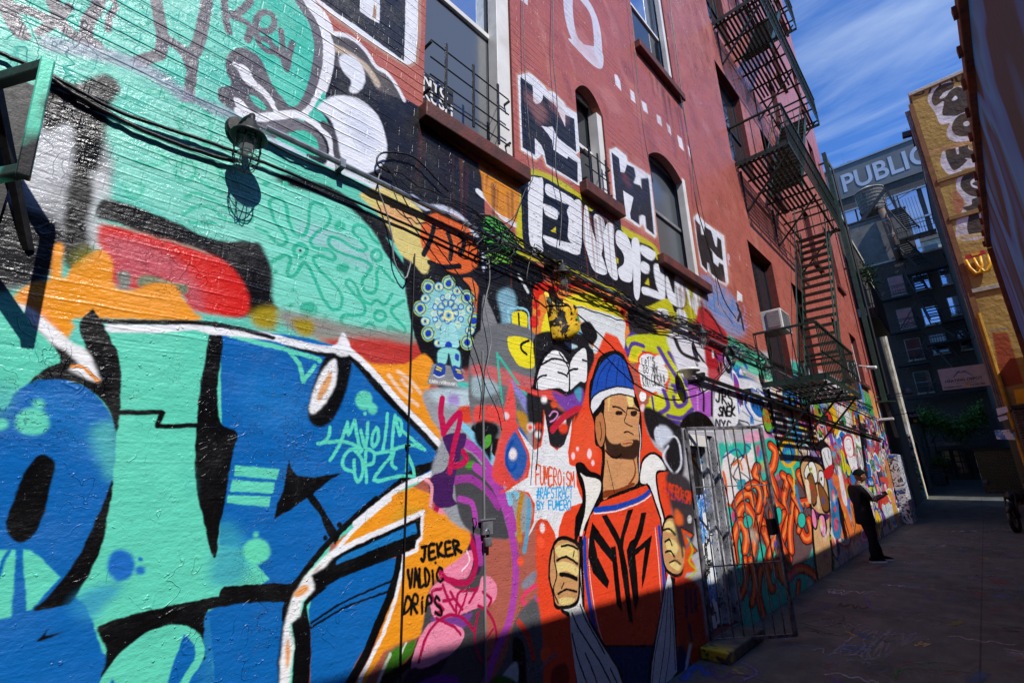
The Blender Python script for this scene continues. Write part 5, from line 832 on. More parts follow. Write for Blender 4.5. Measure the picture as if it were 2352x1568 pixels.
def copy_thing(o, loc, label=None):
    c = o.copy(); COL.objects.link(c); c.location = loc
    if label: c['label'] = label
    for ch in o.children:
        d = ch.copy(); COL.objects.link(d); d.parent = c
        for g in ch.children:
            e = g.copy(); COL.objects.link(e); e.parent = d
    return c
# ------------------------------------------------------------------ procedural materials
class NT:
    def __init__(s, name):
        s.m = bpy.data.materials.new(name); s.m.use_nodes = True; s.t = s.m.node_tree; s.b = s.t.nodes['Principled BSDF']; s.pos = None
    def n(s, ty, **k):
        nd = s.t.nodes.new('ShaderNode' + ty)
        for a, v in k.items():
            if a in nd.inputs: s.set(nd.inputs[a], v)
            else: setattr(nd, a, v)
        return nd
    def set(s, inp, v):
        if isinstance(v, bpy.types.NodeSocket): s.t.links.new(v, inp)
        else: inp.default_value = v
    def P(s):
        if s.pos is None: s.pos = s.n('TexCoord').outputs['Object']
        return s.pos
    def map(s, scale=(1, 1, 1), rot=(0, 0, 0), vec=None):
        m = s.n('Mapping'); m.inputs['Scale'].default_value = scale; m.inputs['Rotation'].default_value = rot; s.set(m.inputs[0], vec or s.P()); return m.outputs[0]
    def noise(s, scale, detail=4, rough=.55, vec=None, dist=0):
        m = s.n('TexNoise'); m.inputs['Scale'].default_value = scale; m.inputs['Detail'].default_value = detail; m.inputs['Roughness'].default_value = rough; m.inputs['Distortion'].default_value = dist; s.set(m.inputs['Vector'], vec or s.P()); return m.outputs['Fac']
    def ramp(s, fac, stops):
        r = s.n('ValToRGB'); s.set(r.inputs[0], fac); e = r.color_ramp.elements
        while len(e) < len(stops): e.new(.5)
        for i, (p, c) in enumerate(stops): e[i].position = p; c = tuple(lin(c)) if isinstance(c, str) else c; e[i].color = (c[0], c[1], c[2], 1)
        return r.outputs[0]
    def rng(s, v, a, b, c, d):
        m = s.n('MapRange'); s.set(m.inputs[0], v)
        for i, q in enumerate((a, b, c, d)): m.inputs[i + 1].default_value = q
        return m.outputs[0]
    def mix(s, f, a, b, mode='MIX'):
        m = s.n('Mix', data_type='RGBA', blend_type=mode); s.set(m.inputs[0], f)
        for i, v in ((6, a), (7, b)): s.set(m.inputs[i], (tuple(lin(v)) + (1,)) if isinstance(v, str) else v)
        return m.outputs[2]
    def math(s, op, a, b=0.0):
        m = s.n('Math', operation=op); s.set(m.inputs[0], a); s.set(m.inputs[1], b); return m.outputs[0]
    def bump(s, h, strength, dist, prev=None):
        b = s.n('Bump'); b.invert = strength < 0; b.inputs['Strength'].default_value = abs(strength); b.inputs['Distance'].default_value = dist; s.set(b.inputs['Height'], h)
        if prev is not None: s.set(b.inputs['Normal'], prev)
        return b.outputs[0]
    def done(s, col=None, rough=None, normal=None, metal=None, spec=None):
        for k, v in (('Base Color', col), ('Roughness', rough), ('Normal', normal), ('Metallic', metal), ('Specular IOR Level', spec)):
            if v is not None: s.set(s.b.inputs[k], (tuple(lin(v)) + (1,)) if isinstance(v, str) else v)
        return s.m
def paintmat(name, col, col2=None, rough=.5, metal=0, scale=6, bump=.002, spec=.5):
    t = NT(name); c2 = col2 or col; n = t.noise(scale, 6, .6); c = t.mix(t.rng(n, .35, .68, 0, 1), col, c2)
    return t.done(c, t.rng(t.noise(scale * 4, 3), .3, .7, rough * .8, min(1, rough * 1.25)), t.bump(t.noise(scale * 8, 4), .5, bump), metal, spec)
M = {}
M['iron'] = paintmat('painted_iron', '#14251f', '#20382e', .45, .0, 9, .002)
M['blackiron'] = paintmat('black_iron', '#0d0e0f', '#1c1a18', .5, .0, 12)
M['greeniron'] = paintmat('green_iron', '#24463a', '#1b332b', .45, .0, 6, .002)
M['steel'] = paintmat('galvanised', '#a9adb2', '#80848a', .35, .6, 20)
M['rubber'] = paintmat('cable_rubber', '#0c0c0d', '#161616', .4, 0, 30)
M['whitepaint'] = paintmat('white_window_paint', '#e6e4e0', '#cfcbc4', .4, 0, 5)
M['greypaint'] = paintmat('grey_paint', '#8c8e90', '#6c6e70', .5, 0, 5)
M['brownstone'] = paintmat('brown_sill', '#6a2f26', '#3b211b', .65, 0, 7, .006)
M['redbrick'] = paintmat('red_jamb', '#7a2c26', '#521f1b', .7, 0, 14, .006)
M['plastic'] = paintmat('white_plastic', '#e2e2e0', '#c8c8c4', .35, 0, 4)
M['dark'] = paintmat('dark_interior', '#060607', '#0b0b0c', .8)
M['gatepaint'] = paintmat('gate_paint', '#858388', '#242223', .45, .3, 16, .003)
M['skin'] = paintmat('skin', '#7a4a34', '#6b3f2c', .5, 0, 10)
M['cloth'] = paintmat('black_cloth', '#101013', '#1a1a1e', .9, 0, 14, .012, .2)
M['hair'] = paintmat('hair', '#050505', '#0a0908', .9, 0, 60, .002, .1)
M['white'] = paintmat('white_trim', '#e8e8e8', '#dcdcdc', .6)
M['wood'] = paintmat('old_wood', '#6e5a48', '#43372c', .7, 0, 12, .004)
def glassy(name, col, rough=.06):
    t = NT(name); n = t.noise(1.2, 2); return t.done(col, rough, t.bump(n, .3, .004), 0, 1.0)
M['pane'] = glassy('window_glass', '#20262c'); M['paneblue'] = glassy('mirror_glass', '#10202f', .03); M['panegrey'] = glassy('screened_glass', '#565b60', .2)
M['paneblue'].node_tree.nodes['Principled BSDF'].inputs['Metallic'].default_value = .85; M['paneblue'].node_tree.nodes['Principled BSDF'].inputs['Base Color'].default_value = (.42, .5, .62, 1)
t = NT('clear_glass'); t.b.inputs['Alpha'].default_value = .16; t.b.inputs['Roughness'].default_value = .03; M['glass'] = t.done('#cfd8d6')
def brickmat(name, c1, c2, mortar, scale=1, rough=.8, axis='YZ', stain=None, bump=.01):
    t = NT(name); sp = t.n('SeparateXYZ'); t.set(sp.inputs[0], t.P()); cb = t.n('CombineXYZ')
    t.set(cb.inputs[0], sp.outputs['Y' if axis == 'YZ' else 'X']); t.set(cb.inputs[1], sp.outputs['Z'])
    wob = t.n('VectorMath', operation='ADD'); t.set(wob.inputs[0], cb.outputs[0]); nz = t.n('TexNoise', Scale=2.0); t.set(nz.inputs['Vector'], t.P()); sc = t.n('VectorMath', operation='SCALE'); t.set(sc.inputs[0], nz.outputs['Color']); sc.inputs['Scale'].default_value = .03; t.set(wob.inputs[1], sc.outputs[0])
    br = t.n('TexBrick'); t.set(br.inputs['Vector'], wob.outputs[0]); br.inputs['Scale'].default_value = 1.0 * scale
    br.inputs['Brick Width'].default_value = .215; br.inputs['Row Height'].default_value = .072; br.inputs['Mortar Size'].default_value = .008; br.inputs['Mortar Smooth'].default_value = .3
    br.inputs['Color1'].default_value = (*lin(c1), 1); br.inputs['Color2'].default_value = (*lin(c2), 1); br.inputs['Mortar'].default_value = (*lin(mortar), 1)
    c = br.outputs['Color']
    c = t.mix(t.rng(t.noise(.5, 6, .65), .45, .62, 0, .7), c, stain or c1); c = t.mix(t.rng(t.noise(9, 5, .7), .5, .7, 0, .4), c, mortar)
    return t.done(c, rough, t.bump(t.noise(30, 5), .6, .006, t.bump(br.outputs['Fac'], -.8, bump)))
# ------------------------------------------------------------------ the painted wall surface
def canvas_image(cv, name):
    im = bpy.data.images.new(name, cv.W, cv.H, alpha=False, float_buffer=False)
    a = np.ones((cv.H, cv.W, 4), np.float32); c = np.clip(cv.px, 0, 1)
    a[..., :3] = np.where(c <= .0031308, c * 12.92, 1.055 * np.power(c, 1 / 2.4) - .055)
    im.pixels.foreach_set(a.ravel()); im.update(); im.pack(); return im
def wallmat(name, cv=None):
    t = NT(name); geo = t.n('TexCoord').outputs['Object']; sp = t.n('SeparateXYZ'); t.set(sp.inputs[0], geo)
    Y, Z = sp.outputs['Y'], sp.outputs['Z']; cb = t.n('CombineXYZ'); t.set(cb.inputs[0], Y); t.set(cb.inputs[1], Z)
    nz = t.n('TexNoise', Scale=3.0, Detail=2.0); t.set(nz.inputs['Vector'], geo); wb_ = t.n('VectorMath', operation='SCALE'); t.set(wb_.inputs[0], nz.outputs['Color']); wb_.inputs['Scale'].default_value = .02
    ad = t.n('VectorMath', operation='ADD'); t.set(ad.inputs[0], cb.outputs[0]); t.set(ad.inputs[1], wb_.outputs[0])
    br = t.n('TexBrick'); t.set(br.inputs['Vector'], ad.outputs[0]); br.inputs['Scale'].default_value = 1.0; br.inputs['Brick Width'].default_value = .215; br.inputs['Row Height'].default_value = .072; br.inputs['Mortar Size'].default_value = .006; br.inputs['Mortar Smooth'].default_value = .6
    if cv is not None:
        im = t.n('TexImage'); im.image = canvas_image(cv, name); im.extension = 'EXTEND'; im.interpolation = 'Cubic'
        uv = t.n('CombineXYZ'); t.set(uv.inputs[0], t.rng(Y, cv.y0, cv.y1, 0, 1)); t.set(uv.inputs[1], t.rng(Z, cv.z0, cv.z1, 0, 1)); 
        # ragged paint edges: nudge the lookup by a few millimetres of noise
        jn = t.n('TexNoise', Scale=28.0, Detail=4.0); t.set(jn.inputs['Vector'], geo); js = t.n('VectorMath', operation='SUBTRACT'); t.set(js.inputs[0], jn.outputs['Color']); js.inputs[1].default_value = (.5, .5, .5)
        jm = t.n('VectorMath', operation='MULTIPLY'); t.set(jm.inputs[0], js.outputs[0]); jm.inputs[1].default_value = (.013 / (cv.y1 - cv.y0), .013 / (cv.z1 - cv.z0), 0)
        ja = t.n('VectorMath', operation='ADD'); t.set(ja.inputs[0], uv.outputs[0]); t.set(ja.inputs[1], jm.outputs[0]); t.set(im.inputs[0], ja.outputs[0]); col = im.outputs[0]
    else: col = t.mix(t.rng(t.noise(2.5, 6, .6, t.map((1, 1.6, .5))), .35, .65, 0, 1), '#a65a4c', '#bd7263')
    # weathering: paint slightly uneven, chips and grime along courses
    n1 = t.noise(1.7, 7, .65); n2 = t.noise(11, 6, .7)
    col = t.mix(t.rng(n2, .35, .75, 0, .30), col, t.mix(1.0, col, (.62, .6, .6, 1), 'MULTIPLY'))
    chip = t.math('MULTIPLY', t.rng(t.noise(22, 6, .75), .64, .69, 0, 1), t.rng(n1, .5, .6, 0, 1))
    col = t.mix(t.math('MULTIPLY', chip, .55), col, '#3a2c2a')
    mort = t.rng(br.outputs['Fac'], 0, 1, 0, 1)
    up = t.rng(Z, 1.9, 3.0, .12, 1.0)                      # thick render on the ground storey hides most joints
    crn = t.noise(1.9, 6, .75, t.map((1, .7, 1.5))); crack = t.math('MULTIPLY', t.rng(t.math('ABSOLUTE', t.math('SUBTRACT', crn, .5)), 0, .0035, 1, 0), t.rng(t.noise(1.1, 3, .5, t.map((1.3, 1.3, 1.3))), .54, .6, 0, 1))
    nb = t.bump(t.noise(3.5, 3, .5, t.map((1, .5, 2.4))), .4, .016)
    nb = t.bump(t.noise(17, 5, .6, t.map((1, .7, 1.4))), .5, .008, nb)
    wz = t.math('FRACT', t.math('ADD', t.math('DIVIDE', Z, .0705), t.math('MULTIPLY', t.noise(2.5, 3, .5, t.map((1, 1, .3))), .5))); crs = t.math('MULTIPLY', t.rng(t.math('ABSOLUTE', t.math('SUBTRACT', wz, .5)), 0, .10, 1, 0), t.rng(t.noise(2.1, 4, .7, t.map((1, .45, 1))), .44, .62, 0, 1))
    nb = t.bump(t.math('MULTIPLY', mort, t.math('MULTIPLY', up, t.rng(t.noise(1.3, 4, .7), .35, .6, .2, 1))), -.5, .004, nb)
    nb = t.bump(t.math('MULTIPLY', crs, up), .8, .007, nb)
    nb = t.bump(t.noise(55, 4, .6, t.map((1, .8, 1.3))), .7, .0042, nb)
    dv = t.n('TexVoronoi', feature='SMOOTH_F1', Scale=38.0); t.set(dv.inputs['Vector'], t.map((1, 1, .6))); drip = t.rng(dv.outputs['Distance'], .0, .22, 1, 0)
    nb = t.bump(t.math('MULTIPLY', drip, t.rng(t.noise(2.2, 3), .56, .66, 0, 1)), .6, .003, nb)
    wn_ = t.noise(9, 2, .5, t.map((1, 1, .8)), .6); worm = t.math('MULTIPLY', t.rng(t.math('ABSOLUTE', t.math('SUBTRACT', wn_, .5)), 0, .012, 1, 0), t.rng(t.noise(3.1, 4, .6), .5, .58, 0, 1)); nb = t.bump(worm, .8, .0028, nb); nb = t.bump(t.math('MULTIPLY', t.rng(t.noise(40, 2, .5), .66, .74, 0, 1), t.rng(t.noise(2.6, 3), .45, .6, 0, 1)), 1.0, .004, nb)
    nb = t.bump(crack, -.7, .005, nb)
    col = t.mix(t.math('MULTIPLY', crack, .5), col, '#1c1a1b')
    return t.done(col, t.rng(t.noise(5, 5, .7), .35, .65, .16, .5), nb, 0, .42)
M['wallN'] = wallmat('mural_wall_near', NEAR); M['wallF'] = wallmat('mural_wall_far', FAR); M['wallR'] = wallmat('red_wall_upper')

HOLES = [(1.57, 2.49, 4.06, 6.9), (3.46, 3.98, 4.37, 5.72), (5.03, 6.14, 4.12, 5.82), (5.07, 6.3, 7.4, 9.7), (5.08, 5.94, .10, 2.06),
         (8.75, 10.2, 3.05, 5.75), (11.6, 12.5, 3.6, 5.75), (8.75, 10.2, 7.5, 9.9), (11.6, 12.5, 8.0, 9.9), (8.95, 10.3, 11.2, 13.6), (14.9, 15.8, 7.4, 9.2), (18.2, 19.2, 7.6, 9.8), (15.8, 16.8, 14.6, 16.8), (19.6, 20.6, 15.6, 17.9), (15.7, 16.6, 4.2, 5.9), (18.4, 19.6, 4.35, 6.0), (14.0, 14.9, 11.6, 13.4), (19.2, 20.2, 12.0, 14.0), (19.8, 20.7, 20.3, 22.2)]
ytop, y_a, y_b, z_b, z_t = None, -3.0, 22.0, -.12, 27.0
ys = sorted({y_a, y_b, 4.5, -.9} | {h[0] for h in HOLES} | {h[1] for h in HOLES}); zs = sorted({z_b, z_t, 8.3, 8.55} | {h[2] for h in HOLES} | {h[3] for h in HOLES})
bld = thing('mural_building', (WX, 9.5, 0), 'long red painted brick tenement whose ground storey is covered in street murals', 'building')
me = bpy.data.meshes.new('wall'); V = []; F = []; MI = []
for i in range(len(ys) - 1):
    for j in range(len(zs) - 1):
        yc, zc = (ys[i] + ys[i + 1]) / 2, (zs[j] + zs[j + 1]) / 2
        if any(h[0] < yc < h[1] and h[2] < zc < h[3] for h in HOLES): continue
        n = len(V); V += [(WX, ys[i], zs[j]), (WX, ys[i + 1], zs[j]), (WX, ys[i + 1], zs[j + 1]), (WX, ys[i], zs[j + 1])]; F.append((n, n + 1, n + 2, n + 3))
        MI.append(0 if (yc < 4.5 and zc < 8.3) else (1 if (yc > 4.5 and zc < 8.55) else 2))
for h in HOLES:                                 # reveals
    d = .34 if h[2] < .2 else .15
    for a, b in (((h[0], h[2]), (h[1], h[2])), ((h[1], h[2]), (h[1], h[3])), ((h[1], h[3]), (h[0], h[3])), ((h[0], h[3]), (h[0], h[2]))):
        n = len(V); V += [(WX, a[0], a[1]), (WX, b[0], b[1]), (WX - d, b[0], b[1]), (WX - d, a[0], a[1])]; F.append((n, n + 1, n + 2, n + 3)); MI.append(3)
n = len(V); V += [(-9, y_a, z_b), (-9, y_b, z_b), (-9, y_b, z_t), (-9, y_a, z_t), (WX, y_a, z_b), (WX, y_b, z_b), (WX, y_b, z_t), (WX, y_a, z_t)]
for q in ((0, 1, 2, 3), (1, 5, 6, 2), (3, 2, 6, 7), (0, 3, 7, 4)): F.append(tuple(n + k for k in q)); MI.append(2)
me.from_pydata(V, [], F)
bm = bmesh.new(); bm.from_mesh(me); bmesh.ops.remove_doubles(bm, verts=bm.verts, dist=.0005); bmesh.ops.recalc_face_normals(bm, faces=bm.faces); bm.to_mesh(me); bm.free()
for m_ in ('wallN', 'wallF', 'wallR', 'redbrick'): me.materials.append(M[m_])
for p_ in me.polygons:
    c = p_.center
    if abs(c.x - WX) < .001 and abs(p_.normal.x) > .9: p_.material_index = 0 if (c.y < 4.5 and c.z < 8.3) else (1 if (c.y > 4.5 and c.z < 8.55) else 2)
    elif c.x > WX - .5 and c.x < WX - .001 and p_.area < 3: p_.material_index = 3
    else: p_.material_index = 2
    if abs(c.x - WX) < .001 and p_.normal.x < 0: p_.flip()
wall_o = bpy.data.objects.new('wall', me); COL.objects.link(wall_o); put(wall_o, bld)
def window(h, parent=bld, frame='whitepaint', pane='pane', sill=True, sx=(0, 0), depth=.13, fw=.06, lower=None):
    y0, y1, z0, z1 = h; x = WX - depth; zm = z0 + (z1 - z0) * .47
    f = MB(); f.box(x - .05, x, y0 + .002, y0 + fw, z0 + .003, z1 - .003).box(x - .05, x, y1 - fw, y1 - .002, z0 + .003, z1 - .003).box(x - .05, x - .003, y0 + fw, y1 - fw, z0 + .003, z0 + fw).box(x - .05, x - .003, y0 + fw, y1 - fw, z1 - fw, z1 - .003)
    f.box(x - .045, x + .012, y0 + fw, y1 - fw, zm - .025, zm + .025)
    fo = f.build('window', M[frame], parent, bevel=.004)
    put(MB().box(x - .03, x - .024, y0 + fw, y1 - fw, zm + .025, z1 - fw).build('pane', M[pane]), fo); put(MB().box(x - .02, x - .014, y0 + fw, y1 - fw, z0 + fw, zm - .025).build('pane', M[lower or pane]), fo)
    if sill: put(MB().box(WX - .1, WX + .085, y0 + sx[0], y1 + sx[1], z0 - .12, z0 + .003).build('sill', M['brownstone'], bevel=.008), fo)
    return fo
for i, h in enumerate(HOLES):
    if h[2] < .2: continue
    if i == 0:
        w_ = window(h, fw=.05, sx=(-.03, .1), pane='paneblue', lower='panegrey'); put(MB().box(WX - .13, WX - .02, h[1] - .16, h[1] - .003, h[2] + .004, h[3] - .01).build('jamb_liner', M['whitepaint'], bevel=.004), w_)
    elif i == 1:
        w_ = window(h, fw=.04, sx=(-.05, .14)); put(MB().box(WX - .13, WX - .02, h[1] - .1, h[1] - .003, h[2] + .004, h[3] - .22).build('jamb_liner', M['whitepaint']), w_)
    elif i == 2:
        w_ = window(h, pane='panegrey', frame='greypaint', sx=(-.1, .2)); put(MB().box(WX - .1, WX + .004, h[1] - .1, h[1] - .004, h[2] + .004, h[3] - .1).build('jamb_liner', M['whitepaint'], bevel=.01), w_)
    elif i == 3:
        w_ = window(h, frame='whitepaint', sx=(-.04, .16), pane='paneblue', lower='pane'); put(MB().box(WX - .1, WX - .02, h[1] - .08, h[1] - .004, h[2] + .004, h[3] - .1).build('jamb_liner', M['whitepaint'], bevel=.01), w_)
    elif i in (5, 7, 9): window(h, frame='blackiron', pane='pane', sill=False)
    else: window(h, frame='whitepaint' if i % 2 else 'blackiron', sx=(-.05, .08))
# segmental arches over three openings: flush brick heads
def arch_head(h, mat, drop, rise):
    y0, y1, z1 = h[0], h[1], h[3]; n = 10; pts = [(WX - .002, y0 - .0, z1)]
    return pts
# real curved heads: cut the square top corners of the opening with fillets that stand in the wall plane
def fillet(h, s_, mi, mat):
    y0, y1, z1 = h[0], h[1], h[3]; n = 12; m = MB(); lo = z1 - s_
    top = [(WX - .001, y0 + (y1 - y0) * i / n, z1) for i in range(n + 1)]
    arc = [(WX - .001, y0 + (y1 - y0) * i / n, lo + s_ * .94 * (1 - (2 * i / n - 1) ** 2)) for i in range(n + 1)]
    for i in range(n):
        m.quad(top[i], top[i + 1], arc[i + 1], arc[i]); a, b = arc[i], arc[i + 1]; m.quad(a, b, (WX - .1, b[1], b[2]), (WX - .1, a[1], a[2]))
    return m.build('arch_head', M[mat], bld, fix=False)
fillet(HOLES[1], .22, 0, 'wallN'); fillet(HOLES[2], .26, 0, 'wallF')
# the recessed doorway: door covered with stickers, white metal jamb
t = NT('sticker_door'); v1 = t.n('TexVoronoi', Scale=9.0, distance='CHEBYCHEV'); t.set(v1.inputs['Vector'], t.map((1, 1.1, .8)))
sep = t.n('SeparateColor'); t.set(sep.inputs[0], v1.outputs['Color']); cc = t.ramp(sep.outputs[0], [(0, '#1f6fc8'), (.25, '#e8ecf0'), (.45, '#101114'), (.6, '#3f9be0'), (.8, '#f0f0f0'), (1, '#d8402c')]); cc.node.color_ramp.interpolation = 'CONSTANT'
cc = t.mix(t.rng(t.noise(26, 5, .7, dist=1.5), .54, .58, 0, 1), cc, '#e9edf2'); cc = t.mix(t.rng(t.noise(34, 5, .7, dist=2.5), .6, .63, 0, 1), cc, '#121318')
M['stickers'] = t.done(cc, .4, t.bump(t.noise(60, 3), .4, .002))
t = NT('tagged_jamb'); c = t.mix(t.rng(t.noise(5, 5, .6), .4, .6, 0, 1), '#c4c5ca', '#8f9095'); c = t.mix(t.rng(t.noise(24, 4, .6, t.map((1, 1, .5)), 2.5), .57, .6, 0, 1), c, '#1d1d22'); M['jamb'] = t.done(c, .4)
dd = MB().box(WX - .13, WX - .09, 5.085, 5.62, .105, 1.92).build('door', M['stickers'], bld, bevel=.004)
put(MB().tube([(WX - .09, 5.56, 1.0), (WX - .04, 5.56, 1.0), (WX - .04, 5.48, 1.0)], .012).build('handle', M['steel'], smooth=True), dd)
put(MB().box(WX - .089, WX - .085, 5.15, 5.55, 1.42, 1.86).build('pane', M['pane']), dd)
MB().box(WX - .15, WX - .03, 5.63, 5.77, .105, 2.05).box(WX - .1, WX + .02, 5.82, 5.925, .105, 2.055).build('door_jamb', M['jamb'], bld, bevel=.006)
MB().box(WX - .34, WX + .01, 5.09, 5.62, 1.93, 2.055).build('door_lintel', M['whitepaint'], bld)
# ------------------------------------------------------------------ alley floor, rising gently beyond 23 m
def gz(y): return 0.0 if y < 23 else .033 * (y - 23)
t = NT('alley_pavement'); n1 = t.noise(.6, 7, .65); n2 = t.noise(5, 8, .7)
c = t.mix(t.rng(n1, .35, .65, 0, 1), '#3a3f3a', '#5b6059'); c = t.mix(t.rng(n2, .4, .75, 0, .6), c, '#211f1e')
c = t.mix(t.rng(t.noise(1.1, 8, .7, t.map((3, .5, 1))), .45, .7, 0, .5), c, '#6e6a64')
for sc, rot, lo, colr, a in ((3.4, .3, .60, '#8f8f91', .16), (2.2, 1.2, .62, '#7c6f8e', .12), (2.7, 2.2, .63, '#4f8e5c', .1), (1.9, .9, .64, '#5d7aa4', .12), (2.3, 1.9, .65, '#a8905a', .08)):
    nn = t.noise(sc * .45, 2, .4, t.map((1.5, .7, 1), (0, 0, rot)), 1.5); ln = t.math('SUBTRACT', 1.0, t.math('MULTIPLY', t.math('ABSOLUTE', t.math('SUBTRACT', nn, .52)), 55)); m_ = t.math('MULTIPLY', t.math('MAXIMUM', ln, 0.0), t.rng(t.noise(.9, 2, .5, t.map((1, 1, 1), (0, 0, rot * 3))), lo - .12, lo - .06, 0, a)); c = t.mix(m_, c, colr)
sp = t.noise(70, 3); c = t.mix(t.rng(sp, .62, .7, 0, .5), c, '#8e8c88')
sx2 = t.n('SeparateXYZ'); t.set(sx2.inputs[0], t.P()); jt = t.rng(t.math('ABSOLUTE', t.math('ADD', sx2.outputs['X'], .38)), .004, .012, 1, 0); jy = t.rng(t.math('ABSOLUTE', t.math('SUBTRACT', t.math('FRACT', t.math('DIVIDE', sx2.outputs['Y'], 3.1)), .5)), .001, .005, 1, 0); jj = t.math('MAXIMUM', jt, jy); c = t.mix(t.math('MULTIPLY', jj, .8), c, '#0c0b0b')
M['ground'] = t.done(c, t.rng(t.noise(3, 4), .3, .7, .55, .9), t.bump(t.noise(90, 4), .7, .006, t.bump(t.noise(14, 6, .7), .5, .012, t.bump(t.noise(3, 5), .5, .02))))
g = MB(); X0, X1 = -30, 30; yy = [-25, -3, 5, 14, 23, 32, 41, 50, 120, 400]
for i in range(len(yy) - 1): g.quad((X0, yy[i], min(gz(yy[i]), .9)), (X1, yy[i], min(gz(yy[i]), .9)), (X1, yy[i + 1], min(gz(yy[i + 1]), .9)), (X0, yy[i + 1], min(gz(yy[i + 1]), .9)))
tag(g.build('alley_pavement', M['ground']), kind='structure')
# chalk-like writing and splashes sprayed on the floor: thin sheets of paint
FLOORC = Canvas(2.5, 21.0, -2.25, 1.2, .012)   # (y, x)
FLOORC.px[:] = 0; FA = np.zeros((FLOORC.H, FLOORC.W), np.float32)
fr_rand = random.Random(4)
class _A: pass
def fl(col, wid, pts, a=.7, soft=.01):
    before = FLOORC.px.copy(); Q = np.array([(p[1], p[0]) for p in pts], float); Q = smooth(Q, False, 4); FLOORC.line(Q, lin(col), wid, soft, 1)
    d = Canvas(2.5, 21.0, -2.25, 1.2, .012); d.line(Q, np.ones(3), wid, soft, a); np.maximum(FA, d.px[..., 0], out=FA)
def floorpt(x, y): p = onZ(x, y); return (p[0], p[1])
def fstroke(col, wid, pts, a=.6): fl(col, wid, [floorpt(*p) for p in pts], a)
for tx, bl, br, tl, tr, col in (('KSA', (1905, 1505), (2015, 1505), (1975, 1445), (2060, 1450), '#9a9a9c'), ('KiEND', (1985, 1525), (2105, 1470), (2010, 1450), (2120, 1455), '#8d8f92')):
    n_ = len(tx)
    for i, ch in enumerate(tx):
        for st in GL.get(ch, []):
            q = []
            for gx, gy in st:
                u = (i + gx * .75) / n_; b_ = np.array(bl) + (np.array(br) - np.array(bl)) * u; t_ = np.array(tl) + (np.array(tr) - np.array(tl)) * u; q.append(tuple(b_ + (t_ - b_) * gy))
            fstroke(col, .022, q, .75)
for col, w_, pts in (('#5a3b86', .04, [(1632, 1528), (1650, 1560), (1690, 1545), (1720, 1552)]), ('#2a57b0', .08, [(1570, 1560), (1600, 1530), (1625, 1550)]), ('#7b6fae', .03, [(1660, 1530), (1700, 1520), (1740, 1545), (1700, 1565)]), ('#1f7a2a', .025, [(2060, 1560), (2080, 1535), (2250, 1548), (2250, 1568)]), ('#1f7a2a', .025, [(2110, 1525), (2150, 1520), (2200, 1530)]),
                     ('#9a9a9c', .02, [(1800, 1475), (1840, 1480), (1870, 1486)]), ('#2c2b2b', .02, [(1840, 1410), (1900, 1400), (1940, 1420), (1890, 1440), (1840, 1430)]), ('#2c2b2b', .02, [(1850, 1440), (1930, 1460), (1960, 1440), (1900, 1425)]), ('#7a6bb0', .03, [(1990, 1370), (2000, 1395), (2050, 1402), (2130, 1405)]), ('#2f5fae', .04, [(2030, 1340), (2100, 1345), (2160, 1355)]),
                     ('#b8402c', .05, [(1890, 1335), (1930, 1340), (1935, 1345)]), ('#2fa596', .04, [(1900, 1335), (1960, 1345), (2030, 1355)]), ('#8e6f9a', .05, [(2180, 1245), (2220, 1240), (2280, 1255)]), ('#b9c0c4', .015, [(1960, 1430), (2010, 1445)]), ('#c7b93a', .03, [(1945, 1450), (1975, 1465)])):
    fstroke(col, w_, pts, .8)
for _ in range(230):                    # layered tags, splashes and scuffs
    y = 2.6 + 18 * fr_rand.random() ** 1.1; x = fr_rand.uniform(-2.1, 1.1); w_ = fr_rand.uniform(.15, .6); h_ = fr_rand.uniform(.06, .22); n_ = fr_rand.randint(2, 5); a_ = fr_rand.choice((0, 0, 1)); c_ = fr_rand.choice(['#a3a3a5', '#8d9096', '#8d7a9a', '#5a8f68', '#5c7fb4', '#b3a46a', '#1b1a1a', '#1b1a1a', '#a8655a', '#c9c9cb']); q = []
    for k in range(n_ * 2): u = w_ * k / (n_ * 2) + fr_rand.uniform(-.04, .04); v = (h_ if k % 2 else 0) + fr_rand.uniform(-.03, .03); q.append((x + (v if a_ else u), y + (u if a_ else v)))
    fl(c_, fr_rand.uniform(.012, .03), q, fr_rand.uniform(.5, .95))
for _ in range(70):
    y = fr_rand.uniform(3, 20); x = fr_rand.uniform(-2.1, 1); fl(fr_rand.choice(['#2f7f8a', '#6b4a86', '#a03a30', '#3a5f9a', '#8a8a30', '#b0b0b2']), fr_rand.uniform(.04, .16), [(x, y), (x + fr_rand.uniform(-.1, .1), y + fr_rand.uniform(.1, .5))], fr_rand.uniform(.3, .6), .05)
FLOORC.px[:] = FLOORC.px
im = bpy.data.images.new('floor_writing', FLOORC.W, FLOORC.H, alpha=True); a = np.zeros((FLOORC.H, FLOORC.W, 4), np.float32)
col_ = np.where(FA[..., None] > 0.01, FLOORC.px, lin('#8d8f92').astype(np.float32)); a[..., :3] = 1.055 * np.power(np.clip(col_, 1e-5, 1), 1 / 2.4) - .055; a[..., 3] = FA
im.alpha_mode = 'CHANNEL_PACKED'; im.pixels.foreach_set(np.clip(a, 0, 1).ravel()); im.update(); im.pack()
t = NT('floor_spray_paint'); cx_ = t.n('TexCoord').outputs['Object']; sp = t.n('SeparateXYZ'); t.set(sp.inputs[0], cx_); uv = t.n('CombineXYZ'); t.set(uv.inputs[0], t.rng(sp.outputs['Y'], 2.5, 21.0, 0, 1)); t.set(uv.inputs[1], t.rng(sp.outputs['X'], -2.25, 1.2, 0, 1)); ti = t.n('TexImage'); ti.image = im; t.set(ti.inputs[0], uv.outputs[0])
t.set(t.b.inputs['Alpha'], t.math('MULTIPLY', ti.outputs['Alpha'], t.rng(t.noise(20, 5, .7), .3, .6, .2, 1))); M['floorpaint'] = t.done(ti.outputs['Color'], .8)
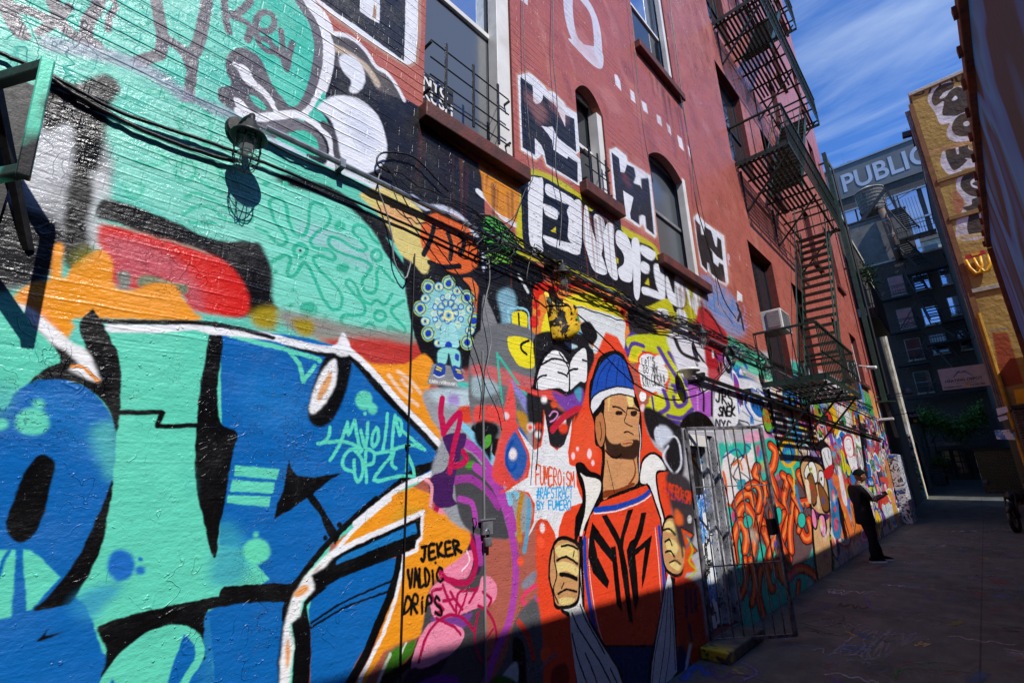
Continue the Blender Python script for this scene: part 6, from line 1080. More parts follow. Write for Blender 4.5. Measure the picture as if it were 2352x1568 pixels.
tag(MB().quad((-2.24, 2.5, .004), (1.2, 2.5, .004), (1.2, 21.0, .004), (-2.24, 21.0, .004)).build('alley_pavement_writing', M['floorpaint']), kind='structure')
# ------------------------------------------------------------------ caged wall lamps
def wall_lamp(y, z, label, s=1.0):
    r = thing('wall_lamp', (WX, y, z), label, 'lamp', 'caged lamps along the mural wall')
    X = WX + .135 * s
    put(MB().lathe((WX + .001, y - .02, z + .1), [(.056 * s, 0), (.056 * s, .02), (.05 * s, .032), (.0, .034)], 24, (1, 0, 0)).build('back_plate', M['blackiron'], smooth=False), r)
    put(MB().tube([(WX + .03, y - .02, z + .1), (WX + .08, y - .012, z + .115), (X, y, z + .11), (X, y, z + .06)], .014 * s, 10).build('arm', M['blackiron'], smooth=True), r)
    sh = MB().lathe((X, y, z), [(.0, .085 * s), (.02 * s, .083 * s), (.026 * s, .06 * s), (.036 * s, .05 * s), (.042 * s, .022 * s), (.07 * s, .006 * s), (.079 * s, -.012 * s), (.075 * s, -.014 * s), (.04 * s, .0)], 28).build('lamp_shade', M['blackiron'], r, smooth=True)
    gl = MB().lathe((X, y, z), [(.036 * s, -.005), (.038 * s, -.06 * s), (.038 * s, -.11 * s), (.03 * s, -.14 * s), (.0, -.152 * s)], 20).build('glass_cover', M['glass'], r, smooth=True)
    put(MB().lathe((X, y, z), [(.009, -.01), (.012, -.03), (.02 * s, -.06 * s), (.018 * s, -.085 * s), (.004, -.1 * s)], 12).build('bulb', M['plastic'], smooth=True), r)
    c = MB(); R_ = .056 * s
    for zz_, rr_ in ((-.03, R_ * .95), (-.075, R_), (-.12, R_ * .98)): c.tube([(X + rr_ * math.cos(a * math.pi / 10), y + rr_ * math.sin(a * math.pi / 10), z + zz_ * s) for a in range(21)], .0022 * s, 5)
    for k in range(8):
        a = k * math.pi / 4 + .2; c.tube([(X + R_ * q * math.cos(a), y + R_ * q * math.sin(a), z + w * s) for q, w in ((.9, -.005), (1, -.07), (.96, -.13), (.7, -.17), (.3, -.19), (0, -.195))], .0022 * s, 5)
    put(c.build('cage', M['blackiron']), r)
    return r
def lampat(px_, py_): p = onX(px_, py_, WX + .135); return p[1], p[2]
for (a, b_), lb in (((573, 312), 'caged black lamp nearest the camera, casting a long oval shadow on turquoise paint'), ((1293, 628), 'caged black lamp under the big white block letters, beside red and yellow paint'), ((1613, 766), 'caged lamp on a yellow splashed arm, just above the white dome lamp'), ((1762, 842), 'caged lamp on the mint green band right under the fire escape corner'), ((1862, 893), 'caged lamp half lost in striped shade, farthest along the pipe')):
    wall_lamp(*lampat(a, b_), lb)
dl = onX(1583, 852, WX + .14); r = thing('dome_lamp', (WX, dl[1], dl[2]), 'round white dome lamp with a tag on it above the gated doorway', 'lamp')
put(MB().lathe((WX + .14, dl[1], dl[2]), [(.0, .03), (.1, .026), (.115, .01), (.112, -.004), (.07, -.01), (.062, -.07), (.05, -.085), (0, -.088)], 26).build('lamp_shade', M['plastic'], smooth=True), r); put(MB().tube([(WX, dl[1], dl[2] + .02), (WX + .1, dl[1], dl[2] + .02)], .015).build('arm', M['plastic']), r)
# ------------------------------------------------------------------ pipes and cables on the wall
def along(pts, X=WX + .03, n=14):
    out = []
    for a, b in zip(pts[:-1], pts[1:]):
        for i in range(n): out.append(tuple(onX(a[0] + (b[0] - a[0]) * i / n, a[1] + (b[1] - a[1]) * i / n, X)))
    out.append(tuple(onX(*pts[-1], X))); return out
cp = MB(); rnd = random.Random(8); yv = [0.62 + i * (20.2 - .62) / 60 for i in range(61)]
cp.tube([(WX + .045, y, 3.30 + .006 * math.sin(y * 2.3)) for y in yv], .0165, 8)
for y in [1.0 + 1.4 * i for i in range(14)]: cp.box(WX, WX + .07, y, y + .03, 3.275, 3.325)
tag(cp.build('conduit_pipe', M['steel'], smooth=False), 'long thin silver conduit running level along the mural wall from lamp to lamp', 'pipe')
cp = MB(); cp.tube([(WX + .05, 5.3 + i * .5, 2.74 - .004 * i) for i in range(30)], .03, 8)
for y in [5.6 + 1.6 * i for i in range(9)]: cp.box(WX, WX + .09, y, y + .04, 2.69, 2.79)
tag(cp.build('conduit_pipe', M['blackiron']), 'thick black pipe running below the silver conduit over the doorway', 'pipe')
p0, p1 = onX(948, 584, WX), onX(917, 1550, WX)
cp = MB().tube([(WX + .015, (p0[1] + p1[1]) / 2, p0[2]), (WX + .015, (p0[1] + p1[1]) / 2, 0.0)], .0045, 8)
for z in (.6, 1.8): cp.box(WX, WX + .02, (p0[1] + p1[1]) / 2 - .012, (p0[1] + p1[1]) / 2 + .012, z, z + .012)
tag(cp.build('conduit_pipe', M['rubber']), 'thin upright conduit crossing the orange paint left of the round flower sticker', 'pipe')
# metal panel edge with hasp
p2 = onX(1107, 800, WX); yq = p2[1]
pn = thing('service_panel', (WX, yq, 0), 'flush painted metal service door with an upright seam and hasp right of the orange paint', 'door')
MB().box(WX + .001, WX + .012, yq - .006, yq + .006, .02, 2.44).build('seam_strip', M['greypaint'], pn, bevel=.002)
hz = onX(1107, 1215, WX)[2]
MB().box(WX + .012, WX + .03, yq - .03, yq + .05, hz - .03, hz + .05).box(WX + .012, WX + .035, yq - .05, yq + .07, hz + .05, hz + .058).build('hasp', M['steel'], pn, bevel=.002)
pl = thing('padlock', (WX, yq, hz - .05), 'small padlock hanging from the hasp on the grey panel seam', 'padlock')
MB().box(WX + .02, WX + .045, yq - .024, yq + .03, hz - .095, hz - .045).build('body', M['gatepaint'], pl, bevel=.006); MB().tube([(WX + .032, yq - .014, hz - .05), (WX + .032, yq - .014, hz - .01), (WX + .032, yq + .004, hz + .005), (WX + .032, yq + .02, hz - .01), (WX + .032, yq + .02, hz - .05)], .004, 8).build('shackle', M['steel'], pl, smooth=True)
hk = onX(1085, 1190, WX); tag(MB().tube([(WX, hk[1], hk[2]), (WX + .03, hk[1], hk[2]), (WX + .035, hk[1], hk[2] - .03), (WX + .02, hk[1], hk[2] - .06), (WX + .012, hk[1], hk[2] - .03)], .004, 6).build('wall_hook', M['rubber'], smooth=True), 'small bent hook on violet paint left of the padlock', 'hook')
# black cable from the left edge to the first lamp and on
def cable(pts, r, label, mat='rubber', X=WX + .02, wob=.002, seed=1, group=None, n=8):
    rn = random.Random(seed); Q = smooth(np.array(pts, float), False, n); W = [onX(x, y, X + rn.uniform(-.001, .003)) for x, y in Q]
    o = MB().tube([(w[0], w[1], w[2] + rn.uniform(-wob, wob)) for w in W], r, 6).build('cable', M[mat], smooth=True); return tag(o, label, 'cable', group)
cable([(-60, 95), (0, 122), (125, 178), (270, 255), (400, 300), (530, 345), (660, 395), (850, 478), (1000, 545), (1120, 600), (1240, 655)], .008, 'black cable sagging from the left edge past the first lamp and below the silver pipe')
cable([(118, 180), (160, 210), (240, 255), (330, 300), (450, 345), (540, 372)], .010, 'thick black cable drooping left of the first lamp')
cable([(600, 318), (680, 360), (780, 400), (880, 450), (1000, 505), (1180, 595), (1290, 640)], .005, 'thin black wire running just under the silver pipe')
BP_ = [(905, 380), (960, 420), (1020, 440), (1097, 480), (1160, 530), (1231, 572), (1300, 618), (1364, 650), (1430, 680), (1497, 715), (1570, 735), (1640, 765), (1725, 800), (1800, 845), (1860, 868), (1935, 905), (2005, 935)]
rn = random.Random(2); bd = MB()
for k in range(15):
    X = WX + rn.uniform(.03, .11); a = rn.uniform(0, 6); st = 0 if k < 2 else (2 if k < 4 else (4 if k < 9 else 5))
    W = []
    for i, (x, y) in enumerate(smooth(np.array(BP_[st:], float), False, 5)):
        w = onX(x, y, X); t_ = w[1]; W.append((w[0], w[1], w[2] + .035 * math.sin(a + t_ * (1.7 + .1 * k)) + .03 * (rn.random() - .5) + (.02 * k - .2) * .28))
    bd.tube(W, rn.uniform(.0025, .0055), 5)
tag(bd.build('cable_bundle', M['rubber'], smooth=True), 'tangled bundle of black cables sagging along the wall over the white block letters', 'cable bundle')
for i, (pts, r_, lb, mt) in enumerate((
    ([(905, 400), (868, 380), (872, 355), (905, 350), (955, 365), (1000, 410), (1030, 440)], .006, 'black wire looping out by the white blob', 'rubber'),
    ([(872, 400), (868, 430), (885, 480), (900, 540), (906, 600), (930, 640), (945, 600)], .005, 'pale wire dangling from the pipe beside the green doodles', 'greypaint'),
    ([(870, 372), (900, 400), (935, 470), (1000, 560), (1060, 640), (1095, 690)], .004, 'thin dark wire crossing the orange face', 'rubber'),
    ([(1085, 640), (1092, 690), (1080, 760), (1100, 830), (1112, 880), (1108, 940)], .004, 'black wire hanging between the two panel seams', 'rubber'),
    ([(1120, 570), (1125, 640), (1115, 700), (1128, 780), (1120, 850), (1150, 920), (1160, 965)], .004, 'pale wire hanging left of the yellow letter', 'greypaint'),
    ([(1202, -20), (1204, 130), (1215, 300), (1225, 400), (1205, 440), (1180, 500), (1150, 515)], .004, 'wire dropping beside the big window', 'rubber'),
    ([(1272, -20), (1270, 120), (1280, 250), (1276, 380), (1290, 470), (1285, 565)], .005, 'wire dropping down the red wall left of the small window', 'rubber'),
    ([(1535, -20), (1555, 130), (1572, 260), (1590, 380), (1600, 470), (1625, 560), (1660, 680), (1690, 730)], .007, 'long cable dropping down the red wall right of the tall window', 'rubber'),
    ([(1445, -20), (1462, 160), (1478, 300), (1500, 420)], .004, 'thin wire along the edge of the upper window', 'rubber'),
    ([(1540, 20), (1560, 200), (1600, 420), (1640, 620), (1650, 700)], .004, 'second thin cable beside the long one on the red wall', 'rubber'),
    ([(1230, 650), (1300, 700), (1380, 770), (1460, 850), (1530, 890), (1580, 895), (1640, 870), (1700, 800)], .006, 'black cable swooping across the painted head to the dome lamp', 'rubber'),
    ([(1228, 560), (1210, 640), (1232, 700), (1230, 820), (1238, 950), (1232, 1080)], .004, 'dark wire hanging down over the white bubble letters', 'rubber'),
    ([(1755, 880), (1790, 900), (1860, 905), (1950, 960), (2010, 985)], .006, 'cable under the fire escape in the striped shade', 'rubber'))):
    cable(pts, r_, lb, mt, X=WX + .03 + .004 * i, wob=.004, seed=i)
cl = MB(); cc_ = onX(1676, 818, WX + .05)
for k in range(7):
    rr_ = .10 + .012 * rn.random(); dx, dz = rn.uniform(-.02, .02), rn.uniform(-.02, .02); cl.tube([(WX + .05 + .01 * k % .03, cc_[1] + dx + rr_ * 1.3 * math.cos(a * math.pi / 12), cc_[2] + dz + rr_ * 1.2 * math.sin(a * math.pi / 12)) for a in range(25)], .007, 6)
tag(cl.build('cable_coil', M['rubber'], smooth=True), 'round coil of black cable hung on the wall beside the dome lamp', 'cable coil')
cl = MB(); 
for k in range(9):
    a0 = rn.uniform(0, 6); W = [onX(1110 + 60 * math.cos(a0 + j * .5) * (1 + .1 * k) * .5 + j * 3, 520 + 30 * math.sin(a0 + j * .5) + j * 4, WX + .04 + .006 * k) for j in range(14)]; cl.tube([tuple(w) for w in W], .004, 5)
tag(cl.build('cable_coil', M['rubber'], smooth=True), 'loose knot of black wires on the green patch left of the block letters', 'cable coil')
# ------------------------------------------------------------------ torn poster curling off the wall
m_ = MB(); q0 = [(1245, 670), (1300, 690)]; rows = 10
for i in range(rows + 1):
    f = i / rows; w = onX(1248 + 20 * f, 668 + 118 * f, WX); w2 = onX(1290 + 6 * f + 12 * math.sin(f * 3), 690 + 92 * f, WX); cx = .02 + .09 * math.sin(f * 3.0) + .03 * f
    m_.v += [(WX + .004 + .01 * f, w[1], w[2]), (WX + .004 + cx * .5, (w[1] + w2[1]) / 2, (w[2] + w2[2]) / 2), (WX + .004 + cx * (1 + .3 * math.sin(f * 9)), w2[1], w2[2])]
for i in range(rows):
    for j in range(2): a = i * 3 + j; m_.f.append((a, a + 1, a + 4, a + 3))
t = NT('poster_paper'); c = t.ramp(t.noise(9, 4, .6, dist=1.5), [(0, '#0e0d0c'), (.46, '#0e0d0c'), (.48, '#d8a21c'), (.62, '#e6c62c'), (.66, '#d8622c')]); M['poster'] = t.done(c, .5, t.bump(t.noise(20, 3), .6, .01))
po = m_.build('torn_poster', M['poster'], smooth=True); sm_ = po.modifiers.new('thick', 'SOLIDIFY'); sm_.thickness = .002; tag(po, 'torn yellow and black poster curling off the wall under the second lamp', 'poster')
# ------------------------------------------------------------------ steel frame at the left edge
fa = onX(110, 140, WX + .34); fb = onX(52, 408, WX + .34); ta = onZ(-110, 205, fa[2]); tb = onZ(-60, 430, fb[2])
fr_ = thing('steel_bracket', (WX, fa[1], fb[2]), 'square steel bracket frame sticking out of the wall at the left edge, splashed turquoise', 'bracket')
t = NT('splashed_steel'); c = t.ramp(t.rng(t.n('SeparateXYZ').outputs[0], 0, 1, 0, 1), [(0, '#1a1b1e'), (1, '#1a1b1e')]); nn = t.noise(3.2, 3); c = t.mix(t.rng(nn, .47, .56, 0, 1), '#232327', '#58bfa6'); M['splash'] = t.done(c, .3, t.bump(t.noise(60, 4), .4, .002), .2)
vb = MB().bar(fa, fb, .034, .034).build('upright', M['splash'], fr_, bevel=.004); MB().bar(fa + np.array((0, 0, -.025)), ta + np.array((0, 0, -.025)), .034, .04).build('top_rail', M['blackiron'], fr_, bevel=.004); MB().bar(fb + np.array((0, 0, .025)), tb + np.array((0, 0, .025)), .034, .034).build('bottom_rail', M['splash'], fr_, bevel=.004)
mid_t = fa + (ta - fa) * .55; mid_b = fb + (tb - fb) * .55
MB().bar(mid_t, (WX, mid_b[1] + .1, mid_b[2] - .1), .03, .02).build('brace', M['blackiron'], fr_); MB().bar(mid_t, (WX, fa[1] - .05, fa[2] - .5), .03, .02).build('brace', M['blackiron'], fr_)
MB().box(WX, WX + .02, fa[1] - .2, fa[1] - .02, fb[2] - .3, fa[2] + .1).build('wall_plate', M['blackiron'], fr_)
# ------------------------------------------------------------------ window guards, window sign, air conditioner
def guard(h, y0, y1, z0, z1, nb, label, rails=4):
    r = thing('window_guard', (WX, y0, z0), label, 'window guard'); X = WX + .03; m = MB()
    for i in range(rails): z = z0 + (z1 - z0) * i / (rails - 1); m.tube([(X, y0, z), (X, y1, z)], .006, 6)
    put(m.build('rail', M['blackiron']), r)
    for i in range(nb): y = y0 + (y1 - y0) * (i + .5) / nb; put(MB().bar((X + .01, y, z0 - .06), (X + .01, y, z1 + .06), .02, .012).build('upright', M['blackiron']), r)
    for y, za in ((y0, z0), (y1, z0), (y0, z1 - .05), (y1, z1 - .05)): put(MB().box(WX - .12, X + .01, y - .008, y + .008, za + .02, za + .035).build('bracket', M['blackiron']), r)
guard(HOLES[0], 1.6, 2.4, 4.2, 4.66, 3, 'black rail guard across the bottom of the big white window at left')
guard(HOLES[1], 3.49, 3.95, 4.42, 4.78, 3, 'small black rail guard on the narrow window between the letters', 3)
def text_obj(name, txt, size, mat, origin, xdir, ydir, parent=None, ext=.002, bold=0.0, align='LEFT', sx=1.0):
    cu = bpy.data.curves.new(name, 'FONT'); cu.body = txt; cu.size = size; cu.extrude = ext; cu.offset = bold; cu.align_x = align
    tmp = bpy.data.objects.new(name, cu); COL.objects.link(tmp); bpy.context.view_layer.update()
    me_ = bpy.data.meshes.new_from_object(tmp.evaluated_get(bpy.context.evaluated_depsgraph_get())); bpy.data.objects.remove(tmp)
    xd, yd = Vector(xdir).normalized(), Vector(ydir).normalized(); zd = xd.cross(yd)
    me_.transform(Matrix(((xd.x * sx, yd.x, zd.x, origin[0]), (xd.y * sx, yd.y, zd.y, origin[1]), (xd.z * sx, yd.z, zd.z, origin[2]), (0, 0, 0, 1))))
    me_.materials.clear(); me_.materials.append(mat); o = bpy.data.objects.new(name, me_); COL.objects.link(o)
    if parent: put(o, parent)
    return o
M['signblack'] = paintmat('sign_black', '#131315', '#1a1a1c', .5); M['signwhite'] = paintmat('sign_white', '#e9e9e9', '#d8d8d8', .5)
ws = thing('window_sign', (WX - .1, 1.62, 4.2), 'black shop sign with white stencilled letters standing inside the big window', 'sign')
MB().box(WX - .125, WX - .117, 1.61, 1.93, 4.10, 4.52).build('board', M['signblack'], ws)
for i, s_ in enumerate(('NYC', 'KUSH', 'CO')): text_obj('lettering', s_, .135, M['signwhite'], (WX - .114, 1.635 + (.06 if i == 2 else 0), 4.40 - i * .115), (0, 1, 0), (0, 0, 1), ws, bold=.004, sx=.85)
ac0 = onX(1763, 692, WX + .2); ac = thing('air_conditioner', (WX + .1, 9.2, 4.2), 'white window air conditioner in the lowest fire escape window', 'air conditioner')
MB().box(WX - .1, WX + .28, 8.9, 9.45, 4.02, 4.38).build('casing', M['plastic'], ac, bevel=.01); gm = MB()
for i in range(12): gm.box(WX + .281, WX + .29, 8.94, 9.41, 4.05 + i * .026, 4.062 + i * .026)
gm.build('grille', M['greypaint'], ac); MB().box(WX + .05, WX + .25, 8.885, 8.898, 4.06, 4.34).build('side_grille', M['greypaint'], ac)
# ------------------------------------------------------------------ doorway gate and step
G0, G1 = Vector((WX + .02, 5.06, 0)), Vector((-1.72, 5.86, 0)); gd = (G1 - G0)
gt = thing('security_gate', (G0.x, G0.y, 0), 'open barred iron gate with paint-spattered white and rusty bars at the doorway', 'gate')
def gp(u, z): p = G0 + gd * u; return (p.x, p.y, z)
gu = gd.normalized(); MB().bar(gp(0, 2.10), gp(1, 2.12), .03, .035).bar(gp(0, .1), gp(1, .06), .03, .03).bar(gp(0, .08), gp(0, 2.1), .035, .035, up=gu).bar(gp(1, .05), gp(1, 2.12), .035, .035, up=gu).build('gate_frame', M['gatepaint'], gt, bevel=.003)
MB().bar(gp(0.02, 1.5), gp(.98, 1.5), .028, .01).build('rail', M['gatepaint'], gt); MB().bar(gp(.02, .74), gp(.98, .74), .028, .01).build('rail', M['gatepaint'], gt)
for i in range(1, 8): MB().tube([gp(i / 8, .08), gp(i / 8, 2.1)], .0075, 6).build('bar', M['gatepaint'], gt)
lk = gp(.93, 1.1); MB().box(lk[0] - .03, lk[0] + .03, lk[1] - .08, lk[1] + .05, 1.0, 1.16).build('lock_box', M['blackiron'], gt, bevel=.005)
for z in (.4, 1.2, 1.9): MB().tube([gp(-.02, z), gp(-.02, z + .08)], .012, 8).build('hinge', M['steel'], gt)
t = NT('step_concrete'); c = t.mix(t.rng(t.noise(6, 5), .4, .6, 0, 1), '#5b5750', '#3b3834'); sp = t.n('SeparateXYZ'); t.set(sp.inputs[0], t.P()); c = t.mix(t.math('MULTIPLY', t.rng(sp.outputs['Y'], 5.05, 4.78, 0, 1), t.rng(t.noise(14, 5), .42, .5, 0, 1)), c, '#c7b41c'); M['step'] = t.done(c, .8, t.bump(t.noise(30, 5), .6, .01))
tag(MB().box(WX + .002, -1.98, 4.8, 5.75, 0.002, .1).build('doorstep', M['step'], bevel=.015), 'low concrete doorstep with a worn yellow painted end below the gate', 'step')
# ------------------------------------------------------------------ iron fire escape on the red building
fe = thing('fire_escape', (WX, 8.1, 2.95), 'dark green iron fire escape climbing the red building over several floors', 'fire escape')
def platform(y0, y1, z, xo, cut=None, name='platform'):
    m = MB(); x = WX + .05
    k = int((xo - .03 - x) / .082)
    for i in range(k):
        xs = x + i * .082
        if cut and cut[0] < xs + .02 < cut[1]:
            for a, b in ((y0, cut[2]), (cut[3], y1)):
                if b - a > .1: m.box(xs, xs + .045, a + .02, b - .02, z - .012, z)
        else: m.box(xs, xs + .045, y0 + .02, y1 - .02, z - .012, z)
    yb = y0 + .1
    while yb < y1: m.box(WX, xo, yb, yb + .05, z - .035, z - .013); yb += .62
    m.box(xo - .012, xo, y0, y1, z - .06, z + .03).box(WX, xo - .013, y0, y0 + .012, z - .06, z + .03).box(WX, xo - .013, y1 - .012, y1, z - .06, z + .03)
    return m.build(name, M['iron'], fe)
def railing(y0, y1, z, xo, h=.82, ends=(1, 1), gap=.13):
    m = MB(); m.bar((xo, y0, z + h), (xo, y1, z + h), .045, .03).bar((xo, y0, z + h * .45), (xo, y1, z + h * .45), .03, .008)
    n = int((y1 - y0) / gap)
    for i in range(n + 1): y = y0 + (y1 - y0) * i / n; m.bar((xo, y, z), (xo, y, z + h), .013)
    for e, y in zip(ends, (y0, y1)):
        if e:
            m.bar((WX, y, z + h), (xo, y, z + h), .045, .03); 
            for i in range(6): x = WX + .03 + (xo - WX - .03) * i / 5.0; m.bar((x, y, z), (x, y, z + h), .014)
    return m.build('railing', M['iron'], fe)
def stair(ya, za, yb, zb, x0, x1):
    m = MB(); 
    for x in (x0, x1): m.bar((x, ya, za), (x, yb, zb), .012, .13)
    m.build('stringer', M['greeniron'], fe); n = int((zb - za) / .225); tr = MB()
    for i in range(1, n + 1):
        f = i / (n + 1); y, z = ya + (yb - ya) * f, za + (zb - za) * f
        for k in range(2): tr.box(x0 + .006, x1 - .006, y - .085 + k * .09, y - .085 + k * .09 + .07, z - .03, z - .0)
    tr.build('tread', M['iron'], fe); hr = MB()
    for x in (x0 - .02, x1 + .02): hr.tube([(x, ya, za + .75), (x, yb, zb + .75)], .013, 6); [hr.bar((x, ya + (yb - ya) * q, za + (zb - za) * q), (x, ya + (yb - ya) * q, za + (zb - za) * q + .75), .012) for q in (.05, .35, .65, .95)]
    hr.build('handrail', M['greeniron'], fe)
LV = [(8.1, 10.95, 2.97, -1.37), (8.85, 13.4, 7.4, -1.31), (9.05, 14.35, 11.1, -1.3), (9.1, 14.6, 14.8, -1.3), (9.1, 14.6, 18.4, -1.3)]
platform(*LV[0]); railing(*LV[0]); platform(*LV[1], cut=(-2.15, -1.5, 11.6, 13.3)); railing(*LV[1]); platform(*LV[2], cut=(-2.15, -1.5, 12.2, 14.0)); railing(*LV[2]); platform(*LV[3]); railing(*LV[3]); platform(*LV[4])
stair(10.2, 2.97, 13.0, 7.4, -2.1, -1.5); stair(10.6, 7.4, 13.7, 11.1, -2.1, -1.5); stair(10.6, 11.1, 13.6, 14.8, -2.1, -1.5)
for (y0, y1, z, xo) in LV[:4]:
    for y in (y0 + .25, (y0 + y1) / 2, y1 - .25):
        MB().bar((WX, y, z - .95), (xo - .05, y, z - .04), .03, .03).bar((WX, y, z - .95), (WX + .02, y, z - .04), .03, .03).build('bracket', M['iron'], fe)
# riveted green column with a bracket at the end of the building
gc = thing('steel_column', (-2.0, 20.8, 3.9), 'tall riveted green steel column fixed at the far end of the red building', 'column')
MB().box(-2.06, -1.92, 20.75, 20.77, 3.95, 14.0).box(-2.06, -2.04, 20.77, 20.95, 3.95, 14.0).box(-1.94, -1.92, 20.77, 20.95, 3.95, 14.0).build('channel', M['greeniron'], gc)
rv = MB()
for i in range(34): rv.lathe((-2.03, 20.75, 4.1 + i * .3), [(.014, 0), (.01, .01), (0, .012)], 8, (0, -1, 0)); rv.lathe((-1.95, 20.75, 4.1 + i * .3), [(.014, 0), (.01, .01), (0, .012)], 8, (0, -1, 0))
rv.build('rivet', M['greeniron'], gc); MB().bar((WX, 20.85, 3.95), (-1.7, 20.85, 3.9), .3, .04).bar((WX, 20.85, 9.0), (-2.0, 20.85, 9.0), .06, .06).bar((WX, 20.85, 13.6), (-2.0, 20.85, 13.6), .06, .06).build('bracket', M['greeniron'], gc)
MB().bar((-1.98, 20.86, 3.9), (-1.9, 20.86, 2.7), .12, .1).build('lower_post', M['blackiron'], gc)
MB().tube([(-1.85, 20.9, 4.2), (-1.84, 20.9, 13.2), (-1.98, 20.9, 13.9)], .04, 8).build('downpipe', M['blackiron'], gc)
# camera and small lamp at the corner
cm_ = onX(2000, 843, -1.95); r = thing('security_camera', (cm_[0], cm_[1], cm_[2]), 'small white security camera at the far corner of the red building', 'camera')
MB().lathe((cm_[0] - .1, cm_[1], cm_[2]), [(.05, 0), (.055, .02), (.055, .22), (.06, .26), (.0, .262)], 14, (1, -.3, -.2)).build('body', M['plastic'], r, smooth=True); MB().tube([(cm_[0] - .3, cm_[1], cm_[2] + .1), (cm_[0], cm_[1], cm_[2] + .02)], .02).build('arm', M['plastic'], r)
cm_ = onX(2030, 964, -2.1); r = thing('wall_light', (cm_[0], cm_[1], cm_[2]), 'flat white wall light sticking out at the far end of the pipe', 'lamp'); MB().box(WX, WX + .42, cm_[1] - .12, cm_[1] + .12, cm_[2] - .02, cm_[2] + .05).build('head', M['plastic'], r, bevel=.01); MB().box(WX, WX + .15, cm_[1] - .05, cm_[1] + .05, cm_[2] - .12, cm_[2] - .021).build('mount', M['greypaint'], r)
# low painted cabinet just past the corner
t = NT('tagged_cabinet'); c = t.mix(t.rng(t.noise(5, 6, .6, dist=2.5), .5, .54, 0, 1), '#c9cbd2', '#23232a'); c = t.mix(t.rng(t.noise(3, 3, dist=1), .58, .62, 0, 1), c, '#3a5fb0'); M['cabinet'] = t.done(c, .6)
tag(MB().box(WX + .002, WX + .28, 20.3, 21.9, 0, 2.15).build('wall_cabinet', M['cabinet'], bevel=.02), 'pale tagged metal cabinet standing at the far end of the mural wall', 'cabinet')
# ------------------------------------------------------------------ buildings beyond
M['darkbrick'] = brickmat('dark_brick', '#3a322c', '#2b2622', '#4a4640', 1, .85, 'YZ', '#1f1c1a'); M['darkbrickX'] = brickmat('dark_brick_front', '#3a2620', '#2a1e1a', '#6c6860', 1, .85, 'XZ', '#3a302a')
M['stucco'] = paintmat('grey_stucco', '#6d6a66', '#565350', .9, 0, 1.5, .02); M['tan'] = paintmat('tan_stucco', '#8c6d38', '#775c30', .85, 0, 1.2, .02); M['palewall'] = paintmat('pale_wall', '#bdb7a8', '#8d8678', .85, 0, 2, .02)
ob = bpy.data.objects
# dark brick block, left side
b2 = thing('brick_building', (-4, 24, 0), 'dark rough brick building just past the red one, its top edge catching the sun', 'building')
MB().box(-9, -2.42, 22.05, 27.4, -.2, 13.25).build('wall', M['darkbrick'], b2); MB().box(-9, -2.36, 22.0, 27.45, 13.25, 13.5).build('coping', M['palewall'], b2, bevel=.03)
f = MB().box(-2.415, -2.36, 24.2, 25.2, 5.0, 6.9).build('window', M['blackiron'], b2); put(MB().box(-2.359, -2.35, 24.27, 25.13, 5.07, 6.83).build('pane', M['pane']), f)
# pale corner building with graffiti base, left side
t = NT('graffiti_render'); sp = t.n('SeparateXYZ'); t.set(sp.inputs[0], t.P()); v = t.n('TexVoronoi', Scale=2.2); t.set(v.inputs['Vector'], t.map((1, 1, .7))); sc = t.n('SeparateColor'); t.set(sc.inputs[0], v.outputs['Color']); gcol = t.ramp(sc.outputs[0], [(0, '#e9e6e2'), (.2, '#c73a34'), (.4, '#f0efe8'), (.55, '#2f8fc4'), (.7, '#7cb24a'), (.85, '#232326'), (1, '#e8c43c')]); gcol = t.mix(t.rng(t.noise(6, 5, .6, dist=2), .52, .56, 0, 1), gcol, '#efece8')
M['grafrender'] = t.done(t.mix(t.rng(sp.outputs['Z'], 3.6, 4.0, 0, 1), gcol, t.mix(t.rng(t.noise(3, 6), .4, .6, 0, 1), '#cfc9ba', '#9a9284')), .8, t.bump(t.noise(12, 5), .6, .02))
b3 = thing('corner_building', (-4, 30, 0), 'narrow pale corner building whose sunlit edge drops straight to a graffiti base', 'building')
MB().box(-9, -2.42, 27.5, 31.0, -.2, 12.6).build('wall', M['darkbrick'], b3); MB().box(-9, -2.3, 31.0, 32.2, -.2, 12.2).build('pier', M['grafrender'], b3); MB().box(-9, -2.36, 27.5, 31, 12.6, 12.8).build('coping', M['palewall'], b3)
# low graffiti wall further on
lw = thing('yard_wall', (-3.4, 40, .5), 'low sunlit graffiti wall running on behind the walking figure', 'wall'); MB().box(-4.2, -2.62, 32.2, 47.5, -.2, 4.9).build('wall', M['grafrender'], lw); MB().box(-4.25, -2.57, 32.2, 47.5, 4.9, 5.05).build('coping', M['blackiron'], lw)
dr_ = MB().box(-2.62, -2.58, 36.5, 38.0, .5, 3.2).build('door', paintmat('dark_red_door', '#5a0f14', '#45090d', .5), lw)
# balcony with dark box
bc = thing('iron_balcony', (-2.4, 24, 7.5), 'small black iron balcony with plants and a solid dark front high on the left side', 'balcony')
MB().box(-2.42, -1.75, 22.8, 26.6, 7.45, 7.55).build('floor', M['blackiron'], bc); MB().box(-1.76, -1.73, 22.8, 26.6, 7.551, 9.0).build('front_panel', M['dark'], bc); r_ = MB()
for z in (8.0, 8.6, 9.3): r_.bar((-2.42, 22.8, z), (-1.75, 22.8, z), .03, .03)
r_.bar((-1.75, 22.8, 7.5), (-1.75, 22.8, 9.3), .04, .04).bar((-1.75, 22.8, 9.3), (-1.75, 26.6, 9.3), .04, .04); r_.build('railing', M['blackiron'], bc); MB().box(-2.4, -1.9, 23.0, 23.5, 7.551, 7.95).build('box', M['plastic'], bc, bevel=.02)
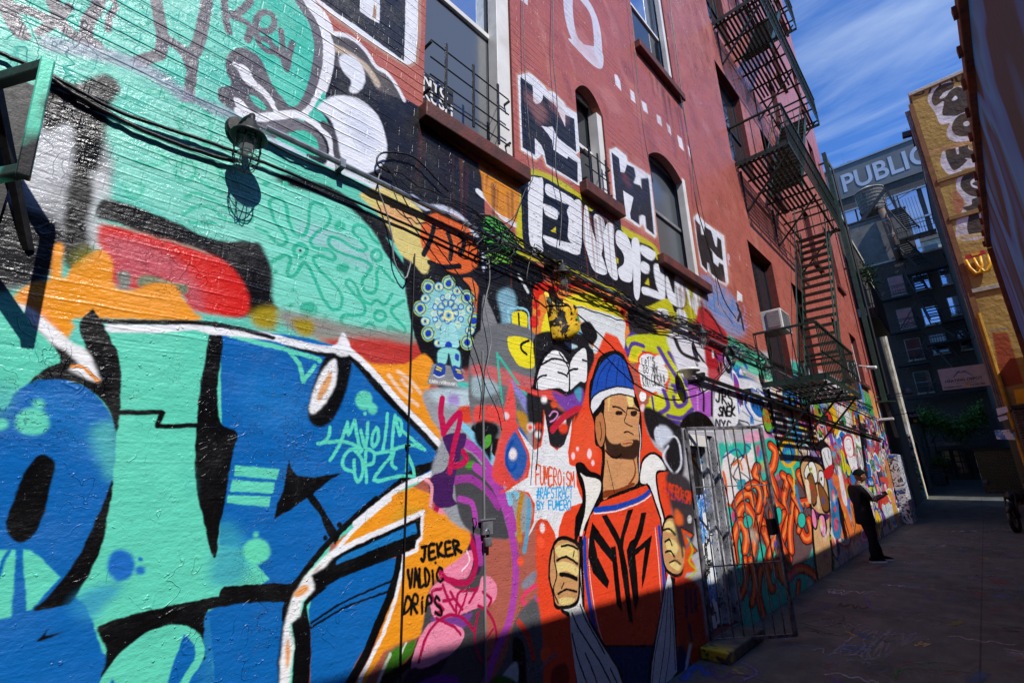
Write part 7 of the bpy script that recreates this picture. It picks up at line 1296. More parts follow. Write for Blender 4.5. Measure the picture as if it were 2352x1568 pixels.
# the brick tenement facing us at the end
b4 = thing('tenement', (-1, 50, 0), 'dark brick tenement closing the alley, with a grey rendered upper wall', 'building')
MB().box(-9, 6, 50.0, 58, -.2, 19.0).build('brick_wall', M['darkbrickX'], b4); MB().box(-9, -.15, 50.05, 58, 19.0, 23.3).build('rendered_wall', M['stucco'], b4); MB().box(-9, 6, 49.93, 50.0, 18.9, 19.05).build('ledge', M['palewall'], b4); MB().box(-9, -.1, 49.95, 50.05, 23.3, 23.45).build('coping', M['blackiron'], b4)
for x0, zs_ in ((-2.5, ((15.9, 17.45), (13.0, 14.55), (10.3, 11.95), (7.6, 9.2))), (-.93, ((15.9, 17.1), (12.9, 14.3), (10.5, 11.95), (7.7, 9.1))), (.75, ((15.9, 17.1), (13.3, 14.7), (10.5, 12.0)))):
    for z0, z1 in zs_:
        f = MB().box(x0 - .06, x0 + .96, 49.9, 49.97, z0 - .06, z1 + .06).build('window', M['greypaint'], b4); zm = (z0 + z1) / 2
        put(MB().box(x0, x0 + .9, 49.885, 49.897, zm + .03, z1).build('pane', M['paneblue' if z0 > 12 else 'pane']), f); put(MB().box(x0, x0 + .9, 49.885, 49.897, z0, zm - .03).build('pane', M['paneblue' if z0 > 12 else 'pane']), f); put(MB().box(x0 - .1, x0 + 1, 49.8, 49.97, z0 - .16, z0 - .065).build('sill', M['palewall']), f)
# storefront at ground level
for k, (x0, x1) in enumerate(((-2.35, -1.6), (-1.5, -.75), (-.6, .1), (.2, .9))):
    d = MB().box(x0, x1, 49.88, 49.98, .9, 3.1).build('shop_door', M['iron'], b4); g_ = MB()
    for i in range(2):
        for j in range(4): g_.box(x0 + .08 + i * (x1 - x0 - .1) / 2, x0 + (i + 1) * (x1 - x0 - .1) / 2 + .02, 49.865, 49.878, 1.35 + j * .43, 1.35 + j * .43 + .37)
    put(g_.build('pane', M['pane']), d)
aw = thing('awning', (-1.8, 47.5, 3.3), 'flat corrugated metal awning held by dark braces over the shop doors', 'awning')
am = MB()
for i in range(22): am.box(-2.95 + i * .095, -2.88 + i * .095, 46.9, 49.8, 3.42 + (i % 2) * .03, 3.46 + (i % 2) * .03)
am.build('sheet', M['palewall'], aw); MB().box(-2.97, -.85, 46.85, 46.9, 3.3, 3.55).build('fascia', M['steel'], aw); MB().bar((-2.5, 46.9, 3.4), (-2.0, 49.8, 4.4), .06).bar((-1.4, 46.9, 3.4), (-1.9, 49.8, 4.4), .06).build('brace', M['blackiron'], aw)
# chimney flue, water tank, hotel
fl_ = thing('flue_pipe', (-.2, 49.7, 19), 'rusty round flue pipe rising up the grey rendered wall', 'pipe')
a, b = onY(2068, 595, 49.6), onY(2026, 486, 49.6); MB().tube([(a[0] - .05, 49.6, a[2]), (b[0], 49.6, b[2] + .2)], .26, 14).build('pipe', paintmat('flue', '#55504a', '#6d4434', .6, .3, 1.2), fl_, smooth=True)
[MB().lathe((a[0] + (b[0] - a[0]) * q, 49.6, a[2] + (b[2] - a[2]) * q), [(.28, -.05), (.28, .05)], 14).build('collar', M['greypaint'], fl_) for q in (.2, .5, .8)]
t = NT('tank_wood'); c = t.mix(t.rng(t.noise(2, 6, .7, t.map((6, 6, .4))), .35, .65, 0, 1), '#77706a', '#2f2a27'); M['tankwood'] = t.done(c, .8, t.bump(t.noise(8, 2, .5, t.map((5, 5, .1))), .6, .03))
tk = thing('water_tank', (-2.75, 61, 27.7), 'round wooden rooftop water tank with a conical lid on steel legs', 'water tank'); cx_, cy_ = -2.75, 61.5
MB().lathe((cx_, cy_, 28.8), [(1.16, 0), (1.3, 2.55), (1.34, 2.6)], 32).build('barrel', M['tankwood'], tk, smooth=False); MB().lathe((cx_, cy_, 31.4), [(1.42, 0), (1.4, .06), (.1, .8), (0, .82)], 32).build('lid', M['palewall'], tk)
[MB().tube([(cx_ + (1.2 + .055 * k * .5) * math.cos(j * math.pi / 12), cy_ + (1.2 + .055 * k * .5) * math.sin(j * math.pi / 12), 29.0 + .4 * k) for j in range(25)], .03, 5).build('hoop', M['steel'], tk) for k in range(6)]
tf = MB(); [tf.box(cx_ + i - .07, cx_ + i + .07, cy_ - 1.5, cy_ + 1.5, 28.55, 28.78) for i in (-1.1, -.4, .4, 1.1)]; [tf.bar((cx_ + i, cy_ + j, 28.5), (cx_ + i, cy_ + j, 22.5), .14) for i in (-1, 1) for j in (-1, 1)]; tf.bar((cx_ - 2.5, 59.7, 26.2), (cx_ + 1.5, 59.7, 30.3), .28, .3).bar((cx_ + 1.5, 59.7, 30.3), (cx_ + 2.1, 59.7, 26.5), .2, .2); tf.build('steel_frame', M['blackiron'], tk)
ht = thing('hotel_tower', (0, 100, 0), 'grey hotel tower with mirror windows and giant pale capital letters under its roof', 'building')
M['cladding'] = paintmat('grey_cladding', '#62666a', '#54585c', .6, 0, .3, .01); M['louvre'] = brickmat('louvre', '#45413e', '#3b3735', '#2a2827', .12, .7, 'XZ'); M['letter'] = paintmat('letter_paint', '#a9b4c6', '#98a3b6', .6, 0, .4)
MB().box(-11, 14, 100, 112, 0, 56.8).build('wall', M['louvre'], ht); MB().box(-10.6, 14, 99.7, 99.99, 50.4, 56.8).build('sign_band', M['cladding'], ht); MB().box(-10.8, 14.2, 99.5, 112, 56.81, 57.1).build('roof_edge', M['steel'], ht)
text_obj('letter', 'PUBLIC', 5.0, M['letter'], (-8.1, 99.66, 51.6), (1, 0, .02), (0, 0, 1), ht, ext=.03, bold=.09, sx=.8)
wn = MB(); gm_ = MB()
for r_i, (za, zb) in enumerate(((42.6, 47.6), (37.5, 42.3), (32.5, 37.2), (27.4, 32.2), (22, 27))):
    for x0 in (-9.7, -6.9, -4.1, -.9, 2.3, 5.2, 8.3):
        wn.box(x0 + .05, x0 + 2.6, 99.8, 99.9, za, zb)
    gm_.box(-10.4, 14, 99.65, 99.98, zb + .0, zb + .3)
for x0 in (-9.9, -4.5, -1.35, 4.85, 7.9): gm_.box(x0, x0 + .35, 99.7, 99.97, 22, 47.7)
wn.build('window', M['paneblue'], ht); gm_.build('mullion', M['steel'], ht)
rf = MB()
for x0, w_, h_ in ((-7.5, .4, .5), (-6.5, .8, .6), (-5.4, .5, .4), (-.6, 1.6, .5), (2, .4, 2.0), (2.8, .1, 2.6), (3.3, .1, 2.0)): rf.box(x0, x0 + w_, 100.2, 101, 57.11, 57.1 + h_)
rf.bar((-6.9, 100.5, 57), (-6.9, 100.5, 60), .06).build('roof_plant', M['steel'], ht)
mb = thing('distant_block', (3, 75, 0), 'small pale block glimpsed behind the black stairs below the mirror windows', 'building'); MB().box(.2, 8, 70, 80, 0, 27.2).build('wall', M['palewall'], mb); MB().box(.2, 8.1, 69.8, 80, 27.21, 27.8).build('roof_edge', M['stucco'], mb); MB().box(.4, 1.6, 69.9, 69.99, 25.4, 26.6).build('window', M['pane'], mb)
# ------------------------------------------------------------------ tan building on the right, with painted letters
sk_ = thing('tan_building', (1.6, 22, 0), 'tan stucco building with big black and white bubble letters running down its end wall', 'building')
YS = 20.6; XS = .95
TAN = Canvas(XS - .02, 4.2, 0, 15.4, .012); TAN.px[:] = lin('#b8984c')
def tp(fr, pts): ox, oy, s = FR[fr]; return np.array([(lambda p: (p[0], p[2]))(onY(ox + x * s, oy + y * s, YS)) for x, y in pts])
def TP(fr, col, pts, soft=0, sm=True): q = np.array(pts, float); TAN.poly(tp(fr, smooth(q, True) if sm else q), lin(col), soft)
def TS(fr, col, w_, pts, soft=0, sm=True): q = np.array(pts, float); TAN.line(tp(fr, smooth(q, False, 4) if sm else q), lin(col), w_, soft)
rnd = random.Random(6)
TP('p', '#e9e7ea', [(1690, 700), (1705, 640), (1750, 600), (1850, 560), (1868, 600), (1930, 595), (1990, 640), (1985, 740), (1930, 800), (1790, 860), (1740, 780)]); TP('p', '#2c2b2c', [(1715, 680), (1760, 600), (1860, 568), (1862, 610), (1800, 640), (1780, 680), (1840, 630), (1900, 600), (1970, 640), (1980, 720), (1920, 790), (1850, 800), (1790, 790), (1800, 700), (1740, 730)]); TP('p', '#eeeef0', [(1770, 680), (1800, 640), (1840, 625), (1810, 670)]); TP('p', '#eeeef0', [(1855, 690), (1880, 660), (1895, 680), (1870, 695)])
TP('p', '#e4e2e6', [(1820, 930), (1850, 840), (1930, 780), (2060, 770), (2100, 900), (2040, 960), (1890, 980)]); TP('p', '#2c2b2c', [(1855, 880), (1880, 820), (1940, 782), (2060, 790), (2070, 900), (1960, 940), (1880, 930)]); TP('p', '#f0f0f2', [(1935, 850), (1960, 835), (1980, 850), (1965, 870), (1940, 868)])
TP('p', '#e4e2e6', [(1775, 1110), (1800, 1030), (1850, 1010), (1960, 970), (1985, 1030), (2120, 1040), (2100, 1160), (1950, 1160), (1870, 1225), (1800, 1170)]); TP('p', '#2c2b2c', [(1812, 1060), (1820, 1015), (1880, 1008), (1900, 1060), (1905, 990), (1970, 975), (1975, 1030), (2100, 1060), (2090, 1100), (1950, 1090), (1960, 1110), (1875, 1175), (1830, 1120)]); TP('p', '#f0f0f2', [(1895, 1000), (1905, 1055), (1890, 1060), (1880, 1010)])
TP('p', '#e4e2e6', [(1885, 1260), (1920, 1200), (2000, 1165), (2120, 1180), (2120, 1380), (1960, 1400), (1900, 1340)]); TP('p', '#2c2b2c', [(1915, 1260), (1950, 1200), (2060, 1180), (2120, 1260), (2080, 1350), (1990, 1350), (1930, 1310)]); TP('p', '#f0f0f2', [(1985, 1250), (2030, 1225), (2090, 1240), (2090, 1255), (2030, 1250), (1995, 1270), (2050, 1290), (2090, 1290), (2070, 1305), (2000, 1290)])
TP('q', '#d9d3d6', [(1890, 80), (1920, 20), (1990, -20), (2100, -60), (2100, 200), (1900, 240)]); TP('q', '#2c2b2c', [(1930, 20), (1990, 0), (2000, -40), (2100, -60), (2060, 0), (2090, 120), (2060, 200), (1990, 220), (1960, 160), (1970, 60)]); TP('q', '#e9e7ea', [(2040, 40), (2070, 60), (2100, 120), (2080, 140), (2050, 100)])
for pts in ([(1700, 1035), (2060, 945), (2060, 975), (1705, 1065)], [(1770, 1240), (2080, 1130), (2080, 1160), (1780, 1270)]): TP('p', '#c99a62', pts, sm=False)
TP('q', '#d8c08a', [(1870, 220), (2100, 185), (2100, 210), (1880, 250)], sm=False); TP('p', '#c07a52', [(1860, 1330), (1900, 1330), (1940, 1400), (1900, 1500), (1880, 1480)])
for st in ([(1600, 660), (1660, 640), (1640, 560)], [(1690, 600), (1720, 570), (1700, 640)], [(1760, 560), (1790, 520), (1770, 600)], [(1850, 520), (1860, 560)], [(1890, 560), (1880, 520), (1930, 500), (1920, 560), (1890, 560)], [(1940, 560), (1950, 520), (1980, 540)]): TS('p', '#2a2622', .06, st)
TP('q', '#9a3c18', [(2130, 880), (2240, 880), (2352, 1230), (2200, 1260)], soft=.03, sm=False); TS('q', '#8a8478', .05, [(2120, 870), (2240, 850)])
t = NT('tan_end_wall'); im = canvas_image(TAN, 'tan_letters'); sp = t.n('SeparateXYZ'); t.set(sp.inputs[0], t.P()); uv = t.n('CombineXYZ'); t.set(uv.inputs[0], t.rng(sp.outputs['X'], TAN.y0, TAN.y1, 0, 1)); t.set(uv.inputs[1], t.rng(sp.outputs['Z'], 0, 15.4, 0, 1)); ti = t.n('TexImage'); ti.image = im; t.set(ti.inputs[0], uv.outputs[0])
M['tanend'] = t.done(t.mix(t.rng(t.noise(1.4, 6, .65), .4, .7, .1, .5), ti.outputs[0], '#6e5128'), .85, t.bump(t.noise(5, 6, .6), .8, .05))
MB().quad((XS, YS, 0), (4.15, YS, 0), (4.15, YS, 14.7), (XS, YS, 14.7)).build('end_wall', M['tanend'], sk_, fix=False)
MB().box(XS, 9, YS + .004, 28.2, -.2, 14.65).build('side_wall', M['tan'], sk_); MB().box(XS - .06, 9, YS - .06, 28.2, 14.71, 14.85).build('coping', M['palewall'], sk_, bevel=.02)
for za, zb in ((11.05, 11.2), (9.6, 9.75), (7.0, 7.14)): MB().box(XS - .03, 4.1, YS - .05, YS - .003, za, zb).build('band', M['palewall' if za < 8 else 'tan'], sk_, bevel=.01)
MB().box(XS - .14, XS - .002, YS - .02, YS + .06, 3, 14.4).build('corner_board', paintmat('brown_board', '#8a5f34', '#6d4826', .8), sk_)
for k in range(4):
    tag(MB().tube([(XS - .24 + .05 * k, YS + .04, 3.2), (XS - .24 + .05 * k, YS + .03, 7), (XS - .23 + .05 * k, YS + .05, 11), (XS - .26 + .05 * k, YS + .04, 14.2)], .024, 8).build('riser_pipe', paintmat('riser_%d' % k, '#76706c', '#5a5450', .6)), ['leftmost of four slim mauve pipes rising at the tan building corner', 'second from left of four slim mauve pipes rising at the tan building corner', 'third from left of four slim mauve pipes rising at the tan building corner', 'rightmost of four slim mauve pipes rising at the tan building corner'][k], 'pipe', 'pipes at the tan building corner')
tag(MB().tube([(XS - .05, YS - .1, .2), (XS - .05, YS - .1, 6.3)], .06, 10).build('downpipe', paintmat('yellow_pipe', '#b98a1e', '#8f6a16', .5)), 'yellow downpipe at the foot of the tan building corner', 'pipe')
wb = onY(1568 + 1540 / 3, 910 / 3, 20.4); bm_ = thing('hoist_beam', (wb[0], 20.4, wb[2]), 'short black hoist beam jutting out high beside the tan building', 'beam'); a = onY(2073, 312, 20.8); b = onY(2117, 302, 20.8); MB().bar(a, (b[0] + .2, 20.8, b[2]), .16, .2).build('beam', M['blackiron'], bm_); MB().bar(onY(2096, 300, 20.8), onY(2104, 334, 20.8), .1, .12).build('hanger', M['blackiron'], bm_)
# wigs sign
M['yel'] = paintmat('sign_yellow', '#f0b51c', '#e0a010', .4); M['sred'] = paintmat('sign_red', '#c3251c', '#a81c16', .4)
w0, w1, w2, w3 = (onY(1568 + x / 3, 470.4 + y / 3, YS - .12) for x, y in ((1945, 350), (2075, 310), (2090, 335), (1950, 378)))
wg = thing('wigs_sign', tuple(w3), 'small red and yellow WIGS sign with two upturned golden arches on the tan wall', 'sign')
MB().prism([w0, w1, w2, w3], (0, .05, 0)).build('board', M['sred'], wg)
text_obj('lettering', 'WIGS', (w0[2] - w3[2]) * .72, M['yel'], (w3[0] + .16, w3[1] - .006, w3[2] + .07), (1, 0, .0), (0, 0, 1), wg, bold=.01, sx=.8)
am = MB()
for cx in (.36, .74):
    x0 = w3[0] + cx * (w2[0] - w3[0]); zz0 = w3[2] - .0; am.tube([(x0 - .17, YS - .11, zz0), (x0 - .14, YS - .11, zz0 - .3), (x0 - .05, YS - .11, zz0 - .52), (x0 + .05, YS - .11, zz0 - .52), (x0 + .14, YS - .11, zz0 - .3), (x0 + .17, YS - .11, zz0)], [.03, .045, .05, .05, .045, .03], 8)
am.build('arch', M['yel'], wg, smooth=True)
# heating sign
hs = thing('shop_sign', (0, 24, 5.2), 'large white hanging sign with a blue crossed swoosh and heating depot lettering', 'sign')
HX0, HX1, HZ0, HZ1, HY = -.49, .80, 4.47, 5.26, 24.0
MB().box(HX0, HX1, HY, HY + .06, HZ0, HZ1).build('board', paintmat('sign_panel', '#c9d6e2', '#b4c2d0', .5), hs, bevel=.006); MB().bar((HX1, HY + .03, HZ1), (.96, HY + .03, HZ1 + .4), .03).bar((HX0 + .3, HY + .03, HZ1), (.96, HY + .03, HZ1 + 1.2), .02).build('hanger', M['blackiron'], hs)
M['sblue'] = paintmat('sign_blue', '#2f6f9e', '#3f8fbe', .4); M['sdk'] = paintmat('sign_dark', '#2a2c30', '#222427', .4)
text_obj('lettering', 'HEATING DEPOT', .135, M['sdk'], (HX0 + .12, HY - .004, HZ0 + .26), (1, 0, 0), (0, 0, 1), hs, bold=.003, sx=.98); text_obj('lettering', 'www.heatingdepot.com', .06, M['sdk'], (HX0 + .4, HY - .004, HZ0 + .18), (1, 0, 0), (0, 0, 1), hs)
text_obj('lettering', '8 FREEMAN ALLEY', .075, M['sdk'], (HX0 + .05, HY - .004, HZ0 + .06), (1, 0, 0), (0, 0, 1), hs, bold=.002, sx=.82); text_obj('lettering', '212-505-1900', .085, M['sdk'], (HX0 + .77, HY - .004, HZ0 + .06), (1, 0, 0), (0, 0, 1), hs, bold=.002, sx=.82)
sw = MB(); cxs, czs = HX0 + .64, HZ0 + .56
for s_ in (-1, 1):
    up_ = [(cxs + s_ * (.03 + .30 * f), HY - .004, czs + .05 + .11 * f ** 1.5) for f in np.linspace(0, 1, 9)]; lo_ = [(cxs + s_ * (.02 + .22 * f), HY - .004, czs - .14 * f ** 1.6 + .04 * (1 - f)) for f in np.linspace(0, 1, 9)]
    for i in range(8):
        a_, b_ = up_[i], up_[i + 1]; sw.quad(a_, b_, (b_[0] - s_ * .05, b_[1], b_[2] - .06 * (1 - i / 9)), (a_[0] - s_ * .05, a_[1], a_[2] - .06 * (1 - i / 9))); a_, b_ = lo_[i], lo_[i + 1]; sw.quad(a_, b_, (b_[0] + s_ * .03, b_[1] - .001, b_[2] + .045 * (1 - i / 9)), (a_[0] + s_ * .03, a_[1] - .001, a_[2] + .045 * (1 - i / 9)))
sw.build('swoosh', M['sblue'], hs); MB().lathe((HX0 + .7, HY - .01, HZ0 + .12), [(.05, 0), (.05, .006)], 16, (0, -1, 0)).build('sticker', M['yel'], hs)
ks = thing('kush_sign', (-2.0, 28, 4), 'small black projecting sign with white capitals and a green and orange mark', 'sign'); k0, k1 = onY(2083, 948, 28), onY(2112, 972, 28)
MB().box(k0[0], k1[0], 28, 28.05, k1[2], k0[2]).build('board', M['signblack'], ks); text_obj('lettering', 'KUSH', .16, M['signwhite'], (k0[0] + .06, 27.995, k0[2] - .19), (1, 0, 0), (0, 0, 1), ks, bold=.003, sx=.8); MB().lathe((k1[0] - .12, 27.995, k1[2] + .12), [(.07, 0), (.07, .004)], 14, (0, -1, 0)).build('logo', M['yel'], ks); MB().bar((-2.42, 28.02, k0[2] - .05), (k1[0], 28.02, k0[2] + .02), .03).build('arm', M['blackiron'], ks)
# ------------------------------------------------------------------ near right wall with blue mural, unseen blocks added behind it to shape the light, far right block
t = NT('blue_mural'); sp = t.n('SeparateXYZ'); t.set(sp.inputs[0], t.P())
v = t.noise(1.0, 3, .45, t.map((1, .75, .36), (R(8), 0, 0)), 1.1)
c = t.ramp(v, [(0, '#175a8e'), (.36, '#1c6ca4'), (.44, '#124a7c'), (.475, '#08090c'), (.535, '#08090c'), (.55, '#1c5cb0'), (.62, '#2a86d0'), (.68, '#08090c'), (.74, '#1c5cb0')]); c = t.mix(t.rng(t.noise(3, 3, .5, t.map((1, .8, .25)), 1.0), .70, .73, 0, .7), c, '#5a2a20')
low = t.rng(t.math('ADD', sp.outputs['Z'], t.math('MULTIPLY', t.noise(.7, 2), .9)), 2.75, 2.95, 1, 0)
c = t.mix(low, c, t.mix(t.rng(t.noise(9, 4, .6, t.map((1, 1, .12)), .6), .55, .6, 0, 1), '#6e5448', '#14100e'))
M['bluemural'] = t.done(c, .55, t.bump(t.noise(30, 3), .4, .004))
rw = thing('blue_wall_building', (.6, 4, 0), 'shaded blue painted wall on the right edge with an orange riveted top edge', 'building')
A, B = Vector((.58, 7.18, 0)), Vector((.58 - 14 * math.tan(R(1.67)), -6.82, 0)); dv = (B - A)
m = MB(); H_ = 3.98
m.quad((A.x, A.y, 0), (B.x, B.y, 0), (B.x, B.y, H_), (A.x, A.y, H_)).quad((A.x, A.y, 0), (A.x, A.y, H_), (A.x + 6, A.y, H_), (A.x + 6, A.y, 0)).quad((B.x, B.y, 0), (B.x + 6, B.y, 0), (B.x + 6, B.y, H_), (B.x, B.y, H_)).quad((A.x, A.y, H_), (B.x, B.y, H_), (B.x + 6, B.y, H_), (A.x + 6, A.y, H_)).quad((A.x + 6, A.y, 0), (B.x + 6, B.y, 0), (B.x + 6, B.y, H_), (A.x + 6, A.y, H_))
m.build('wall', M['bluemural'], rw); M['otrim'] = paintmat('orange_trim', '#7a3a1a', '#45261a', .7)
tr = MB().bar((A.x - .01, A.y, H_ + .02), (B.x - .01, B.y, H_ + .02), .06, .09).bar((A.x - .012, A.y - .03, .02), (A.x - .012, A.y - .03, H_ - .04), .025, .06).build('edge_trim', M['otrim'], rw, bevel=.006)
for i in range(26):
    p = A + dv * (i * .36 / dv.length + .004); MB().box(p.x - .06, p.x - .038, p.y - .025, p.y + .025, H_ - .015, H_ + .04).build('bolt', M['otrim'], rw)
MB().box(6.7, 20, -13, 20.5, -.2, 10.3).build('unseen_back_block', M['tan'], rw); MB().box(1.6, 9, 6.4, 20.5, -.2, 5.2).build('unseen_rear_block', M['tan'], rw)  # unseen: tall block added to cut sky fill, low one sized for shadow
eb = thing('brick_building', (2, 38, 0), 'dark brick building on the right side of the alley past the tan one', 'building')
MB().box(1.35, 9, 32.6, 49.9, -.2, 21.5).build('wall', M['darkbrick'], eb); MB().box(1.3, 9, 32.55, 49.9, 21.51, 21.7).build('coping', M['blackiron'], eb)
hb = thing('brick_shed', (.2, 36, .5), 'low dark brick shed standing out into the alley before the shop doors', 'shed'); MB().box(-.2, 1.34, 35.5, 40, .2, 2.55).build('wall', M['darkbrickX'], hb); MB().box(-.26, 1.34, 35.4, 40, 2.56, 2.64).build('roof', M['blackiron'], hb); MB().box(-.215, -.201, 36, 37.6, .8, 2.4).build('side_poster', M['stickers'], hb)
# dark fire escape on the tenement and right block
fe2 = thing('fire_escape', (0, 49, 7), 'black fire escape with two stair runs in front of the dark end tenement', 'fire escape')
def plat2(x0, x1, z, y0=48.7, y1=49.85):
    m = MB()
    for i in range(9): m.box(x0, x1, y0 + i * .13, y0 + i * .13 + .075, z - .02, z)
    for i in range(int((x1 - x0) / .5) + 1): m.box(x0 + i * .5, x0 + i * .5 + .05, y0, y1, z - .06, z - .021)
    m.box(x0, x1, y0 - .03, y0, z - .1, z + .04); m.build('platform', M['blackiron'], fe2)
    r = MB(); r.bar((x0, y0, z + .95), (x1, y0, z + .95), .05); r.bar((x0, y0, z + .5), (x1, y0, z + .5), .03)
    for i in range(int((x1 - x0) / .16) + 1): r.bar((x0 + i * .16, y0, z), (x0 + i * .16, y0, z + .95), .022)
    for x in (x0, x1): r.bar((x, y0, z + .95), (x, y1, z + .95), .05)
    r.build('railing', M['blackiron'], fe2)
for z, x0, x1 in ((7.2, -1.25, 1.3), (11.1, -1.2, 1.3), (12.7, .0, 1.6), (17.1, -1.2, 1.3), (20.2, -1.1, 1.3), (15.4, -3.3, -1.3), (12.5, -3.3, -1.3), (9.75, -3.3, -1.3), (7.1, -3.3, -1.35)): plat2(x0, x1, z)
def st2(xa, za, xb, zb, y=48.9, w=.7):
    m = MB(); [m.bar((xa + o, y - 1.5, za), (xb + o, y + .5, zb), .05, .16) for o in (-.35, .45)]; n = int((zb - za) / .24)
    for i in range(1, n): f = i / n; xc = xa + (xb - xa) * f; m.box(xc - .34, xc + .44, y - 1.6 + 2 * f, y - 1.4 + 2 * f, za + (zb - za) * f - .03, za + (zb - za) * f)
    m.build('stair', M['blackiron'], fe2)
st2(-.2, 12.7, -.9, 17.1); st2(.9, 11.1, .0, 12.8); st2(-.1, 17.1, -1.1, 20.2); st2(-.1, 20.2, -.9, 23.4); st2(.9, 7.2, -.5, 11.1)
lad = MB(); lad.bar((-1.15, 48.7, 20.2), (-1.35, 48.7, 24.4), .05).bar((-.5, 48.7, 20.2), (-.7, 48.7, 24.4), .05); lad.bar((-1.3, 48.7, 23.4), (.9, 48.7, 24.2), .04); [lad.bar((-.3 + .2 * i, 48.7, 20.2), (-.4 + .2 * i, 48.7, 23.6), .025) for i in range(7)]; lad.build('top_ladder', M['blackiron'], fe2)
dgb = MB(); [dgb.bar((-2.9, 49.6, z), (-1.2, 49.0, z + 2.2), .06) for z in (6.2, 9.3, 12.4)]; [dgb.bar((-3.0, 49.2, z), (-1.2, 49.2, z + .1), .035) for z in (7.0, 7.6, 9.9, 10.5, 12.8, 13.4, 15.7, 16.3)]; dgb.build('brace', M['blackiron'], fe2)
eb2 = thing('unseen_rear_building', (0, -15, 0), 'unseen brick block added behind the viewer to cut sky light', 'building'); MB().box(-9, 12, -24, -14, -.2, 19).build('wall', M['darkbrickX'], eb2)  # out of view, added to hold sky light out of the alley
# light wires across the alley
for i, (a, b, r_, lb) in enumerate((((2005, 912, 21.2), (2210, 900, 26), .012, 'lower of two pale wires crossing the alley under the hanging sign'), ((2020, 906, 22), (2112, 898, 25), .02, 'upper pale pipe-like wire reaching out from the green column'))):
    p, q = onY(a[0], a[1], a[2]), onY(b[0], b[1], b[2]); mid = (p + q) / 2 - np.array((0, 0, .03)); tag(MB().tube([tuple(p), tuple(mid), tuple(q)], r_, 6).build('wire', M['steel']), lb, 'wire', 'wires across the alley')
sl_ = onY(2085, 902, 25); r = thing('street_light', tuple(sl_), 'grey and red lamp head hanging on the wire beyond the green column', 'lamp'); MB().lathe(tuple(sl_), [(.05, .18), (.14, .12), (.17, 0), (.12, -.05), (0, -.06)], 18).build('lamp_shade', M['greypaint'], r, smooth=True); MB().lathe((sl_[0] + .02, sl_[1], sl_[2] - .14), [(.17, 0), (.12, .03)], 18).build('rim', M['steel'], r)
# small boards and stickers low on the tan wall
def board(pts, mat, label, y=YS - .03, extra=None):
    P4 = [onY(x, yy_, y) for x, yy_ in pts]; r = thing('wall_board', tuple(P4[3]), label, 'board'); MB().prism([tuple(p) for p in P4], (0, .02, 0)).build('panel', mat, r); return r, P4
board([(2328, 895), (2364, 890), (2374, 922), (2336, 928)], M['yel'], 'yellow printed board low on the tan building end wall'); board([(2288, 938), (2312, 932), (2316, 945), (2292, 954)], M['signwhite'], 'white torn sticker on the dark lower wall left of the yellow board', 20.3); board([(2291, 958), (2312, 953), (2316, 962), (2296, 968)], M['signwhite'], 'lower white torn sticker on the dark lower wall', 20.3)
board([(2283, 988), (2330, 985), (2332, 1010), (2290, 1008)], M['stickers'], 'patchy cluster of small stickers at head height on the dark corner', 20.3)
cb_ = thing('corner_cabinet', (.95, 20.3, 0), 'dark sticker covered cupboard standing at the foot of the tan building', 'cabinet'); MB().box(.93, 2.4, 19.6, 20.48, 0, 3.2).build('body', M['darkbrickX'], cb_, bevel=.02); MB().box(.91, 2.45, 19.55, 20.48, 3.21, 3.3).build('lid', M['blackiron'], cb_)
"""Foliage, people and the motorbike."""
t = NT('leaves'); M['leaf'] = t.done(t.ramp(t.noise(3, 3), [(.3, '#2c4a14'), (.55, '#4a7a1e'), (.75, '#76a83a')]), .6); M['leaf'].node_tree.nodes['Principled BSDF'].inputs['Transmission Weight'].default_value = 0
def leaves(n, fn, size, seed):
    rn = random.Random(seed); m = MB()
    for _ in range(n):
        c = Vector(fn(rn)); a = Vector((rn.uniform(-1, 1), rn.uniform(-1, 1), rn.uniform(-1, 1))).normalized(); b = a.orthogonal().normalized(); s = size * rn.uniform(.6, 1.4)
        m.quad(c - a * s, c + b * s * .5, c + a * s, c - b * s * .5)
    return m
vn = thing('climbing_vine', (-.8, 45, 4.3), 'mass of dark green climbing vine hanging above the metal awning', 'vine')
def vf(rn):
    x = rn.uniform(-2.9, .9); return (x, 46.5 + rn.gauss(0, .35), 4.95 + .45 * math.sin(x * 2.1) + rn.gauss(0, .42) - abs(rn.gauss(0, .25)))
leaves(5200, vf, .075, 3).build('foliage', M['leaf'], vn, fix=False); MB().tube([(-2.9, 46.6, 5.2), (-1.5, 46.5, 4.9), (0, 46.5, 5.3), (1, 46.6, 5.0)], .03).tube([(-2.3, 46.6, 5.2), (-2.2, 46.7, 3.5), (-2.35, 46.7, 1.0)], .03).build('stem', M['wood'], vn)
bl = thing('balcony_plant', (-1.8, 23.2, 9.2), 'trailing leafy plant on the high iron balcony', 'plant'); leaves(420, lambda rn: (-1.75 + rn.gauss(0, .18), 23 + rn.gauss(0, .35), 9.3 + rn.gauss(0, .25)), .06, 5).build('foliage', M['leaf'], bl, fix=False); MB().lathe((-1.85, 23, 7.552), [(.12, 0), (.16, .3)], 14).tube([(-1.85, 23, 7.8), (-1.78, 23, 9.3)], .015).build('stem', M['wood'], bl)
ps = onY(2164, 1090, 44); sh = thing('potted_shrub', (ps[0], 44, gz(44)), 'round green potted shrub beside the chalk sandwich board', 'shrub'); leaves(900, lambda rn: (lambda d, r_: (ps[0] + d.x * r_ * .45, 44 + d.y * r_ * .45, gz(44) + 1.35 + d.z * r_ * .55))(Vector((rn.gauss(0, 1), rn.gauss(0, 1), rn.gauss(0, 1))).normalized(), rn.random() ** .4), .06, 6).build('foliage', M['leaf'], sh, fix=False)
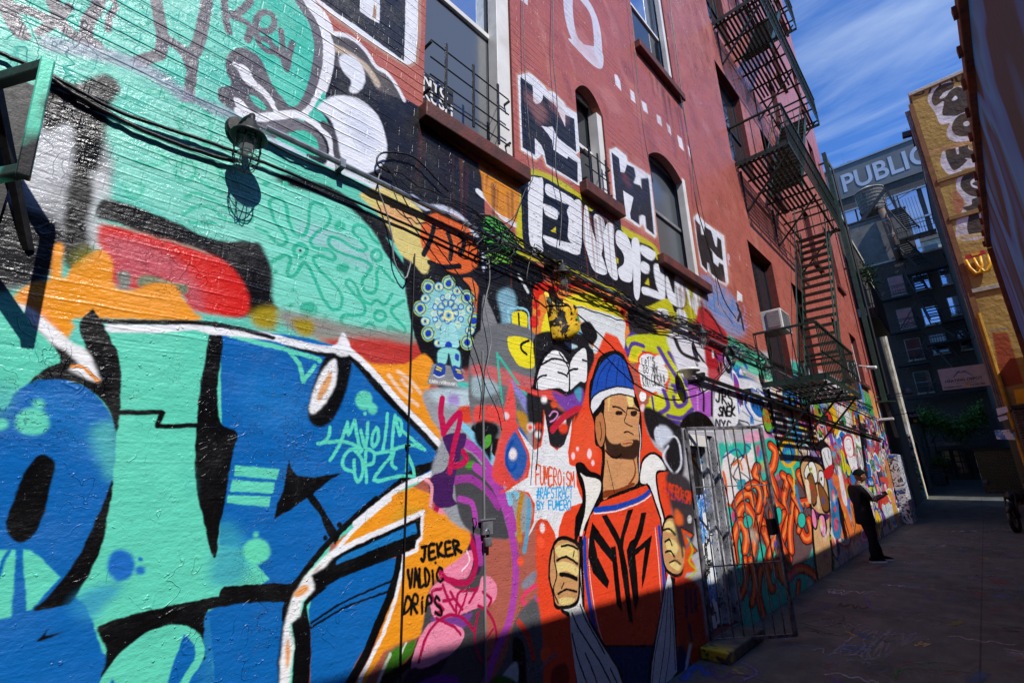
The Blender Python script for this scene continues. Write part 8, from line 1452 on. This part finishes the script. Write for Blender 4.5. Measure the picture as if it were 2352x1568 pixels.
MB().tube([(ps[0], 44, gz(44) + .4), (ps[0], 44, gz(44) + 1.3)], .03).build('stem', M['wood'], sh); MB().lathe((ps[0], 44, gz(44)), [(.2, 0), (.27, .5), (.3, .52), (.3, .58)], 18).build('pot', M['brownstone'], sh)
sb = onY(2156, 1096, 42.5); sd = thing('sandwich_board', (sb[0], 42.5, gz(42)), 'black chalkboard sandwich sign with white writing in a wooden frame', 'sign'); zb = gz(42.5)
MB().prism([(sb[0] - .28, 42.5, zb), (sb[0] + .28, 42.5, zb), (sb[0] + .26, 42.8, zb + 1.15), (sb[0] - .26, 42.8, zb + 1.15)], (0, .03, 0)).build('chalkboard', M['signblack'], sd); fm = MB(); fm.bar((sb[0] - .29, 42.49, zb), (sb[0] - .27, 42.79, zb + 1.17), .05, .05).bar((sb[0] + .29, 42.49, zb), (sb[0] + .27, 42.79, zb + 1.17), .05, .05).bar((sb[0] - .29, 42.79, zb + 1.17), (sb[0] + .29, 42.79, zb + 1.17), .05).bar((sb[0] - .29, 42.52, zb + .1), (sb[0] + .29, 42.52, zb + .1), .05).build('frame', M['wood'], sd)
for i in range(6): text_obj('writing', ('DRAWING', 'CLASSES', 'EVERY', 'TUESDAY', 'WELCOME', 'INSIDE')[i] if False else ('ALL LIT', 'BY THE', 'WALLS', 'OPEN', 'TODAY', 'NOON')[i] if False else '- - - -', .12, M['signwhite'], (sb[0] - .2, 42.72 - .04 * i, zb + .98 - .16 * i), (1, 0, 0), (0, .25, .97), sd)
# ------------------------------------------------------------------ people
def skin(name, pts, edges, rad, mat, parent, levels=2, root=0):
    me = bpy.data.meshes.new(name); me.from_pydata([tuple(p) for p in pts], edges, []); o = bpy.data.objects.new(name, me); COL.objects.link(o)
    sk = o.modifiers.new('skin', 'SKIN'); sk.use_smooth_shade = True; me.skin_vertices or None
    layer = me.skin_vertices[0].data if me.skin_vertices else None
    if layer:
        for i, r_ in enumerate(rad): layer[i].radius = r_ if hasattr(r_, '__len__') else (r_, r_)
        layer[root].use_root = True
    sb_ = o.modifiers.new('sub', 'SUBSURF'); sb_.levels = levels; sb_.render_levels = levels; me.materials.append(mat)
    if parent: put(o, parent)
    return o
def add_skin_layer(me):
    bm = bmesh.new(); bm.from_mesh(me); lay = bm.verts.layers.skin.verify(); bm.to_mesh(me); bm.free()
def skinned(name, pts, edges, rad, mat, parent, levels=2, root=0):
    me = bpy.data.meshes.new(name); bm = bmesh.new(); lay = bm.verts.layers.skin.verify(); vs = [bm.verts.new(tuple(p)) for p in pts]
    for i, v in enumerate(vs):
        r_ = rad[i]; v[lay].radius = tuple(r_) if hasattr(r_, '__len__') else (r_, r_)
        if i == root: v[lay].use_root = True
    for a, b in edges: bm.edges.new((vs[a], vs[b]))
    bm.to_mesh(me); bm.free(); o = bpy.data.objects.new(name, me); COL.objects.link(o); sk = o.modifiers.new('skin', 'SKIN'); sk.use_smooth_shade = True; sb_ = o.modifiers.new('sub', 'SUBSURF'); sb_.levels = levels; sb_.render_levels = levels; me.materials.append(mat); put(o, parent); return o
def person(base, ang, label, J, hair=True, stripes=False):
    f = Vector((math.cos(ang), math.sin(ang), 0)); s = Vector((f.y, -f.x, 0)); up = Vector((0, 0, 1)); b0 = Vector(base)
    L = lambda q: b0 + f * q[0] + s * q[1] + up * q[2]
    r = thing('person', tuple(b0), label, 'person')
    nm = list(J['body']); idx = {n: i for i, n in enumerate(nm)}
    pts = [L(J['body'][n][0]) for n in nm]; rad = [J['body'][n][1] for n in nm]; ed = [(idx[a], idx[b]) for a, b in J['edges']]
    for sd in ('l', 'r'):                          # five fingers on each hand
        w = Vector(J['body']['wrist_' + sd][0]); h = Vector(J['body']['hand_' + sd][0]); d = (h - w).normalized(); side = Vector((0, 1, 0)); nrm = d.cross(side).normalized(); hi = idx['hand_' + sd]
        for k in range(4):
            a = h + d * .02 + side * (-.027 + .018 * k); bq = a + d * .03 + nrm * -.012; cq = bq + d * .015 + nrm * -.025
            n = len(pts); pts += [L(a), L(bq), L(cq)]; rad += [.0095, .0085, .0075]; ed += [(hi, n), (n, n + 1), (n + 1, n + 2)]
        sg = 1 if sd == 'l' else -1; a = w + d * .045 + side * .03 * sg; bq = a + d * .03 + side * .012 * sg + nrm * -.012; n = len(pts); pts += [L(a), L(bq)]; rad += [.011, .009]; ed += [(hi, n), (n, n + 1)]
    skinned('body', pts, ed, rad, M['skin'], r, 2, idx['pelvis'])
    hc = Vector(J['head']); hd = bpy.data.meshes.new('head'); bm = bmesh.new(); bmesh.ops.create_uvsphere(bm, u_segments=28, v_segments=20, radius=1)
    pit = J.get('nod', .25); cp_, sp_ = math.cos(pit), math.sin(pit)
    for v in bm.verts:
        x, y, z = v.co; wz = 1 - .22 * max(0, -z) ** 1.5; x2, y2, z2 = x * .098 * wz + .006, y * .076 * wz, z * .118
        if x > .6 and abs(y) < .5:
            if abs(z + .08) < .16: x2 += .022 * (1 - abs(z + .08) / .16) * (1 - abs(y) / .5)          # nose
            if abs(z - .12) < .1: x2 -= .006 * (1 if .15 < abs(y) < .45 else 0)                      # eye sockets
            if abs(z + .42) < .08: x2 += .006
            if z < -.75: x2 += .012
        v.co = L(hc + Vector((x2 * cp_ + z2 * sp_, y2, -x2 * sp_ + z2 * cp_)))
    bmesh.ops.recalc_face_normals(bm, faces=bm.faces); bm.to_mesh(hd); bm.free(); hd.polygons.foreach_set('use_smooth', [True] * len(hd.polygons)); hd.materials.append(M['skin']); ho = bpy.data.objects.new('head', hd); COL.objects.link(ho); put(ho, r)
    def onhead(q): x, y, z = q; return L(hc + Vector((x * cp_ + z * sp_, y, -x * sp_ + z * cp_)))
    for sy in (-1, 1):
        e = MB(); e.lathe(onhead((-.005, .074 * sy, -.005)), [(.0, .012), (.014, .01), (.022, .004), (.018, -.004), (0, -.006)], 12, s * sy); put(e.build('ear', M['skin'], smooth=True), r)
        put(MB().lathe(onhead((.092, .03 * sy, .015)), [(.0, .006), (.008, .004), (.011, 0)], 10, f).build('eye', M['white'], smooth=True), r)
    put(MB().box(-.001, .001, -.001, .001, -.001, .001).build('mouth', M['brownstone']), r).__class__ if False else None
    put(MB().bar(onhead((.098, -.022, -.052)), onhead((.098, .022, -.052)), .008, .006).build('mouth', M['brownstone']), r)
    if hair:
        bm = bmesh.new(); bmesh.ops.create_uvsphere(bm, u_segments=28, v_segments=18, radius=1); rn = random.Random(2)
        bmesh.ops.delete(bm, geom=[v for v in bm.verts if v.co.z < -.12 + .8 * max(0, v.co.x + .1) ** .8 or (v.co.x > .86)], context='VERTS')
        for v in bm.verts: x, y, z = v.co; q = 1.05 + rn.uniform(-.012, .02); v.co = onhead((x * .100 * q - .004, y * .079 * q, z * .124 * q + .004))
        hm = bpy.data.meshes.new('hair'); bm.to_mesh(hm); bm.free(); hm.materials.append(M['hair']); oh = bpy.data.objects.new('hair', hm); COL.objects.link(oh); m_ = oh.modifiers.new('s', 'SOLIDIFY'); m_.thickness = .012; put(oh, r)
    for nm_, part in J['clothes'].items():
        P_ = [L(q[0]) for q in part['v']]; skinned(nm_, P_, part['e'], [q[1] for q in part['v']], M[part['m']], r, 2, part.get('root', 0))
    hem = MB(); n0 = 0
    for i, (z, a, b) in enumerate(((.655, .135, .18), (.67, .145, .19), (.8, .14, .18), (.95, .135, .172), (1.1, .13, .17), (1.2, .11, .15))):
        hem.v += [tuple(L((-.005 + a * (1 + .05 * math.sin(5 * q + z * 9)) * math.cos(q), b * (1 + .04 * math.sin(4 * q + z * 7)) * math.sin(q), z))) for q in [k * math.pi / 12 for k in range(24)]]
        if i: hem.f += [((i - 1) * 24 + k, (i - 1) * 24 + (k + 1) % 24, i * 24 + (k + 1) % 24, i * 24 + k) for k in range(24)]
    hem.f.append(tuple(range(24))[::-1]); put(hem.build('shirt_hem', M['cloth'], smooth=True), r)
    for sd, sg in (('l', -1), ('r', 1)):
        k_, a_ = Vector(J['body']['knee_' + sd][0]), Vector(J['body']['ankle_' + sd][0]); h_ = Vector((-.01, .075 * sg, .88)); pp_ = []; rr_ = []
        for i in range(13):
            q = i / 12; pp_.append(L(h_.lerp(k_, q * 2) if q <= .5 else k_.lerp(a_ - Vector((0, 0, .03)), q * 2 - 1))); rr_.append((.102 - .042 * q + (.006 * math.sin(i * 2.1) if i > 7 else 0)))
        put(MB().tube(pp_, rr_, 16).build('trouser_leg', M['cloth'], smooth=True), r)
    for (x, y, z), ya in J['shoes']:
        d = Vector((math.cos(ya), math.sin(ya))); S_ = lambda u, v_, w_: L((x + u * d.x - v_ * d.y, y + u * d.y + v_ * d.x, z + w_))
        so = MB(); up_ = MB(); prof = [(-.08, .032), (-.03, .04), (.05, .036), (.12, .046), (.18, .042), (.215, .02)]; top = [.085, .1, .095, .07, .05, .035]
        for lst, z0, zt in ((so, 0, [.028] * 6), (up_, .0285, top)):
            n = len(lst.v)
            for (u, wv), tz in zip(prof, zt): k = 1.06 if lst is so else .93; lst.v += [tuple(S_(u, -wv * k, z0)), tuple(S_(u, wv * k, z0)), tuple(S_(u, wv * k * .8, tz)), tuple(S_(u, -wv * k * .8, tz))]
            for i in range(5): a = n + i * 4; [lst.f.append((a + j, a + (j + 1) % 4, a + 4 + (j + 1) % 4, a + 4 + j)) for j in range(4)]
            lst.f += [(n, n + 1, n + 2, n + 3), (n + 20, n + 23, n + 22, n + 21)]
        sho = put(up_.build('shoe', M['cloth'], smooth=False), r) or None; o_ = up_  # upper
        put(so.build('sole', M['white']), r)
    return r, L
B1 = {'body': {'pelvis': ((-.01, 0, .86), .085), 'spine': ((-.01, 0, 1.02), .105), 'chest': ((-.01, 0, 1.2), .115), 'neck': ((0, 0, 1.38), .052), 'skull': ((.05, 0, 1.47), .06),
      'sh_l': ((-.04, -.17, 1.31), .055), 'elbow_l': ((.12, -.22, 1.12), .042), 'wrist_l': ((.36, -.10, 1.15), .027), 'hand_l': ((.42, -.07, 1.17), (.03, .022)),
      'sh_r': ((-.04, .17, 1.31), .055), 'elbow_r': ((.10, .22, 1.09), .042), 'wrist_r': ((.35, .11, 1.16), .027), 'hand_r': ((.41, .07, 1.19), (.03, .022)),
      'hip_l': ((-.01, -.08, .80), .06), 'knee_l': ((.10, -.11, .46), .06), 'ankle_l': ((.2, -.12, .09), .04), 'hip_r': ((-.01, .08, .80), .06), 'knee_r': ((0, .10, .46), .06), 'ankle_r': ((-.05, .1, .09), .04)},
      'edges': [('pelvis', 'spine'), ('spine', 'chest'), ('chest', 'neck'), ('neck', 'skull'), ('chest', 'sh_l'), ('sh_l', 'elbow_l'), ('elbow_l', 'wrist_l'), ('wrist_l', 'hand_l'), ('chest', 'sh_r'), ('sh_r', 'elbow_r'), ('elbow_r', 'wrist_r'), ('wrist_r', 'hand_r'), ('pelvis', 'hip_l'), ('hip_l', 'knee_l'), ('knee_l', 'ankle_l'), ('pelvis', 'hip_r'), ('hip_r', 'knee_r'), ('knee_r', 'ankle_r')],
      'head': (.065, 0, 1.53), 'nod': .28,
      'clothes': {'shirt': {'m': 'cloth', 'root': 1, 'v': [((0, 0, .98), .13), ((-.01, 0, 1.08), .14), ((-.01, 0, 1.22), .135), ((.0, 0, 1.36), .075), ((-.04, -.18, 1.31), .082), ((.05, -.215, 1.19), .078), ((.10, -.225, 1.13), .07), ((-.04, .18, 1.31), .082), ((.04, .215, 1.18), .078), ((.08, .225, 1.11), .07)], 'e': [(0, 1), (1, 2), (2, 3), (2, 4), (4, 5), (5, 6), (2, 7), (7, 8), (8, 9)]}},
      'shoes': [((.2, -.12, 0), .05), ((-.05, .1, 0), -.1)]}
pb = onZ(2018, 1290, 0)
p1, L1 = person((pb[0] - .06, pb[1], 0), math.atan2(.62, .78), 'man in black with white striped sleeve standing by the mural, looking at his phone', B1)
st = MB()
for k in range(3):
    o_ = .026 * (k - 1); q = [L1((-.03 + o_, .10, 1.405)), L1((-.035 + o_, .18, 1.398)), L1((-.01 + o_, .25, 1.33)), L1((.03 + o_, .288, 1.24)), L1((.065 + o_, .295, 1.16)), L1((.08 + o_, .29, 1.10))]
    st.tube(q, .004, 5)
st.build('sleeve_stripe', M['white'], p1)
ph = thing('phone', tuple(L1((.46, 0, 1.22))), 'black phone held up in both hands by the man at the mural', 'phone'); MB().bar(L1((.45, -.07, 1.2)), L1((.45, .08, 1.215)), .075, .012, up=tuple(L1((1, 0, .4)) - L1((0, 0, 0)))).build('body', M['rubber'], ph, bevel=.003)
hat = None
import copy
B2 = copy.deepcopy(B1)
B2['body'].update({'hand_l': ((-.2, -.22, .74), (.03, .022)), 'wrist_l': ((-.17, -.22, .82), .027), 'elbow_l': ((-.12, -.23, 1.06), .04), 'hand_r': ((.2, .2, .78), (.03, .022)), 'wrist_r': ((.16, .21, .86), .027), 'elbow_r': ((-.02, .24, 1.06), .04), 'knee_l': ((.2, -.1, .5), .06), 'ankle_l': ((.36, -.1, .12), .04), 'knee_r': ((-.02, .1, .48), .06), 'ankle_r': ((-.3, .1, .14), .04)})
B2['nod'] = .05; B2['head'] = (.03, 0, 1.56); B2['shoes'] = [((.36, -.1, .02), 0), ((-.32, .1, .04), 0)]
B2['clothes']['shirt']['v'][5:7] = [((-.08, -.225, 1.15), .075), ((-.11, -.23, 1.06), .07)]; B2['clothes']['shirt']['v'][8:10] = [((-.03, .225, 1.15), .075), ((-.02, .24, 1.06), .07)]

pp = onY(2139, 1115, 43.0)
person((pp[0], 43.0, gz(43)), math.atan2(.5, .86), 'dark figure walking past the sunlit graffiti wall far down the alley', B2)
# ------------------------------------------------------------------ motorbike at the right edge
M['darksteel'] = paintmat('dark_steel', '#2c2d30', '#1c1c1e', .4, .5, 20)
mk = onZ(2332, 1222, 0); mx_, my_ = mk[0] + .05, mk[1]; mt = thing('motorbike', (mx_, my_, 0), 'parked black motorbike in the shade at the right edge, round mirror raised', 'motorbike')
def bp(u, v_, w_): return (mx_ + v_ + .25 * u, my_ + u, w_)
for u in (0, 1.35):
    wh = MB(); c = bp(u, 0, .31); wh.tube([(c[0] + .25 * .31 * math.cos(a * math.pi / 14), c[1] + .3 * math.cos(a * math.pi / 14), c[2] + .3 * math.sin(a * math.pi / 14) - .0) for a in range(29)], .05, 10); wo_ = wh.build('wheel', M['rubber'], mt, smooth=True)
    rm = MB(); rm.tube([(c[0] + .25 * .24 * math.cos(a * math.pi / 14), c[1] + .23 * math.cos(a * math.pi / 14), c[2] + .23 * math.sin(a * math.pi / 14)) for a in range(29)], .015, 6); [rm.bar(c, (c[0] + .06 * math.cos(a), c[1] + .23 * math.cos(a), c[2] + .23 * math.sin(a)), .01) for a in np.linspace(0, 6.28, 13)[:-1]]; put(rm.build('rim', M['darksteel']), wo_)
MB().tube([bp(0, -.09, .31), bp(.1, -.1, .7), bp(.28, -.1, .98)], .025).tube([bp(0, .09, .31), bp(.1, .1, .7), bp(.28, .1, .98)], .025).build('fork', M['darksteel'], mt, smooth=True)
MB().tube([bp(.2, -.38, 1.02), bp(.26, -.2, 1.04), bp(.24, 0, 1.0), bp(.26, .2, 1.04), bp(.2, .38, 1.02)], .016).build('handlebar', M['darksteel'], mt, smooth=True); MB().tube([bp(.3, 0, .85), bp(.7, 0, .8), bp(1.1, 0, .75), bp(1.35, 0, .32)], .03).tube([bp(.3, 0, .8), bp(.5, 0, .35), bp(1.0, 0, .3), bp(1.35, 0, .32)], .03).build('frame', M['blackiron'], mt)
MB().lathe(bp(.55, 0, .86), [(0, -.3), (.1, -.26), (.15, -.05), (.14, .12), (.05, .26), (0, .28)], 16, Vector(bp(1, 0, 0)) - Vector(bp(0, 0, 0))).build('tank', M['rubber'], mt, smooth=True); MB().lathe(bp(1.05, 0, .84), [(0, -.32), (.09, -.28), (.13, 0), (.12, .2), (0, .3)], 14, Vector(bp(1, 0, 0)) - Vector(bp(0, 0, 0))).build('seat', M['cloth'], mt, smooth=True)
MB().box(bp(.7, 0, .5)[0] - .14, bp(.7, 0, .5)[0] + .14, my_ + .5, my_ + .95, .3, .65).lathe(bp(.62, 0, .62), [(.09, 0), (.1, .05), (.08, .1), (.1, .14), (.06, .18)], 12).build('engine', M['greypaint'], mt, bevel=.02); MB().tube([bp(.5, -.15, .5), bp(.8, -.17, .3), bp(1.5, -.18, .36)], [.02, .03, .045]).build('exhaust', M['darksteel'], mt, smooth=True)
MB().lathe(bp(.12, 0, .9), [(0, .1), (.08, .06), (.1, 0), (.095, -.03), (0, -.035)], 18, (.2, 1, 0)).build('headlight', M['darksteel'], mt, smooth=True)
for sg in (-1, 1): mr = MB().tube([bp(.24, .3 * sg, 1.03), bp(.26, .36 * sg, 1.2)], .008).lathe(bp(.26, .38 * sg, 1.26), [(0, .012), (.06, .01), (.07, 0), (.0, -.02)], 16, (0, -1, .1)).build('mirror', M['darksteel'], mt, smooth=True)
MB().tube([bp(-.28, 0, .5), bp(-.15, 0, .64), bp(.1, 0, .68), bp(.3, 0, .58)], [.05, .06, .06, .05]).build('fender', M['rubber'], mt, smooth=True)
